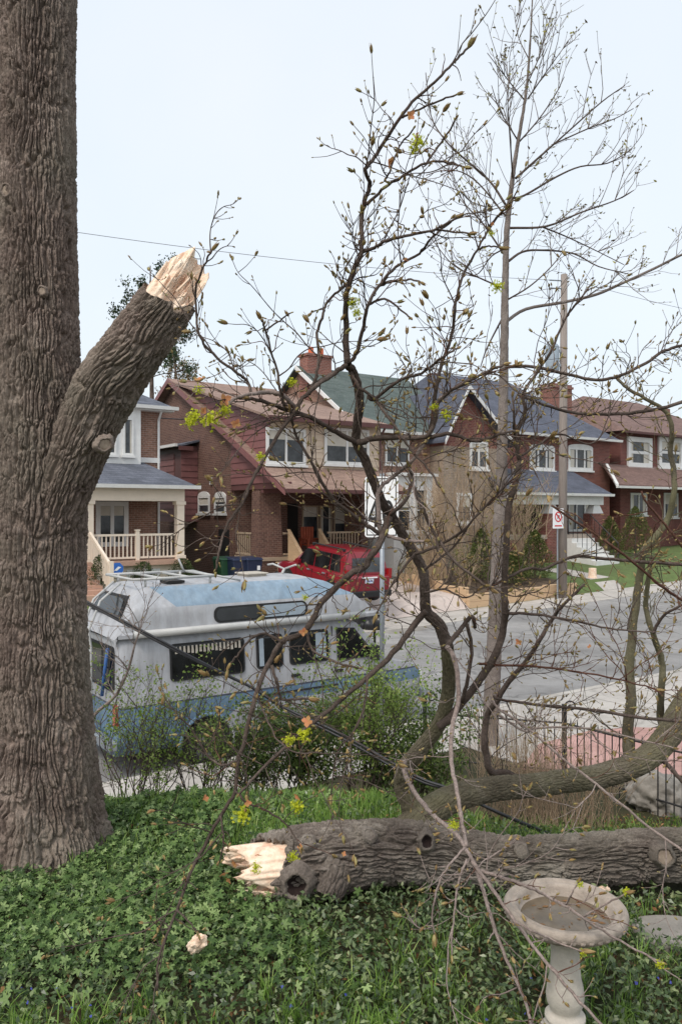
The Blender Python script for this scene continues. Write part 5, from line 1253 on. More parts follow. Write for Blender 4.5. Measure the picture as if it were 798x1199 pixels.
def broken(name, T, c, ax, A, Bv, rad, lens, seed, mat='fresh_wood', parent=None, nu=200, rings=44):
    """splintered end grain: a fibrous spur rising by lens(u) along ax from c"""
    g = np.random.default_rng(seed); u = np.arange(nu)/nu; th = u*2*np.pi
    sp1 = VNoise(22, seed); sp2 = VNoise(54, seed+1); sp0 = VNoise(9, seed+2)
    V = []
    ax = np.array(ax); c = np.array(c); g2a, g2b, g2c = VNoise(64, seed+7), VNoise(64, seed+8), VNoise(64, seed+9)
    Lu = lens(u)
    def fibre(x, y):            # torn fibres: long ridges in one direction across the face, with sharp steps
        xa, ya = (x*.8+y*.6)/rad, (y*.8-x*.6)/rad
        s0 = g2a((xa*.05+.5) % 1, ya*.9+20); s1 = g2b((xa*.16+.5) % 1, ya*1.6+40); s2 = g2c((xa*.5+.5) % 1, ya*4+60)
        return (np.floor(s0*5)/5-.5)*.20+(s1-.5)*.11+(s2-.5)*.055
    for k in range(rings):                  # outer skin rises, then the broken face closes to the middle
        f = k/(rings-1)
        if f < .35:
            q = f/.35; rr = rad*(.985-.04*q); h = Lu*q; hf = 0
        else:
            q = (f-.35)/.65; rr = rad*(.945*(1-q)); core = float(np.mean(Lu)); h = Lu*(1-q)+core*q; hf = min(1, q*4)
        rad_ = np.maximum(rr+(sp2(u, np.full(nu, f*1.2))-.5)*.016*(1 if f < .35 else .2), .0005)
        h = h+(sp2(u, np.full(nu, 3.0))-.5)*.05*min(1, f*2)*(1-.8*hf)+hf*fibre(rad_*np.cos(th), rad_*np.sin(th))*rad/.2
        h = np.maximum(h, -.05)
        V.append(c+np.cos(th)[:, None]*A*rad_[:, None]+np.sin(th)[:, None]*Bv*rad_[:, None]+h[:, None]*ax)
    V = np.concatenate(V)-T.o; idx = np.arange(rings*nu).reshape(rings, nu); nx = np.roll(idx, -1, axis=1)
    F = np.stack([idx[:-1], nx[:-1], nx[1:], idx[1:]], -1).reshape(-1, 4)
    return link(name, fast_mesh(name, V, F, False), mat, parent if parent is not None else T.root)

# ================================================================== the big standing maple
TDp_ = 5.9; tb_ = P(44, 1000, TDp_); tg = lz(tb_.x, tb_.y)
T = Free('maple_tree', (tb_.x, tb_.y, tg), 'massive furrowed maple trunk at the left edge with a snapped-off limb', 'tree')
tp_ = [(40, -260, .30), (41, -60, .285), (42, 120, .278), (43, 300, .281), (44, 420, .292), (46, 520, .315), (46, 620, .335), (46, 720, .340), (47, 820, .372), (48, 900, .405), (49, 960, .45), (49, 1005, .52), (49, 1060, .60)]
tp_ = [(a, b, r*(1-.06*float(sm(500, 800, b)))) for a, b, r in tp_[::-1]]
rootn = lambda u, f: 1+.11*np.clip(1-f*7, 0, 1)*np.cos(2*np.pi*(u*6+.2))+.05*np.clip(1-f*5, 0, 1)*np.cos(2*np.pi*(u*11+.5))+.03*np.cos(2*np.pi*(u*3+f*1.2))+.02*np.cos(2*np.pi*(u*5-f*2))
trunk, _ = bark_tube('trunk', 'trunk_bark', T, [P(a, b, TDp_) for a, b, r in tp_], [r for a, b, r in tp_], 21, nu=620, res=.008, lobes=rootn, cw=.037, ch=.34, depth=.040, plate=.36)
lp_ = [(44, 720, 5.88, .15), (62, 620, 5.82, .17), (93, 525, 5.74, .198), (125, 455, 5.66, .222), (163, 400, 5.60, .200), (198, 350, 5.55, .182)]
jn = VNoise(30, 77); jn2 = VNoise(12, 78)
def snag_len(u):      # longer on the far upper side
    return .21+.20*np.cos(2*np.pi*(u-SN_PH))+.10*(jn2(u, np.full_like(u, 2.0))-.5)+.05*(jn(u, np.full_like(u, 5.0))-.5)
limb, fr = bark_tube('broken_limb', 'trunk_bark', T, [P(a, b, c) for a, b, c, r in lp_], [r for *_, r in lp_], 31, nu=340, res=.0085, cw=.036, ch=.32, depth=.034, plate=.36,
    jag_fn=lambda u, k: .07*(jn2(u, np.full_like(u, 9.0))-.5)+.05*(jn(u, np.full_like(u, 1.0))-.5)-.05*k)
C_, T_, A_, B_, R_ = fr
dirs = np.array([np.dot(A_[-1], (0.2, .55, .6)), np.dot(B_[-1], (0.2, .55, .6))]); SN_PH = (math.atan2(dirs[1], dirs[0])/(2*math.pi)) % 1
broken('split_wood', T, C_[-1]-T_[-1]*.16, T_[-1], A_[-1], B_[-1], R_[-1]*.90, lambda u: snag_len(u)+.11, 5, parent=limb)
for i in range(22):
    a = random.uniform(0, 6.28); r = random.uniform(.02, .15); q = Vector(C_[-1])+Vector(A_[-1])*r*math.cos(a)+Vector(B_[-1])*r*math.sin(a)+Vector(T_[-1])*random.uniform(.02, .18)
    ax = (Vector(T_[-1])+Vector((random.uniform(-.12, .12), random.uniform(-.12, .12), random.uniform(-.12, .12)))).normalized(); l = random.uniform(.06, .17)
    m = MB(); m.tube([q-ax*.10, q+ax*l*.4, q+ax*l], [random.uniform(.006, .014), random.uniform(.004, .008), .001], 5); m.build('splinter', 'fresh_wood', T, limb)
# collar and knots on the trunk
def knot(T, name, p, nrm, r, mat='trunk_bark', core='cut_wood', parent=None, hollow=False, h=.03):
    nrm = Vector(nrm).normalized(); a = nrm.orthogonal().normalized(); b = nrm.cross(a); n = 36
    pr = [(1.45, -.35), (1.32, .10), (1.16, .55), (1.02, .86), (.90, .95), (.80, .80), (.74, .45)]
    m = MB(); s0 = random.random()*9
    for k, (rr, hh_) in enumerate(pr):
        for j in range(n):
            t = 2*math.pi*j/n; w = 1+.10*math.sin(2*t+s0)+.06*math.sin(5*t+s0*2)+.05*math.sin(13*t+k*.8)+random.uniform(-.05, .05)
            q = Vector(p)+(a*math.cos(t)+b*math.sin(t))*r*rr*w+nrm*h*hh_; m.v.append(tuple(q))
    for k in range(len(pr)-1):
        for j in range(n): x, y = k*n+j, k*n+(j+1) % n; m.f.append((x, y, y+n, x+n))
    o = m.build(name, mat, T, parent, smooth=True)
    m = MB(); pr = [(.80, .62), (.55, .70), (.30, .66), (.02, .68)] if not hollow else [(.80, .62), (.60, .2), (.45, -.5), (.02, -.8)]
    for k, (rr, hh_) in enumerate(pr):
        for j in range(n): t = 2*math.pi*j/n; m.v.append(tuple(Vector(p)+(a*math.cos(t)+b*math.sin(t))*r*rr+nrm*h*hh_))
    for k in range(len(pr)-1):
        for j in range(n): x, y = k*n+j, k*n+(j+1) % n; m.f.append((x, y, y+n, x+n))
    m.build('heartwood', core, T, o, smooth=True); return o
knot(T, 'knot', P(10, 224, 5.66), (-.3, -1, 0), .045, parent=None, h=.035)
knot(T, 'knot', P(50, 341, 5.63), (0.05, -1, 0), .03, h=.02)
knot(T, 'knot', P(122, 520, 5.52), (.5, -.8, -.2), .05, h=.03)

# ================================================================== the fallen limb
fl0 = P(470, 1035, 5.2)
FL = Free('fallen_limb', (fl0.x, fl0.y, lz(fl0.x, fl0.y)), 'great fallen maple limb lying across the lawn with budding branches standing up from it', 'fallen tree')
lg = [(1120, 996, 5.25, .14), (960, 998, 5.22, .148), (870, 1000, 5.20, .150), (798, 1001, 5.20, .156), (740, 1003, 5.20, .158), (660, 1008, 5.2, .150), (590, 1010, 5.2, .152), (540, 1006, 5.2, .178), (500, 998, 5.2, .196), (450, 997, 5.2, .198), (400, 1003, 5.2, .212), (350, 1014, 5.2, .226), (322, 1018, 5.2, .215), (305, 1020, 5.2, .205)]
ljn = VNoise(26, 177); ljn2 = VNoise(9, 178)
log, fr = bark_tube('log', 'log_bark', FL, [P(a, b, c) for a, b, c, r in lg], [r for *_, r in lg], 41, nu=420, res=.006, cw=.031, ch=.22, depth=.040, plate=.40,
    lobes=lambda u, f: 1+.03*np.cos(2*np.pi*(u*2+f*3))+.03*np.cos(2*np.pi*(u*5-f*4)),
    jag_fn=lambda u, k: .17*(ljn2(u, np.full_like(u, 9.0))-.5)+.09*(ljn(u, np.full_like(u, 1.0))-.5)-.14*np.clip(k, -.25, 1))
C_, T_, A_, B_, R_ = fr
face = np.array((-.1, -.6, .8))
ph = (math.atan2(np.dot(B_[-1], (0, .75, .35)), np.dot(A_[-1], (0, .75, .35)))/(2*math.pi)) % 1
ll1, ll2 = VNoise(10, 301), VNoise(26, 302)
broken('split_wood', FL, C_[-1]-T_[-1]*.34, T_[-1], A_[-1], B_[-1], .180, lambda u: .47+.15*np.cos(2*np.pi*(u-ph))+.16*(ll1(u, np.full_like(u, 2.0))-.5)+.07*(ll2(u, np.full_like(u, 4.0))-.5), 9, parent=log)
# torn splinters on the broken end
for i in range(26):
    a = random.uniform(0, 6.28); r = random.uniform(.03, .17); q = Vector(C_[-1])+Vector(A_[-1])*r*math.cos(a)+Vector(B_[-1])*r*math.sin(a)
    ax = (Vector(T_[-1])+Vector((random.uniform(-.3, .3), random.uniform(-.3, .3), random.uniform(-.2, .3)))).normalized(); l = random.uniform(.05, .16)
    m = MB(); m.tube([q-ax*.08, q+ax*l*.4, q+ax*l], [random.uniform(.008, .02), random.uniform(.005, .012), .001], 5); m.build('splinter', 'fresh_wood', FL, log)
# broken-off stub near the end, knots along the log
knot(FL, 'knot', P(348, 1034, 4.965), (-.15, -.9, -.15), .088, 'log_bark', 'hollow_dark', log, True, .05)
o, _ = bark_tube('branch_stub', 'log_bark', FL, [P(395, 1012, 5.1), P(388, 1035, 5.03), P(382, 1050, 4.99)], [.14, .105, .085], 55, nu=160, res=.006, cw=.03, ch=.12, depth=.016, parent=log)
knot(FL, 'knot', P(499, 985, 5.012), (0, -.95, .2), .046, 'log_bark', 'hollow_dark', log, True, .026)
knot(FL, 'knot', P(775, 1001, 5.03), (.05, -1, 0), .062, 'log_bark', 'cut_wood', log, False, .045)
knot(FL, 'knot', P(692, 1019, 5.06), (0, -.9, -.3), .03, 'log_bark', 'hollow_dark', log, False, .02)
for (px, py, d) in ((432, 977, 5.04), (360, 985, 5.06), (610, 995, 5.07)): knot(FL, 'knot', P(px, py, d), (0, -.8, .6), .035, 'log_bark', 'log_bark', log, False, .012)

# ---- branches traced over the photograph, each at its own depth: (mat, points px, widths px, depths)
BR = []
def br(mat, pts, w0, w1, d0, d1, big=False, twig=0.0): BR.append((mat, pts, w0, w1, d0, d1, big, twig))
LB, BB, PB, RB = 'limb_bark', 'branch_bark', 'pale_twig_bark', 'red_twig_bark'
# second limb and the main stems
limb2 = [(470, 985), (494, 958), (530, 935), (575, 924), (619, 920), (665, 914), (709, 907), (754, 889), (781, 862), (798, 832), (830, 790), (885, 735)]
stem1a = [(490, 985), (484, 950), (472, 922), (474, 900), (489, 880), (512, 851), (523, 819), (525, 788), (523, 757), (514, 732), (499, 716), (497, 694), (495, 668), (485, 649), (468, 621), (457, 602), (448, 590), (438, 566), (426, 536), (417, 518), (418, 496), (421, 470), (418, 450), (412, 434), (406, 426)]
stem1b = [(406, 426), (405, 399), (405, 371), (406, 343), (414, 316), (423, 296), (423, 258), (428, 232), (433, 217), (428, 198), (441, 180), (464, 144), (487, 115), (513, 92), (532, 72), (548, 56)]
br(BB, stem1b, 7.6, 2.6, 4.05, 3.75, twig=.7)
br(PB, [(446, 626), (443, 608), (444, 574), (460, 558), (480, 542), (496, 520), (509, 496), (514, 470), (530, 455), (560, 440)], 6, 2.6, 4.35, 4.2, twig=1)
br(BB, [(446, 626), (425, 612), (388, 582), (362, 537), (347, 510), (339, 480)], 5, 3, 4.35, 3.9, twig=1)
br(PB, [(446, 624), (462, 630), (480, 634), (498, 633)], 5, 3, 4.35, 4.1)
br(BB, [(455, 605), (446, 632), (435, 649), (427, 663), (410, 672), (393, 688), (375, 708), (358, 738), (330, 752), (312, 782), (300, 812), (285, 872), (278, 890), (275, 926), (255, 960), (237, 996), (226, 1015), (207, 1065), (187, 1119), (184, 1160)], 9, 2.6, 4.35, 3.7, twig=.8)
br(BB, [(330, 752), (310, 742), (294, 748), (280, 765), (270, 776)], 3.6, 2.4, 4.05, 4.0, twig=.4)
br(BB, [(318, 779), (324, 800), (330, 818), (345, 818), (361, 818)], 4, 2.6, 3.95, 3.9, twig=.6)
br(BB, [(358, 738), (366, 761), (396, 776), (420, 782)], 3.4, 2, 4.1, 4.0, twig=.5)
br(BB, [(499, 716), (489, 726), (460, 765), (430, 792), (400, 819), (372, 842), (342, 866), (303, 905), (280, 930)], 8, 2.8, 4.55, 3.8, twig=.9)
br(BB, [(512, 851), (525, 842), (541, 822), (562, 795), (577, 771), (588, 741), (591, 711), (590, 687), (592, 650), (593.5, 615), (596, 589), (603, 566), (608, 540)], 10, 7, 5.0, 5.0, twig=.6)
br(BB, [(608, 540), (603, 517), (605, 505), (614, 484), (612, 461), (626, 440), (646, 408), (662, 373), (678, 351), (692, 332)], 5.5, 1.8, 5.0, 4.9, twig=1.2)
br(BB, [(608, 540), (603, 517), (601, 500), (601, 480), (599, 462)], 4, 2, 5.0, 4.8, twig=.9)
br(BB, [(608, 535), (630, 520), (655, 508), (690, 520), (712, 500)], 3, 1.5, 5.0, 5.2, twig=1)
br(BB, [(605, 912), (590, 905), (574, 903), (567, 870), (570, 838), (580, 822), (596, 797), (616, 774), (632, 748), (646, 725), (659, 708), (684, 684)], 10, 3, 6.0, 5.5, twig=1.3)
br(LB, [(738, 900), (736, 884), (734, 855), (738, 819), (736, 783), (740, 739), (745, 698), (749, 671), (752, 648), (764, 632), (780, 610), (788, 580), (788, 552), (784, 528), (786, 508), (780, 484), (754, 466), (736, 456), (722, 444)], 15, 3.6, 6.25, 5.9, twig=.8)
br(LB, [(780, 870), (775, 850), (772, 837), (774, 800), (774, 774), (763, 739), (756, 712), (758, 680), (762, 650)], 9.5, 5, 6.4, 6.2, twig=.8)
br(BB, [(764, 741), (775, 722), (798, 708), (815, 702)], 4, 2.4, 6.2, 6.0, twig=1)
br(BB, [(740, 895), (763, 882), (781, 896), (798, 915), (815, 930)], 7, 4, 6.2, 6.0)
br(BB, [(591, 430), (621, 429), (659, 437), (697, 445), (725, 440), (755, 425), (777, 411), (800, 404), (830, 396)], 3.8, 3.4, 5.4, 5.6, twig=1.2)
br(BB, [(606, 462), (629, 471), (670, 483), (703, 485), (744, 483), (788, 474), (820, 462)], 3, 4.4, 5.2, 5.6, twig=1.2)
br(BB, [(570, 690), (580, 684), (615, 666), (637, 666), (670, 652), (717, 655), (771, 659), (800, 661), (830, 664)], 3, 4.4, 5.0, 5.4, twig=1.3)
br(BB, [(588, 718), (621, 719), (662, 725), (703, 734), (733, 738), (768, 740)], 3.8, 1.6, 5.0, 5.0, twig=1.4)
br(RB, [(560, 777), (580, 779), (635, 781), (689, 789), (733, 798), (768, 807)], 3.2, 1.6, 5.0, 4.8, twig=1.3)
br(BB, [(577, 815), (585, 819), (635, 826), (689, 831), (755, 841), (800, 845), (830, 850)], 3, 4, 5.3, 5.2, twig=.9)
br(PB, [(580, 835), (613, 856), (629, 852), (689, 853), (749, 867), (790, 876)], 3, 1.6, 5.2, 4.9, twig=.9)
br(RB, [(645, 592), (660, 602), (720, 642), (771, 684), (800, 704), (830, 722)], 2.2, 3.6, 4.7, 5.0, twig=.6)
br(RB, [(750, 575), (756, 588), (778, 614), (800, 642), (825, 670)], 2.2, 3.6, 5.0, 5.2, twig=.6)
br(PB, [(575, 820), (585, 831), (621, 856), (659, 889), (697, 918), (759, 968), (800, 997), (830, 1018)], 2.8, 3.2, 4.9, 4.3, twig=.5)
# pale hanging stem in front of the log and its fan over the bird bath
br(PB, [(523, 757), (532, 774), (537, 816), (529, 852), (528, 892), (535, 930), (541, 965), (546, 992)], 6, 4.6, 4.6, 3.7, twig=.3)
br(PB, [(472, 890), (474, 905), (487, 931), (511, 958), (532, 976), (546, 995), (557, 1019), (580, 1091), (600, 1140), (615, 1175), (622, 1205)], 6, 3.4, 4.8, 3.2, twig=.3)
br(PB, [(552, 1008), (575, 1040), (612, 1092), (660, 1152), (705, 1202)], 4.6, 3.4, 3.55, 3.15, twig=.2)
br(PB, [(555, 1015), (562, 1019), (612, 1036), (642, 1050), (672, 1068), (712, 1094), (744, 1112), (774, 1128)], 4.2, 2.2, 3.55, 3.2, twig=.4)
br(PB, [(682, 1074), (706, 1060), (732, 1046)], 2.6, 1.8, 3.33, 3.25); br(PB, [(662, 1060), (668, 1047), (676, 1034)], 2.2, 1.6, 3.38, 3.3)
br(PB, [(600, 1078), (620, 1088), (648, 1102), (680, 1114)], 2.6, 1.8, 3.36, 3.3)
br(PB, [(546, 1006), (536, 1036), (530, 1080), (528, 1118)], 2.8, 1.8, 3.6, 3.4, twig=.3); br(PB, [(545, 992), (530, 1008), (516, 1028), (506, 1068), (508, 1094)], 2.8, 1.8, 3.65, 3.5, twig=.3)
br(PB, [(570, 1062), (578, 1085), (572, 1100)], 2, 1.6, 3.4, 3.35)
# crown of the first stem
br(BB, [(417, 519), (440, 513), (466, 513), (500, 512), (528, 508), (556, 517), (584, 509), (602, 504)], 7.5, 3, 4.15, 3.9, twig=1.1)
br(BB, [(500, 512), (509, 492), (512, 473), (534, 454), (567, 437), (590, 426)], 5, 2.8, 4.05, 3.85, twig=1.2)
br(BB, [(411, 436), (420, 453), (438, 468), (466, 506), (482, 528), (500, 548), (515, 571)], 4.2, 2.6, 4.08, 3.8, twig=.8)
br(BB, [(430, 464), (438, 467), (468, 445), (493, 437), (518, 418), (535, 408)], 4.4, 2.4, 4.1, 3.9, twig=1.2)
br(BB, [(496, 520), (505, 495), (510, 456), (518, 423), (529, 390), (533, 357), (540, 327), (559, 291), (578, 258), (592, 245)], 5.4, 2.2, 4.2, 3.9, twig=.9)
br(BB, [(559, 291), (572, 288), (586, 290)], 2.4, 1.8, 3.95, 3.9)
br(BB, [(406, 427), (388, 439), (358, 462), (343, 484), (320, 518), (298, 556), (283, 590), (265, 616), (257, 642), (253, 668)], 6, 2.6, 4.05, 3.6, twig=.8)
br(BB, [(417, 519), (388, 503), (362, 488), (335, 480), (305, 469), (281, 466)], 6.5, 4, 4.15, 3.75, twig=1.1)
br(PB, [(345, 478), (330, 462), (312, 460), (294, 461), (270, 470), (258, 486)], 6, 3.4, 3.95, 3.6, twig=.6)
br(BB, [(294, 461), (289, 446), (275, 435), (249, 415), (234, 394), (230, 368), (229, 338), (239, 311), (248, 292)], 3.6, 2.2, 3.75, 3.55, twig=.7)
br(BB, [(335, 480), (328, 455), (324, 432), (316, 409), (311, 386), (305, 374)], 3.6, 2, 3.9, 3.75, twig=.9); br(BB, [(311, 387), (325, 377), (340, 367)], 2.2, 1.6, 3.8, 3.75)
br(BB, [(362, 462), (370, 440), (373, 413), (371, 390), (378, 369), (381, 356), (395, 342), (405, 334)], 4, 2.8, 4.0, 4.0, twig=.7)
br(BB, [(408, 425), (416, 415), (425, 382), (431, 357), (443, 335), (463, 313), (490, 297), (504, 280), (520, 266), (534, 254)], 5, 2.4, 4.05, 3.75, twig=.7)
br(BB, [(424, 295), (438, 290), (454, 281), (487, 274), (509, 269), (535, 255)], 4.4, 2.4, 3.95, 3.7, twig=.6); br(BB, [(509, 269), (528, 271), (549, 273)], 2.6, 2, 3.75, 3.65)
br(BB, [(443, 335), (458, 330), (478, 327), (492, 330)], 3.2, 2.2, 3.95, 3.85, twig=.4); br(BB, [(431, 357), (450, 350), (468, 362), (480, 372)], 3, 2, 3.95, 3.85, twig=.3)
br(BB, [(429, 240), (451, 219), (470, 207), (500, 190), (529, 191), (543, 196)], 3.8, 2.4, 3.9, 3.65, twig=.4); br(BB, [(500, 190), (516, 167), (533, 140)], 2.8, 2, 3.75, 3.65)
br(BB, [(450, 212), (456, 200), (467, 173), (484, 151)], 2.4, 1.8, 3.85, 3.75, twig=.3); br(BB, [(470, 138), (484, 130), (513, 118), (534, 110)], 2.8, 2, 3.83, 3.7)
br(BB, [(300, 812), (314, 846), (330, 872), (352, 882), (372, 880)], 2.4, 1.6, 3.95, 3.8, twig=.8)
br(BB, [(278, 890), (262, 896), (244, 885), (222, 850), (205, 838)], 3, 1.8, 3.85, 3.75, twig=.6)
br(BB, [(275, 926), (290, 940), (310, 948), (336, 966), (350, 990)], 2.8, 1.8, 3.85, 3.75, twig=.6); br(BB, [(258, 955), (262, 985), (256, 1012)], 2.6, 1.8, 3.8, 3.72, twig=.4)
br(BB, [(207, 1065), (222, 1080), (232, 1094)], 2.2, 1.6, 3.75, 3.7); br(BB, [(430, 792), (425, 830), (412, 860), (395, 880), (387, 930)], 2.8, 1.6, 4.2, 4.0, twig=.9)
br(BB, [(485, 649), (470, 668), (455, 690), (440, 720)], 3.4, 1.8, 4.3, 4.2, twig=1); br(BB, [(497, 694), (520, 690), (545, 700), (560, 690)], 3, 1.6, 4.5, 4.3, twig=1.2)
br(BB, [(457, 602), (475, 585), (482, 560), (478, 545)], 5, 3.6, 4.3, 4.25, twig=.8); br(BB, [(478, 555), (492, 590), (505, 620), (530, 655), (560, 680), (574, 690)], 4, 3, 4.2, 4.0, twig=.9)
br(BB, [(485, 649), (510, 640), (540, 622), (575, 585), (600, 560)], 3.6, 2, 4.3, 4.0, twig=1.2); br(BB, [(495, 668), (530, 640), (560, 600), (590, 575)], 3, 1.8, 4.4, 4.2, twig=1.2)
br(BB, [(523, 757), (540, 735), (552, 722), (556, 735)], 6, 4.5, 4.6, 4.7, twig=.5); br(BB, [(541, 822), (548, 790), (552, 760), (546, 730)], 5, 4, 4.95, 4.8, twig=.6)

def px2r(w, d): return .5*w*d/FPX
lim2_d = np.interp(np.linspace(0, 1, len(limb2)), [0, .2, .5, 1], [5.25, 5.5, 6.0, 6.5])
lw = np.interp(np.linspace(0, 1, len(limb2)), [0, .12, .35, 1], [42, 31, 24, 29])
bark_tube('limb', LB, FL, [P(a, b, d) for (a, b), d in zip(limb2, lim2_d)], [px2r(w, d)+.006 for w, d in zip(lw, lim2_d)], 61, nu=260, res=.007, cw=.03, ch=.10, depth=.009, plate=.4)
sd_ = np.interp(np.linspace(0, 1, len(stem1a)), [0, .09, .35, 1], [5.42, 5.36, 4.8, 4.05]); sw_ = np.interp(np.linspace(0, 1, len(stem1a)), [0, .06, .2, .36, .45, 1], [38, 20, 14.5, 12, 9, 7])
sp3 = [P(a, b, d) for (a, b), d in zip(stem1a, sd_)]; sr3 = [px2r(w, d)+.006 for w, d in zip(sw_, sd_)]
bark_tube('stem', LB, FL, sp3[:9], sr3[:9], 62, nu=110, res=.007, cw=.022, ch=.08, depth=.007, plate=.4)
bark_tube('stem', BB, FL, sp3[8:], sr3[8:], 63, nu=90, res=.007, cw=.020, ch=.08, depth=.006, plate=.4)

TIPS = []; TWIG_SITES = []
nb = 0
def add_branch(name, mat, pts, rad, sub=5, n=8, wob=.0):
    c = catmull(pts, sub); k = len(pts); r = np.interp(np.linspace(0, k-1, len(c)), range(k), rad)
    L = np.linalg.norm(c[-1]-c[0])
    if wob:
        for i in range(1, len(c)): c[i] += RNG.normal(0, wob, 3)
    kn = 1+.22*np.maximum(0, RNG.random(len(c))-.75)*4*.6       # swollen nodes
    m = MB(); m.tube([Vector(p) for p in c], list(r*kn), n); return m.build(name, mat, FL, smooth=True), c, r
for mat, pts, w0, w1, d0, d1, big, tw in BR:
    seg = np.concatenate([[0], np.cumsum([math.hypot(pts[i+1][0]-pts[i][0], pts[i+1][1]-pts[i][1]) for i in range(len(pts)-1)])]); f = seg/seg[-1]
    dd = d0+(d1-d0)*f+np.where((f > 0) & (f < 1), RNG.normal(0, .03, len(f)), 0)
    rad = [px2r(w0+(w1-w0)*q**.8, d) for q, d in zip(f, dd)]
    o, c, r = add_branch('branch', mat, [P(a, b, d) for (a, b), d in zip(pts, dd)], rad, wob=.0019)
    end_in = 0 <= pts[-1][0] <= 798 and pts[-1][1] < 1199
    TIPS.append((c[-1], c[-1]-c[-3], mat, 9.0)) if end_in and w1 < 4.2 else None
    TWIG_SITES.append((c, r, tw, seg[-1], mat))
# side twigs: the 290 longest are parts of their own, the rest one mesh of fine twigs
TW = []
for c, r, tw, Lpx, mat in TWIG_SITES:
    for _ in range(int(round(Lpx/42*tw))):                    # long arching sprays
        i = int(RNG.integers(1, len(c)-1)); ax = Vector(c[i]-c[i-1]).normalized(); side = Vector(RNG.normal(0, 1, 3)); side.y *= .7
        dr = (ax*.7+side.normalized()*.8+Vector((0, 0, .25))).normalized(); L = RNG.uniform(.28, .72); st = 8; q = [Vector(c[i])]; r0 = min(r[i]*.8, .0034)
        for s in range(st): dr = (dr+Vector(RNG.normal(0, .17, 3))).normalized(); q.append(q[-1]+dr*L/st)
        TW.append((L, mat, q, np.linspace(r0, .0014, st+1)))
        for _ in range(int(L*16)):
            j = int(RNG.integers(1, st)); d2 = ((q[j]-q[j-1]).normalized()*.8+Vector(RNG.normal(0, .6, 3))).normalized(); l2 = RNG.uniform(.03, .17); TW.append((l2, mat, [q[j], q[j]+d2*l2*.5, q[j]+d2*l2+Vector((0, 0, l2*.12))], np.array([.0019, .0015, .0012])))
    for _ in range(int(round(Lpx/12.5*(tw+.25)))):
        f = RNG.uniform(.08, .98); i = min(len(c)-2, int(f*(len(c)-1))); p = Vector(c[i]); ax = Vector(c[i+1]-c[i]).normalized()
        side = Vector(RNG.normal(0, 1, 3)); side.y *= .6; side = (side-ax*side.dot(ax)); side.normalize()
        dr = (ax*RNG.uniform(.25, .9)+side*RNG.uniform(.5, 1.0)+Vector((0, 0, .18))).normalized()
        L = float(np.clip(RNG.gamma(2.2, .062), .04, .45)); q = [p]; st = 5; r0 = min(r[i]*.7, RNG.uniform(.0022, .0036))
        for s in range(st):
            dr = (dr+Vector(RNG.normal(0, .30, 3))+Vector((0, 0, .06))).normalized(); q.append(q[-1]+dr*L/st)
        TW.append((L, RB if RNG.random() < .35 else mat, q, np.linspace(r0, .0015, st+1)))
        for _ in range(int(L/.09)):
            j = int(RNG.integers(1, st)); e = q[j]; d2 = ((q[j]-q[j-1]).normalized()+Vector(RNG.normal(0, .7, 3))).normalized(); l2 = RNG.uniform(.03, .12)
            TW.append((l2, mat, [e, e+d2*l2*.5, e+d2*l2+Vector((0, 0, l2*.15))], np.array([r0*.7, .0016, .0013])))
TW.sort(key=lambda t: -t[0]); fine = {}
for n_, (L, mat, q, rad) in enumerate(TW):
    if n_ < 290:
        o, cc, rr = add_branch('twig', mat, q, rad, 3, 6)
    else:
        cc = catmull([tuple(v) for v in q], 2); fine.setdefault(mat, []).append((cc, np.interp(np.linspace(0, 1, len(cc)), np.linspace(0, 1, len(rad)), rad)))
    TIPS.append((cc[-1], cc[-1]-cc[-2], mat, L))
for mat, lst in fine.items():
    tbx = Tubes(4)
    for cc, rr in lst: tbx.add(cc, rr)
    tbx.build('fine_twigs', mat, FL, kind='stuff')
print('twigs', len(TW))
# ---- buds, opening leaves and flowers on the tips
def bud_mesh(name, n_sc, L, w, open_, seed):
    """a swelling bud of overlapping scales, parting at the tip"""
    g = random.Random(seed); m = MB()
    m.tube([(0, 0, -.002), (0, 0, L*.2), (0, 0, L*.5), (0, 0, L*.8)], [w*.35, w*.8, w*.85, w*.2], 7)
    for i in range(n_sc):
        a = i*2.4+g.uniform(-.2, .2); f = i/n_sc; ll = L*(.55+.55*f)*g.uniform(.9, 1.1); ww = w*g.uniform(.75, 1.0); sp = open_*(1-.4*f)
        ca, sa = math.cos(a), math.sin(a); row = []
        for t, wd, out in ((0, .35, .5), (.3, .95, 1.0+sp*.5), (.65, .9, .95+sp*1.6), (1.0, .12, .45+sp*2.8)):
            z = ll*t; o = w*out*.92; row.append([(ca*o-sa*ww*wd*s_, sa*o+ca*ww*wd*s_, z) for s_ in (-1, 0, 1)])
            row[-1][1] = (row[-1][1][0]+ca*ww*.28, row[-1][1][1]+sa*ww*.28, z)
        n0 = len(m.v); m.v += [p for rr_ in row for p in rr_]
        for q in range(3):
            for s_ in range(2): x = n0+q*3+s_; m.f.append((x, x+1, x+4, x+3))
    me = mesh_from(name, m.v, m.f, True); me.materials.append(MATS['bud_scale']); return me
BUDS = [bud_mesh('bud', 6, .044, .0066, .02, 1), bud_mesh('bud', 7, .052, .0072, .14, 2), bud_mesh('bud', 5, .036, .0058, .0, 3), bud_mesh('bud', 8, .054, .0078, .34, 4)]
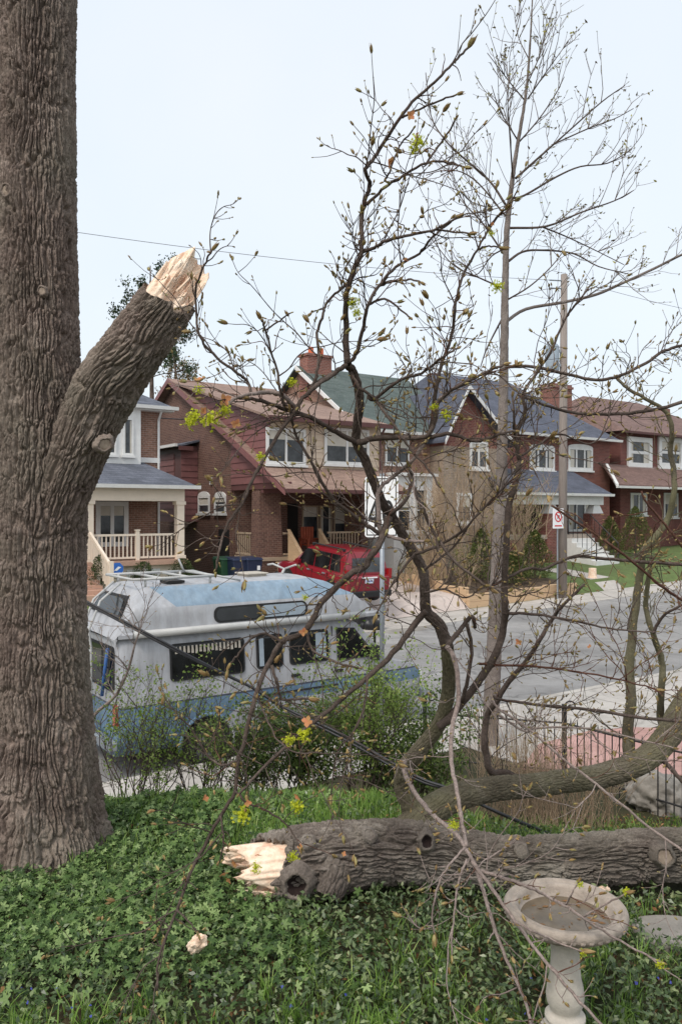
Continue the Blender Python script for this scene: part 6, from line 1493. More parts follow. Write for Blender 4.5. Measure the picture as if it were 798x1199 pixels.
def flower_mesh(seed, n=60, r=.034):
    """hanging yellow green flower tuft: stalks tipped with tiny five-petalled discs"""
    g = random.Random(seed); m = MB()
    for i in range(n):
        d = Vector((g.gauss(0, 1), g.gauss(0, 1), g.gauss(0, .8)-.15)).normalized()*r*g.uniform(.35, 1.0); 
        m.tube([(0, 0, 0), d*.5, d], [.0008, .0007, .0006], 3, False); nrm = (d.normalized()+Vector((g.gauss(0, .5), g.gauss(0, .5), g.gauss(0, .5)))).normalized(); a = nrm.orthogonal().normalized(); b = nrm.cross(a)
        for k in range(5):
            t = k*1.2566; e = a*math.cos(t)+b*math.sin(t); s_ = nrm.cross(e); m.quad(d, d+e*.0034+s_*.0020, d+e*.0058+nrm*.001, d+e*.0034-s_*.0020)
    me = mesh_from('flower_cluster', m.v, m.f); me.materials.append(MATS['flower_yellow']); return me
FLW = [flower_mesh(s) for s in (5, 6, 7)]
def bract_mesh(seed, n=4, L=.050):
    g = random.Random(seed); m = MB()
    for i in range(n):
        a = i*6.283/n+g.uniform(-.4, .4); ca, sa = math.cos(a), math.sin(a); ll = L*g.uniform(.7, 1.1); row = []
        for t, wd, h in ((0, .12, 0), (.3, .32, .10), (.65, .34, .24), (1, .05, .30+g.uniform(-.2, .2))):
            o = ll*t*.85; row += [(ca*o-sa*ll*wd*s_, sa*o+ca*ll*wd*s_, ll*h+abs(s_)*ll*.05) for s_ in (-1, 0, 1)]
        n0 = len(m.v); m.v += row
        for q in range(3):
            for s_ in range(2): x = n0+q*3+s_; m.f.append((x, x+1, x+4, x+3))
    me = mesh_from('young_leaf', m.v, m.f, True); me.materials.append(MATS['orange_bract']); return me
BRA = [bract_mesh(s) for s in (1, 2, 3)]
def put(name, me, p, axis, sc, roll=None):
    o = link(name, me, None, FL.root); q = Vector(axis).to_track_quat('Z', 'Y'); o.rotation_mode = 'QUATERNION'
    from mathutils import Quaternion
    o.rotation_quaternion = q @ Quaternion((0, 0, 1), RNG.uniform(0, 6.28) if roll is None else roll); o.location = Vector(p)-Vector(FL.o); o.scale = (sc,)*3; return o
nbud = 0; small = {}
def bud_m(me, p, axis, sc):
    q = Vector(axis).to_track_quat('Z', 'Y'); return Matrix.Translation(Vector(p)) @ q.to_matrix().to_4x4() @ Matrix.Rotation(RNG.uniform(0, 6.28), 4, 'Z') @ Matrix.Scale(sc, 4)
BV = [(np.array([v.co[:] for v in me.vertices]), [tuple(p.vertices) for p in me.polygons]) for me in BUDS]; sv, sf = [], []; sk = 0
TIPS.sort(key=lambda t: -t[3])
for p, ax, mat, L in TIPS:
    a = Vector(ax).normalized(); k = 1 if RNG.random() < .4 else (2 if L > .05 else 1)
    for j in range(k):
        d = (a+Vector(RNG.normal(0, .15 if j == 0 else .7, 3))).normalized(); s_ = RNG.uniform(.42, 1.08)*(1 if j == 0 else .75)*(1.12 if L > .2 else .72); w = int(RNG.integers(0, 4))
        if nbud < 296: put('bud', BUDS[w], Vector(p)-a*(.0 if j == 0 else .012), d, s_)
        else:
            M_ = np.array(bud_m(None, Vector(p)-a*(.0 if j == 0 else .012), d, s_*.85)); v_, f_ = BV[w]; sv.append(v_ @ M_[:3, :3].T+M_[:3, 3]-FL.o); sf += [tuple(x+sk for x in q) for q in f_]; sk += len(v_)
        nbud += 1
me = mesh_from('small_buds', np.concatenate(sv), sf, True); me.materials.append(MATS['bud_scale']); o = link('small_buds', me, None, FL.root); o['kind'] = 'stuff'
print('buds', nbud)
fl_px = [(249, 492, 3.6, 1.25), (262, 480, 3.6, 1.0), (228, 488, 3.62, 1.0), (222, 496, 3.6, .9), (233, 456, 3.65, .7), (305, 535, 3.6, .6), (355, 862, 3.85, 1.1), (338, 866, 3.85, .8), (283, 955, 3.8, 1.15), (348, 945, 3.75, 1.0), (300, 1016, 3.75, .7), (343, 1003, 3.75, .75),
         (412, 356, 4.0, 1.0), (418, 366, 4.0, .7), (489, 168, 3.75, 1.1), (484, 176, 3.75, .8), (530, 966, 3.75, .7), (582, 336, 3.95, .9), (522, 487, 4.0, .9), (508, 476, 4.0, .6), (342, 448, 3.9, .7), (733, 1045, 3.25, .5), (772, 1129, 3.2, .5), (682, 1116, 3.3, .45), (678, 1036, 3.3, .45), (575, 273, 3.9, .5), (357, 700, 4.1, .5)]
for i, (a, b, d, s_) in enumerate(fl_px): put('flower_cluster', FLW[i % 3], P(a, b, d), (RNG.normal(0, .3), RNG.normal(0, .3), -1), s_*1.3)
or_px = [(262, 468, 3.6, 1.2), (276, 496, 3.58, 1.0), (233, 445, 3.64, .9), (238, 480, 3.61, .7), (360, 845, 3.84, 1.25), (455, 190, 3.8, 1.2), (480, 135, 3.76, .9), (487, 158, 3.75, .7), (290, 940, 3.8, .7), (355, 740, 4.05, .9), (348, 932, 3.75, .8), (275, 1010, 3.75, .9), (262, 1022, 3.75, .8), (268, 1030, 3.74, .8), (302, 1000, 3.76, .7), (352, 992, 3.75, .6), (577, 262, 3.9, .5), (475, 305, 3.9, .7), (402, 1000, 3.9, .5), (690, 757, 4.9, .6), (607, 752, 5.0, .9), (240, 935, 3.85, .7)]
for i, (a, b, d, s_) in enumerate(or_px): put('young_leaf', BRA[i % 3], P(a, b, d), (RNG.normal(0, .5), -.6, RNG.normal(.2, .5)), s_*.62)
# chips of fresh wood torn off
for (px, py, d, r, lab) in ((231, 1105, 4.32, .055, 'pale torn wood chip in the ground cover below the broken end'), (703, 1046, 5.0, .05, 'pale wood splinter beside the log behind the bird bath'),):
    p = P(px, py, d); bm = bmesh.new(); bmesh.ops.create_icosphere(bm, subdivisions=3, radius=1)
    for v in bm.verts: v.co = v.co*(1+.4*mnoise.noise(v.co*2.2+Vector((px, 0, 0)))); v.co.x *= r*.8; v.co.y *= r*.6; v.co.z *= r*1.3
    me = bpy.data.meshes.new('wood_chip'); bm.to_mesh(me); bm.free(); o = link('wood_chip', me, 'fresh_wood', None, p); o.rotation_euler = (.5, .6, .3); tag(o, lab, 'wood chip')
# ================================================================== tree growing helpers
def rnd_dirs(n):
    v = RNG.normal(0, 1, (n, 3)); return v/np.linalg.norm(v, axis=1)[:, None]
def leaf_mesh(name, mat, pos, size, T=None, shape='oval', up=None, parent=None, kind=None, aspect=.5, spread=1.0, fold=.15):
    """many leaves; pos (n,3), size (n,), orientation random about 'up' (n,3) or free"""
    pos = np.asarray(pos, float); n = len(pos); nrm = rnd_dirs(n)*spread
    if up is not None: nrm = nrm+up
    nrm /= np.linalg.norm(nrm, axis=1)[:, None]+1e-9
    a = np.cross(nrm, rnd_dirs(n)); a /= np.linalg.norm(a, axis=1)[:, None]+1e-9; b = np.cross(nrm, a); s = np.asarray(size)[:, None]
    if shape == 'oval':
        tpl = [(0, 0, 0), (.35, -aspect/2, fold), (1, 0, .02), (.35, aspect/2, fold)]; tpl = [(x-.3, y, z) for x, y, z in tpl]
        V = np.stack([pos+s*(x*a+y*b+z*nrm) for x, y, z in tpl], 1).reshape(-1, 3); i = np.arange(n)[:, None]*4
        F = (i+np.array([[0, 1, 2, 3]])).reshape(-1, 4)
    elif shape == 'lobed':
        ring = []
        for k in range(5):
            t = (-2+k)*1.02; w = .36 if k != 2 else .40; ln = (.78, .92, 1.0, .92, .78)[k]
            ring += [(ln*.70*math.cos(t-.33), ln*.70*math.sin(t-.33), .10), (ln*math.cos(t-.10), ln*math.sin(t-.10), -.01), (ln*math.cos(t+.10), ln*math.sin(t+.10), -.01), (ln*.70*math.cos(t+.33), ln*.70*math.sin(t+.33), .10)]
            if k < 4: ring.append((.40*math.cos(t+.51), .40*math.sin(t+.51), .06))
        tpl = [(-.12, 0, 0)]+ring; m_ = len(tpl)
        V = np.stack([pos+s*.62*(x*a+y*b+z*nrm) for x, y, z in tpl], 1).reshape(-1, 3); i = np.arange(n)[:, None, None]*m_
        tri = np.array([[0, q, q+1] for q in range(1, m_-1)])
        F = (i+tri[None]).reshape(-1, 3)
    me = fast_mesh(name, V-(T.o if T else 0), F); o = link(name, me, mat, parent if parent is not None else (T.root if T else None))
    if kind: o['kind'] = kind
    return o
def grow(p, d, L, r, depth, tubes, tips, curl=.18, up=.05, seg=5, branch=3, shrink=.62, ang=.8, rmin=.0012):
    pts = [np.array(p)]; d = np.array(d, float); d /= np.linalg.norm(d)
    for i in range(seg):
        d = d+RNG.normal(0, curl, 3)+np.array((0, 0, up)); d /= np.linalg.norm(d); pts.append(pts[-1]+d*L/seg)
    rr = np.linspace(r, max(rmin, r*.45), seg+1); tubes.add(pts, rr)
    if depth == 0: tips.append((pts[-1], d)); tips.append((pts[-2], d)); return
    for k in range(branch):
        f = RNG.uniform(.25, 1.0); i = min(seg-1, int(f*seg)); q = pts[i]+(pts[i+1]-pts[i])*(f*seg-i)
        ax = pts[i+1]-pts[i]; ax = ax/np.linalg.norm(ax); s_ = RNG.normal(0, 1, 3); s_ -= ax*s_.dot(ax); s_ /= np.linalg.norm(s_)
        grow(q, ax*math.cos(ang)+s_*math.sin(ang)*RNG.uniform(.6, 1.1), L*shrink*RNG.uniform(.7, 1.15), max(rmin, r*.5), depth-1, tubes, tips, curl, up, max(3, seg-1), branch, shrink, ang, rmin)
    tips.append((pts[-1], d))

# ================================================================== street tree
sd0 = 13.0; b0 = P(572, 880, sd0); gz0_ = lz(b0.x, b0.y)
T = Free('street_tree', (b0.x, b0.y, gz0_), 'slender grey young street tree with bare upright crown rising beyond the fence', 'tree')
tk = [(571, 885, 23), (574, 840, 19), (578, 760, 17.5), (581, 690, 16.5), (585, 600, 15), (588, 500, 11.5), (590, 400, 9.5), (591, 330, 8), (593, 270, 6.6), (600, 205, 5), (607, 160, 4), (614, 118, 3.2), (618, 80, 2.4), (621, 35, 1.8), (623, -8, 1.2)]
bark_tube('trunk', 'street_tree_bark', T, [P(a, b, sd0) for a, b, w in tk], [px2r(w, sd0)+.001 for a, b, w in tk], 71, nu=72, res=.03, cw=.06, ch=.25, depth=.008, plate=.5)
sb = [([(591, 239), (572, 211), (540, 183), (520, 163), (504, 135), (498, 85)], 3, 1.0), ([(603, 209), (632, 183), (659, 159), (703, 120), (731, 100)], 3, 1.0), ([(598, 232), (613, 229), (651, 207), (679, 195), (711, 191), (739, 175)], 3, 1),
      ([(594, 267), (639, 265), (679, 249), (719, 235), (741, 223)], 3, 1), ([(592, 308), (611, 295), (635, 293), (671, 297), (700, 312), (740, 322)], 3.2, 1), ([(635, 266), (660, 276), (690, 290), (730, 310)], 2, .9),
      ([(615, 119), (596, 96), (570, 62)], 1.8, .8), ([(617, 116), (639, 84), (665, 48)], 1.8, .8), ([(600, 211), (597, 167), (594, 120), (596, 90)], 2, .8), ([(645, 170), (687, 151), (719, 139), (741, 127)], 1.8, .8),
      ([(604, 170), (630, 140), (650, 110), (660, 90)], 2, .8), ([(606, 165), (585, 130), (575, 100)], 1.8, .8), ([(616, 100), (632, 62), (640, 20)], 1.6, .7), ([(619, 70), (607, 45), (602, 20)], 1.4, .7),
      ([(590, 378), (615, 362), (659, 354), (697, 345), (727, 332), (766, 314), (800, 297), (840, 280)], 4.2, 2.8), ([(588, 372), (570, 407), (562, 430)], 2.4, 1.2), ([(595, 340), (560, 325), (530, 310), (505, 280)], 2.2, .9),
      ([(593, 255), (560, 215), (535, 200), (515, 205)], 2.2, .9), ([(591, 300), (565, 262), (545, 240), (530, 215)], 2.4, .9), ([(593, 290), (575, 300), (560, 320), (548, 322)], 2, .9), ([(592, 352), (620, 335), (645, 312), (662, 290)], 2.2, .9)]
tb2 = Tubes(4); tips = []
for pts, w0, w1 in sb:
    dd = sd0+np.cumsum(RNG.normal(0, .18, len(pts)))-.0; dd[0] = sd0
    pp = [P(a, b, d) for (a, b), d in zip(pts, dd)]; c = catmull(pp, 4); k = len(c); r = np.interp(np.linspace(0, 1, k), [0, 1], [px2r(w0, sd0), px2r(w1, sd0)])
    m = MB(); m.tube([Vector(q) for q in c], list(r), 7); m.build('branch', 'street_tree_bark' if w0 > 3.5 else 'branch_bark', T, smooth=True)
    L = np.linalg.norm(np.diff(c, axis=0), axis=1).sum()
    for _ in range(int(L*3.8)+3):
        f = RNG.uniform(.15, 1.0); i = min(k-2, int(f*(k-1))); ax = c[i+1]-c[i]; ax /= np.linalg.norm(ax)+1e-9
        s_ = RNG.normal(0, 1, 3); s_ -= ax*s_.dot(ax); s_ /= np.linalg.norm(s_)
        grow(c[i], ax*.8+s_*.7+np.array((0, 0, .45)), RNG.uniform(.28, .95), px2r(1.0, sd0), 1, tb2, tips, .14, .10, 4, 3, .5, .7, .0026)
tb2.build('fine_twigs', 'street_tree_bark', T, kind='stuff')
tp_pos = np.array([t[0] for t in tips]); sel = RNG.random(len(tp_pos)) < .8
leaf_mesh('buds', 'street_bud', tp_pos[sel], RNG.uniform(.035, .085, sel.sum()), T, 'oval', kind='stuff', aspect=.45)

# ================================================================== shrubs and small trees
def shrub(name, label, cat, base, h, spread, nstem, leaf, lsize, nleaf, stem='branch_bark', depth=2, group=None, leafy=None, up=.12, r0=.008, cloud=.03, curl=.2, tag_kind=None):
    bx, by = base; z = lz(bx, by); T = Free(name, (bx, by, z), label, cat, group); tb = Tubes(4); tips = []
    for i in range(nstem):
        a = RNG.uniform(0, 6.28); rr = RNG.uniform(0, .22*spread); lean = RNG.uniform(.1, .75)*spread/h
        p = np.array((bx+rr*math.cos(a), by+rr*math.sin(a), z-.02)); d = np.array((math.cos(a)*lean, math.sin(a)*lean, 1.0))
        grow(p, d, h*RNG.uniform(.65, 1.0), r0*RNG.uniform(.6, 1.1), depth, tb, tips, curl, up, 6, 4, .42, .62)
    tb.build('stems', stem, T, kind='stuff')
    tp = np.array([t[0] for t in tips]); k = RNG.integers(0, len(tp), nleaf); pos = tp[k]+RNG.normal(0, cloud, (nleaf, 3))
    pos = pos[pos[:, 2] > z+.05]
    leaf_mesh('foliage', leaf, pos, RNG.uniform(.6, 1.3, len(pos))*lsize, T, kind='stuff', aspect=.6, up=np.array((0, 0, .6)))
    return T
q = P(165, 945, 7.5); shrub('garden_shrub', 'loose light green shrub between the big trunk and the van rear wheel', 'shrub', (q.x, q.y), 1.25, .9, 26, 'shrub_leaf', .032, 2600, cloud=.04)
q = P(235, 950, 7.7); shrub('garden_shrub', 'light green leafing shrub below the van side window', 'shrub', (q.x, q.y), 1.15, .8, 20, 'shrub_leaf', .032, 1800, cloud=.04)
q = P(350, 930, 8.1); shrub('garden_shrub', 'dense dark green shrub in front of the van sliding door', 'shrub', (q.x, q.y), 1.0, .95, 24, 'shrub_dark_leaf', .042, 7000, cloud=.06)
q = P(425, 925, 8.3); shrub('garden_shrub', 'tall bushy green shrub in front of the van cab', 'shrub', (q.x, q.y), 1.45, .85, 26, 'shrub_leaf', .038, 6000, cloud=.06)
q = P(480, 915, 8.6); shrub('garden_shrub', 'dark leafy shrub beside the iron fence end', 'shrub', (q.x, q.y), 1.15, .7, 20, 'shrub_dark_leaf', .042, 6000, cloud=.06)
q = P(300, 935, 8.0); shrub('garden_shrub', 'low twiggy shrub behind the drooping yellow flowers', 'shrub', (q.x, q.y), .75, .8, 18, 'shrub_dark_leaf', .03, 2600, cloud=.045)
# tall bare stem with a fork left of the van
q = P(118, 905, 7.2)
T = Free('bare_sapling', (q.x, q.y, lz(q.x, q.y)), 'thin bare grey sapling between the big trunk and the van rear', 'sapling')
m = MB(); m.tube(catmull([P(96, 870, 7.2), P(110, 838, 7.2), P(135, 815, 7.2), P(150, 785, 7.2), P(158, 755, 7.2), P(164, 738, 7.2)], 4).tolist(), np.linspace(.018, .007, 21).tolist(), 7); m.tube([Vector((q.x, q.y, lz(q.x, q.y)-.05)), P(100, 905, 7.2), P(96, 868, 7.2)], [.022, .02, .018], 7); m.build('stem', 'pale_twig_bark', T, smooth=True)
tb = Tubes(4); tips = []
for (a, b) in ((150, 785), (158, 755), (164, 740), (164, 738), (135, 815)):
    for _ in range(3): grow(np.array(P(a, b, 7.2)), (RNG.normal(-.2, .6), RNG.normal(0, .5), 1), RNG.uniform(.25, .6), .005, 1, tb, tips, .2, .05, 5, 4, .5, .7, .0015)
tb.build('twigs', 'pale_twig_bark', T, kind='stuff'); tp = np.array([t[0] for t in tips]); leaf_mesh('buds', 'tan_bud', tp, RNG.uniform(.012, .026, len(tp)), T, kind='stuff')
# dry ornamental grass clump behind the second limb
def dry_clump(label, px, py, d, h, n, w):
    q = P(px, py, d); z = lz(q.x, q.y); T = Free('dry_clump', (q.x, q.y, z), label, 'dry plant', 'dry plant clumps by the fence'); tb = Tubes(3)
    for i in range(n):
        a = RNG.uniform(0, 6.28); rr = w*math.sqrt(RNG.random()); p = np.array((q.x+rr*math.cos(a), q.y+rr*math.sin(a)*.6, z)); dr = np.array((RNG.normal(0, .22), RNG.normal(0, .22), 1.0)); L = h*RNG.uniform(.5, 1.05)
        pts = [p]
        for s in range(4): dr = dr+RNG.normal(0, .10, 3); dr /= np.linalg.norm(dr); pts.append(pts[-1]+dr*L/4)
        tb.add(pts, np.linspace(.0045, .0015, 5))
        if RNG.random() < .5:
            e = pts[2]; d2 = dr+RNG.normal(0, .5, 3); tb.add([e, e+d2*L*.2, e+d2*L*.34], [.0025, .002, .0012])
    tb.build('stalks', 'dry_stem', T, kind='stuff')
dry_clump('pale dry twiggy clump left of the scrolled fence post', 605, 905, 9.8, 1.45, 190, .55); dry_clump('brownish dry clump right of the scrolled fence post', 668, 915, 9.6, 1.15, 150, .55); dry_clump('low dry brown clump between the log and the second limb', 650, 960, 8.0, .5, 150, .6)
# leafy undergrowth between log and fence
n_ = 9000; X = RNG.uniform(.4, 4.6, n_); Y = RNG.uniform(5.7, 9.6, n_); k = (RNG.random(n_) < .2+.9*VNoise(40, 77)((X*.2) % 1, Y*2)); X, Y = X[k], Y[k]; Z = lawn_h(X, Y)
o = leaf_mesh('undergrowth', 'shrub_dark_leaf', np.stack([X, Y, Z+RNG.uniform(.01, .16, len(X))], 1), RNG.uniform(.03, .06, len(X)), up=np.array((0, -.3, 1.0))); tag(o, 'low leafy undergrowth between the log and the iron fence', 'ground cover', kind='stuff')
n_ = 3000; X = RNG.uniform(.4, 4.6, n_); Y = RNG.uniform(5.8, 9.8, n_); Z = lawn_h(X, Y)+RNG.uniform(0, .08, n_)
o = leaf_mesh('dry_litter', 'dead_leaf', np.stack([X, Y, Z], 1), RNG.uniform(.03, .06, n_), up=np.array((0, 0, .8))); tag(o, 'brown dead leaves between the log and the iron fence', 'leaves', kind='stuff')
# leaf litter under the shrubs
n_ = 5200; X = RNG.uniform(-2.6, 1.6, n_); Y = RNG.uniform(7.2, 9.6, n_); Z = lawn_h(X, Y)+RNG.uniform(0, .05, n_)
o = leaf_mesh('leaf_litter', 'dead_leaf', np.stack([X, Y, Z], 1), RNG.uniform(.03, .07, n_), up=np.array((0, 0, 1.0))); tag(o, 'brown dead leaves lying under the shrubs', 'leaves', kind='stuff')

# far side planting: clipped evergreens, bare shrubs
def evergreen(name, label, px, py_base, t, h, w, leaf='cedar_leaf', n=5200, cone=.7, size=.07):
    s_, _ = onT(px, py_base, t); p = W(s_, t); z = lz(p.x, p.y)+.15; T = Free(name, (p.x, p.y, z-.1), label, 'shrub', 'evergreens across the street')
    m = MB(); m.tube([(p.x, p.y, z-.2), (p.x, p.y, z+h*.7)], [.05, .02], 7); m.build('stem', 'branch_bark', T)
    f = RNG.random(n)**.9; th = RNG.uniform(0, 6.28, n); lump = 1+.22*np.sin(th*3+f*5)+.16*np.sin(th*5-f*9)
    prof = np.where(f < .25, .75+f, (1-f)**cone*1.25); r = w*.5*prof*lump*np.sqrt(RNG.uniform(.35, 1, n))
    pos = np.stack([p.x+r*np.cos(th), p.y+r*np.sin(th), z+f*h], 1)
    leaf_mesh('foliage', leaf, pos, RNG.uniform(.6, 1.3, n)*size, T, kind='stuff', aspect=.5, up=np.array((0, 0, .5)))
evergreen('cedar_shrub', 'rounded cedar in the timber edged bed left of the utility pole', 626, 672, 21.8, 1.9, 1.5)
evergreen('cedar_shrub', 'dark cedar beside the slender street tree trunk', 563, 680, 22.4, 2.0, 1.3, 'cedar_leaf'); evergreen('cedar_shrub', 'low cedar mound at the corner of the timber bed', 600, 685, 21.4, 1.2, 1.2)
evergreen('cedar_shrub', 'leaning cedar left of the concrete steps handrail', 713, 650, 24.2, 2.0, 1.3); evergreen('cedar_shrub', 'cone shaped cedar under the lower window of the dark red house', 743, 648, 24.4, 2.4, 1.8)
evergreen('boxwood_shrub', 'dark boxwood beside the cream stair newel', 119, 684, 24.0, 1.15, .75, 'evergreen_leaf', 2600, .5, .05); evergreen('boxwood_shrub', 'small boxwood in the middle below the cream railing', 168, 678, 24.5, .8, .8, 'evergreen_leaf', 2200, .4, .05); evergreen('boxwood_shrub', 'boxwood at the right end of the cream porch', 214, 676, 24.6, .95, .95, 'evergreen_leaf', 2600, .4, .05)
def far_bush(label, px, t, h, sp, n, leafn, leaf='tan_bud'):
    s_, _ = onT(px, 690, t); p = W(s_, t); shrub('bare_shrub', label, 'shrub', (p.x, p.y), h, sp, n, leaf, .045, leafn, 'dry_stem', 2, 'bare shrubs across the street', r0=.022, cloud=.10, curl=.16)
far_bush('twiggy tan shrub in front of the white porch', 508, 22.4, 3.6, 1.7, 26, 1100); far_bush('tall twiggy shrub left of the slender tree trunk', 548, 23.0, 4.8, 1.9, 30, 1300); far_bush('twiggy budding shrub between slender tree and utility pole', 612, 23.4, 3.9, 1.9, 26, 1300, 'shrub_leaf')
far_bush('low twiggy shrub above the timber corner', 545, 21.4, 1.7, 1.2, 12, 800, 'shrub_dark_leaf'); far_bush('low bare shrub beside the tan board fence', 480, 22.2, 1.5, 1.1, 12, 700, 'shrub_dark_leaf')
# trees far behind the roofs, seen beside the broken limb
def far_tree(name, label, px, py_top, d, spread, leaf, nl, lsize, seed_h=None, bare=.012):
    p = P(px, 600, d); z0_ = 1.5; top = P(px, py_top, d).z; T = Free(name, (p.x, p.y, z0_), label, 'tree', 'trees behind the roofs'); h = top-z0_
    m = MB(); m.tube([(p.x, p.y, z0_-.2), (p.x+.1, p.y, z0_+h*.5), (p.x, p.y, top-.4)], [.22, .14, .03], 8); m.build('trunk', 'branch_bark', T, smooth=True)
    tb = Tubes(4); tips = []
    for i in range(16):
        f = RNG.uniform(.55, .98); a = RNG.uniform(0, 6.28); grow(np.array((p.x, p.y, z0_+h*f)), (math.cos(a), math.sin(a), .5), spread*(1.15-f*.7), .035, 2, tb, tips, .15, .05, 5, 4, .5, .7, .008)
    tb.build('limbs', 'branch_bark', T, kind='stuff'); tp = np.array([t[0] for t in tips]); k = RNG.integers(0, len(tp), nl); pos = tp[k]+RNG.normal(0, .14, (nl, 3))
    leaf_mesh('crown', leaf, pos, RNG.uniform(.6, 1.4, nl)*lsize, T, kind='stuff')
far_tree('pine_tree', 'dark needled tree top showing left of the broken limb', 176, 303, 46, 2.9, 'pine_needle', 3000, .20)
far_tree('budding_tree', 'thin budding tree above the maroon gable peak', 205, 392, 48, 2.6, 'tan_bud', 1200, .18)

# ================================================================== ground cover, grass
def frust(n, y0, y1, m_=.55):
    Y = np.sqrt(RNG.uniform(y0**2, y1**2, n)); X = RNG.uniform(-1, 1, n)*(Y*.43+m_); return X, Y
def pix(X, Y, Z): return CX+FPX*X/Y, CY+FPX*(EYE-Z)/Y
clump = VNoise(64, 901); clump2 = VNoise(128, 902)
def cl(X, Y, s=.35): return clump((X*.05+.5) % 1, Y/s*.6)
def scatter_free(X, Y):
    """keep plants out of the trunk, log and bird bath footprints"""
    k = np.hypot(X-tb_.x, Y-tb_.y) > .50
    k &= ~((np.abs(Y-5.2) < .13) & (X > -.62)); k &= np.hypot(X-bc.x, Y-bc.y) > .16; k &= np.hypot(X-sp.x, Y-sp.y) > .20
    return k
# lobed leaves, left and lower left
X, Y = frust(64000, 3.0, 7.4); Z = lawn_h(X, Y); px, py = pix(X, Y, Z)
mound = .05+.10*clump(((X*.35)+.5) % 1, Y*1.6)
w = 1/(1+np.exp((px-330+60*np.sin(py*.02))/28)); w = w*np.where(py > 1110, 1/(1+np.exp((py-1150)/22)), 1.0)
k = (RNG.random(len(X)) < w*.92) & scatter_free(X, Y)
X, Y, Z, mo = X[k], Y[k], Z[k], mound[k]; print('lobed', len(X))
o = leaf_mesh('ground_cover', 'lobed_leaf', np.stack([X, Y, Z+mo*RNG.uniform(.45, 1.25, len(X))], 1), RNG.uniform(.022, .062, len(X)), shape='lobed', up=np.array((0, -.25, 1.3)), spread=.95); tag(o, 'pale green lobed ground cover round the foot of the big trunk', 'ground cover', kind='stuff')
# periwinkle everywhere else near the camera
X, Y = frust(98000, 2.9, 7.0); Z = lawn_h(X, Y); px, py = pix(X, Y, Z)
w = 1/(1+np.exp(-(px-250)/35)); w = np.maximum(w, np.where(py > 1120, .6, .3)); w *= 1-.75*sm(5.35, 6.2, Y)
w *= .35+.9*clump2((X*.22+.5) % 1, Y*3.1)
k = (RNG.random(len(X)) < w) & scatter_free(X, Y); X, Y, Z = X[k], Y[k], Z[k]; print('vinca', len(X))
mo = .03+.12*clump(((X*.5)+.5) % 1, Y*2.3)
o = leaf_mesh('periwinkle', 'vinca_leaf', np.stack([X, Y, Z+mo*RNG.uniform(.2, 1.25, len(X))], 1), RNG.uniform(.024, .050, len(X)), aspect=.46, up=np.array((0, -.2, .9)), fold=.10); tag(o, 'dark glossy periwinkle covering the lawn before the log', 'ground cover', kind='stuff')
# blue periwinkle flowers
n_ = 46; X, Y = frust(n_, 3.1, 4.2, .2); Z = lawn_h(X, Y)+.11
leafmat('vinca_flower', [lin(70, 78, 170), lin(96, 100, 196)], .6, .3)
o = leaf_mesh('periwinkle_flowers', 'vinca_flower', np.stack([X, Y, Z], 1), RNG.uniform(.014, .022, n_), aspect=.9, up=np.array((0, -.4, 1))); tag(o, 'tiny blue flowers scattered in the ground cover', 'flowers', kind='stuff')
# dead leaves and twigs under it
n_ = 2600; X, Y = frust(n_, 3.0, 6.5); Z = lawn_h(X, Y)+RNG.uniform(.0, .07, n_); k = scatter_free(X, Y)
o = leaf_mesh('dry_leaves', 'dead_leaf', np.stack([X, Y, Z], 1)[k], RNG.uniform(.02, .05, n_)[k], up=np.array((0, 0, .8))); tag(o, 'scattered dry leaves in the ground cover', 'leaves', kind='stuff')
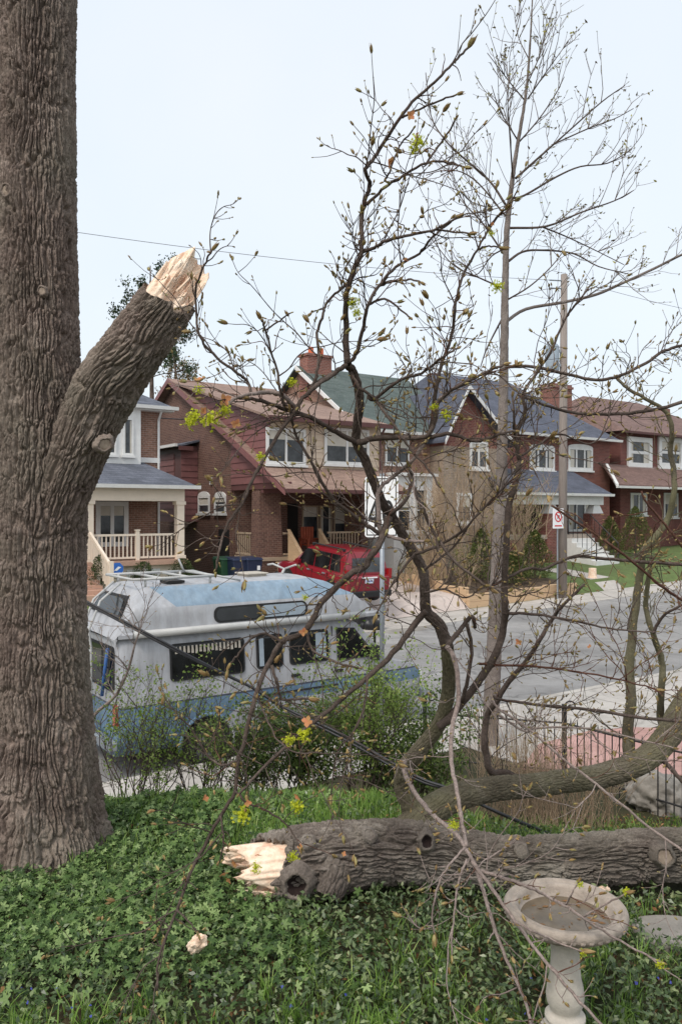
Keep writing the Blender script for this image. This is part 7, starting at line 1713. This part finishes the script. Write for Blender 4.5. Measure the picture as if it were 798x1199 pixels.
# grass: bright behind the log, tufts in front
def blades(X, Y, Z, h, w=.004, lean=.35):
    n = len(X); a = RNG.uniform(0, 6.28, n); ca, sa = np.cos(a), np.sin(a); la = RNG.uniform(0, 6.28, n); ln = RNG.uniform(.05, lean, n)*h
    rows = []
    for f, wd in ((0, 1), (.4, .95), (.75, .6)):
        cx, cy, cz = X+np.cos(la)*ln*f*f, Y+np.sin(la)*ln*f*f, Z+h*f*(1-.12*f)
        rows += [np.stack([cx-ca*w*wd, cy-sa*w*wd, cz], 1), np.stack([cx+ca*w*wd, cy+sa*w*wd, cz], 1)]
    rows.append(np.stack([X+np.cos(la)*ln, Y+np.sin(la)*ln, Z+h*.88], 1))
    V = np.stack(rows, 1).reshape(-1, 3); i = np.arange(n)[:, None, None]*7
    F = (i+np.array([[0, 1, 3], [0, 3, 2], [2, 3, 5], [2, 5, 4], [4, 5, 6]])[None]).reshape(-1, 3); return V, F
n_ = 60000; Y = RNG.uniform(5.45, 9.6, n_); X = RNG.uniform(-1, 1, n_)*(Y*.43+.8); Z = lawn_h(X, Y)
dn = .25+.9*clump2((X*.21+.3) % 1, Y*2.0); dn *= np.where(Y > 7.7, .5, 1)*np.where(X > .5, .45, 1)*np.where((X < -.9) & (Y < 6.6), .25, 1)
k = (RNG.random(n_) < dn) & scatter_free(X, Y) & (N[0]*X+N[1]*Y < 9.2); X, Y, Z = X[k], Y[k], Z[k]
V, F = blades(X, Y, Z, RNG.uniform(.07, .22, len(X)), .0042, .6); o = link('grass', fast_mesh('grass', V, F), 'grass_blade'); tag(o, 'bright green grass behind the fallen log', 'grass', kind='stuff')
tuft = np.array([(RNG.uniform(-1.7, 1.9), RNG.uniform(3.05, 3.9)) for _ in range(90)]+[(RNG.uniform(-.4, .75), RNG.uniform(3.1, 4.6)) for _ in range(40)]+[(RNG.uniform(.9, 2.1), RNG.uniform(3.2, 4.9)) for _ in range(50)])
c_ = tuft[RNG.integers(0, len(tuft), 5200)]; X = c_[:, 0]+RNG.normal(0, .045, len(c_)); Y = c_[:, 1]+RNG.normal(0, .045, len(c_)); k = scatter_free(X, Y); X, Y = X[k], Y[k]; Z = lawn_h(X, Y)
V, F = blades(X, Y, Z, RNG.uniform(.08, .19, len(X)), .0036, .8); o = link('grass_tufts', fast_mesh('grass_tufts', V, F), 'grass_blade'); tag(o, 'grass tufts growing through the ground cover near the camera', 'grass', kind='stuff')
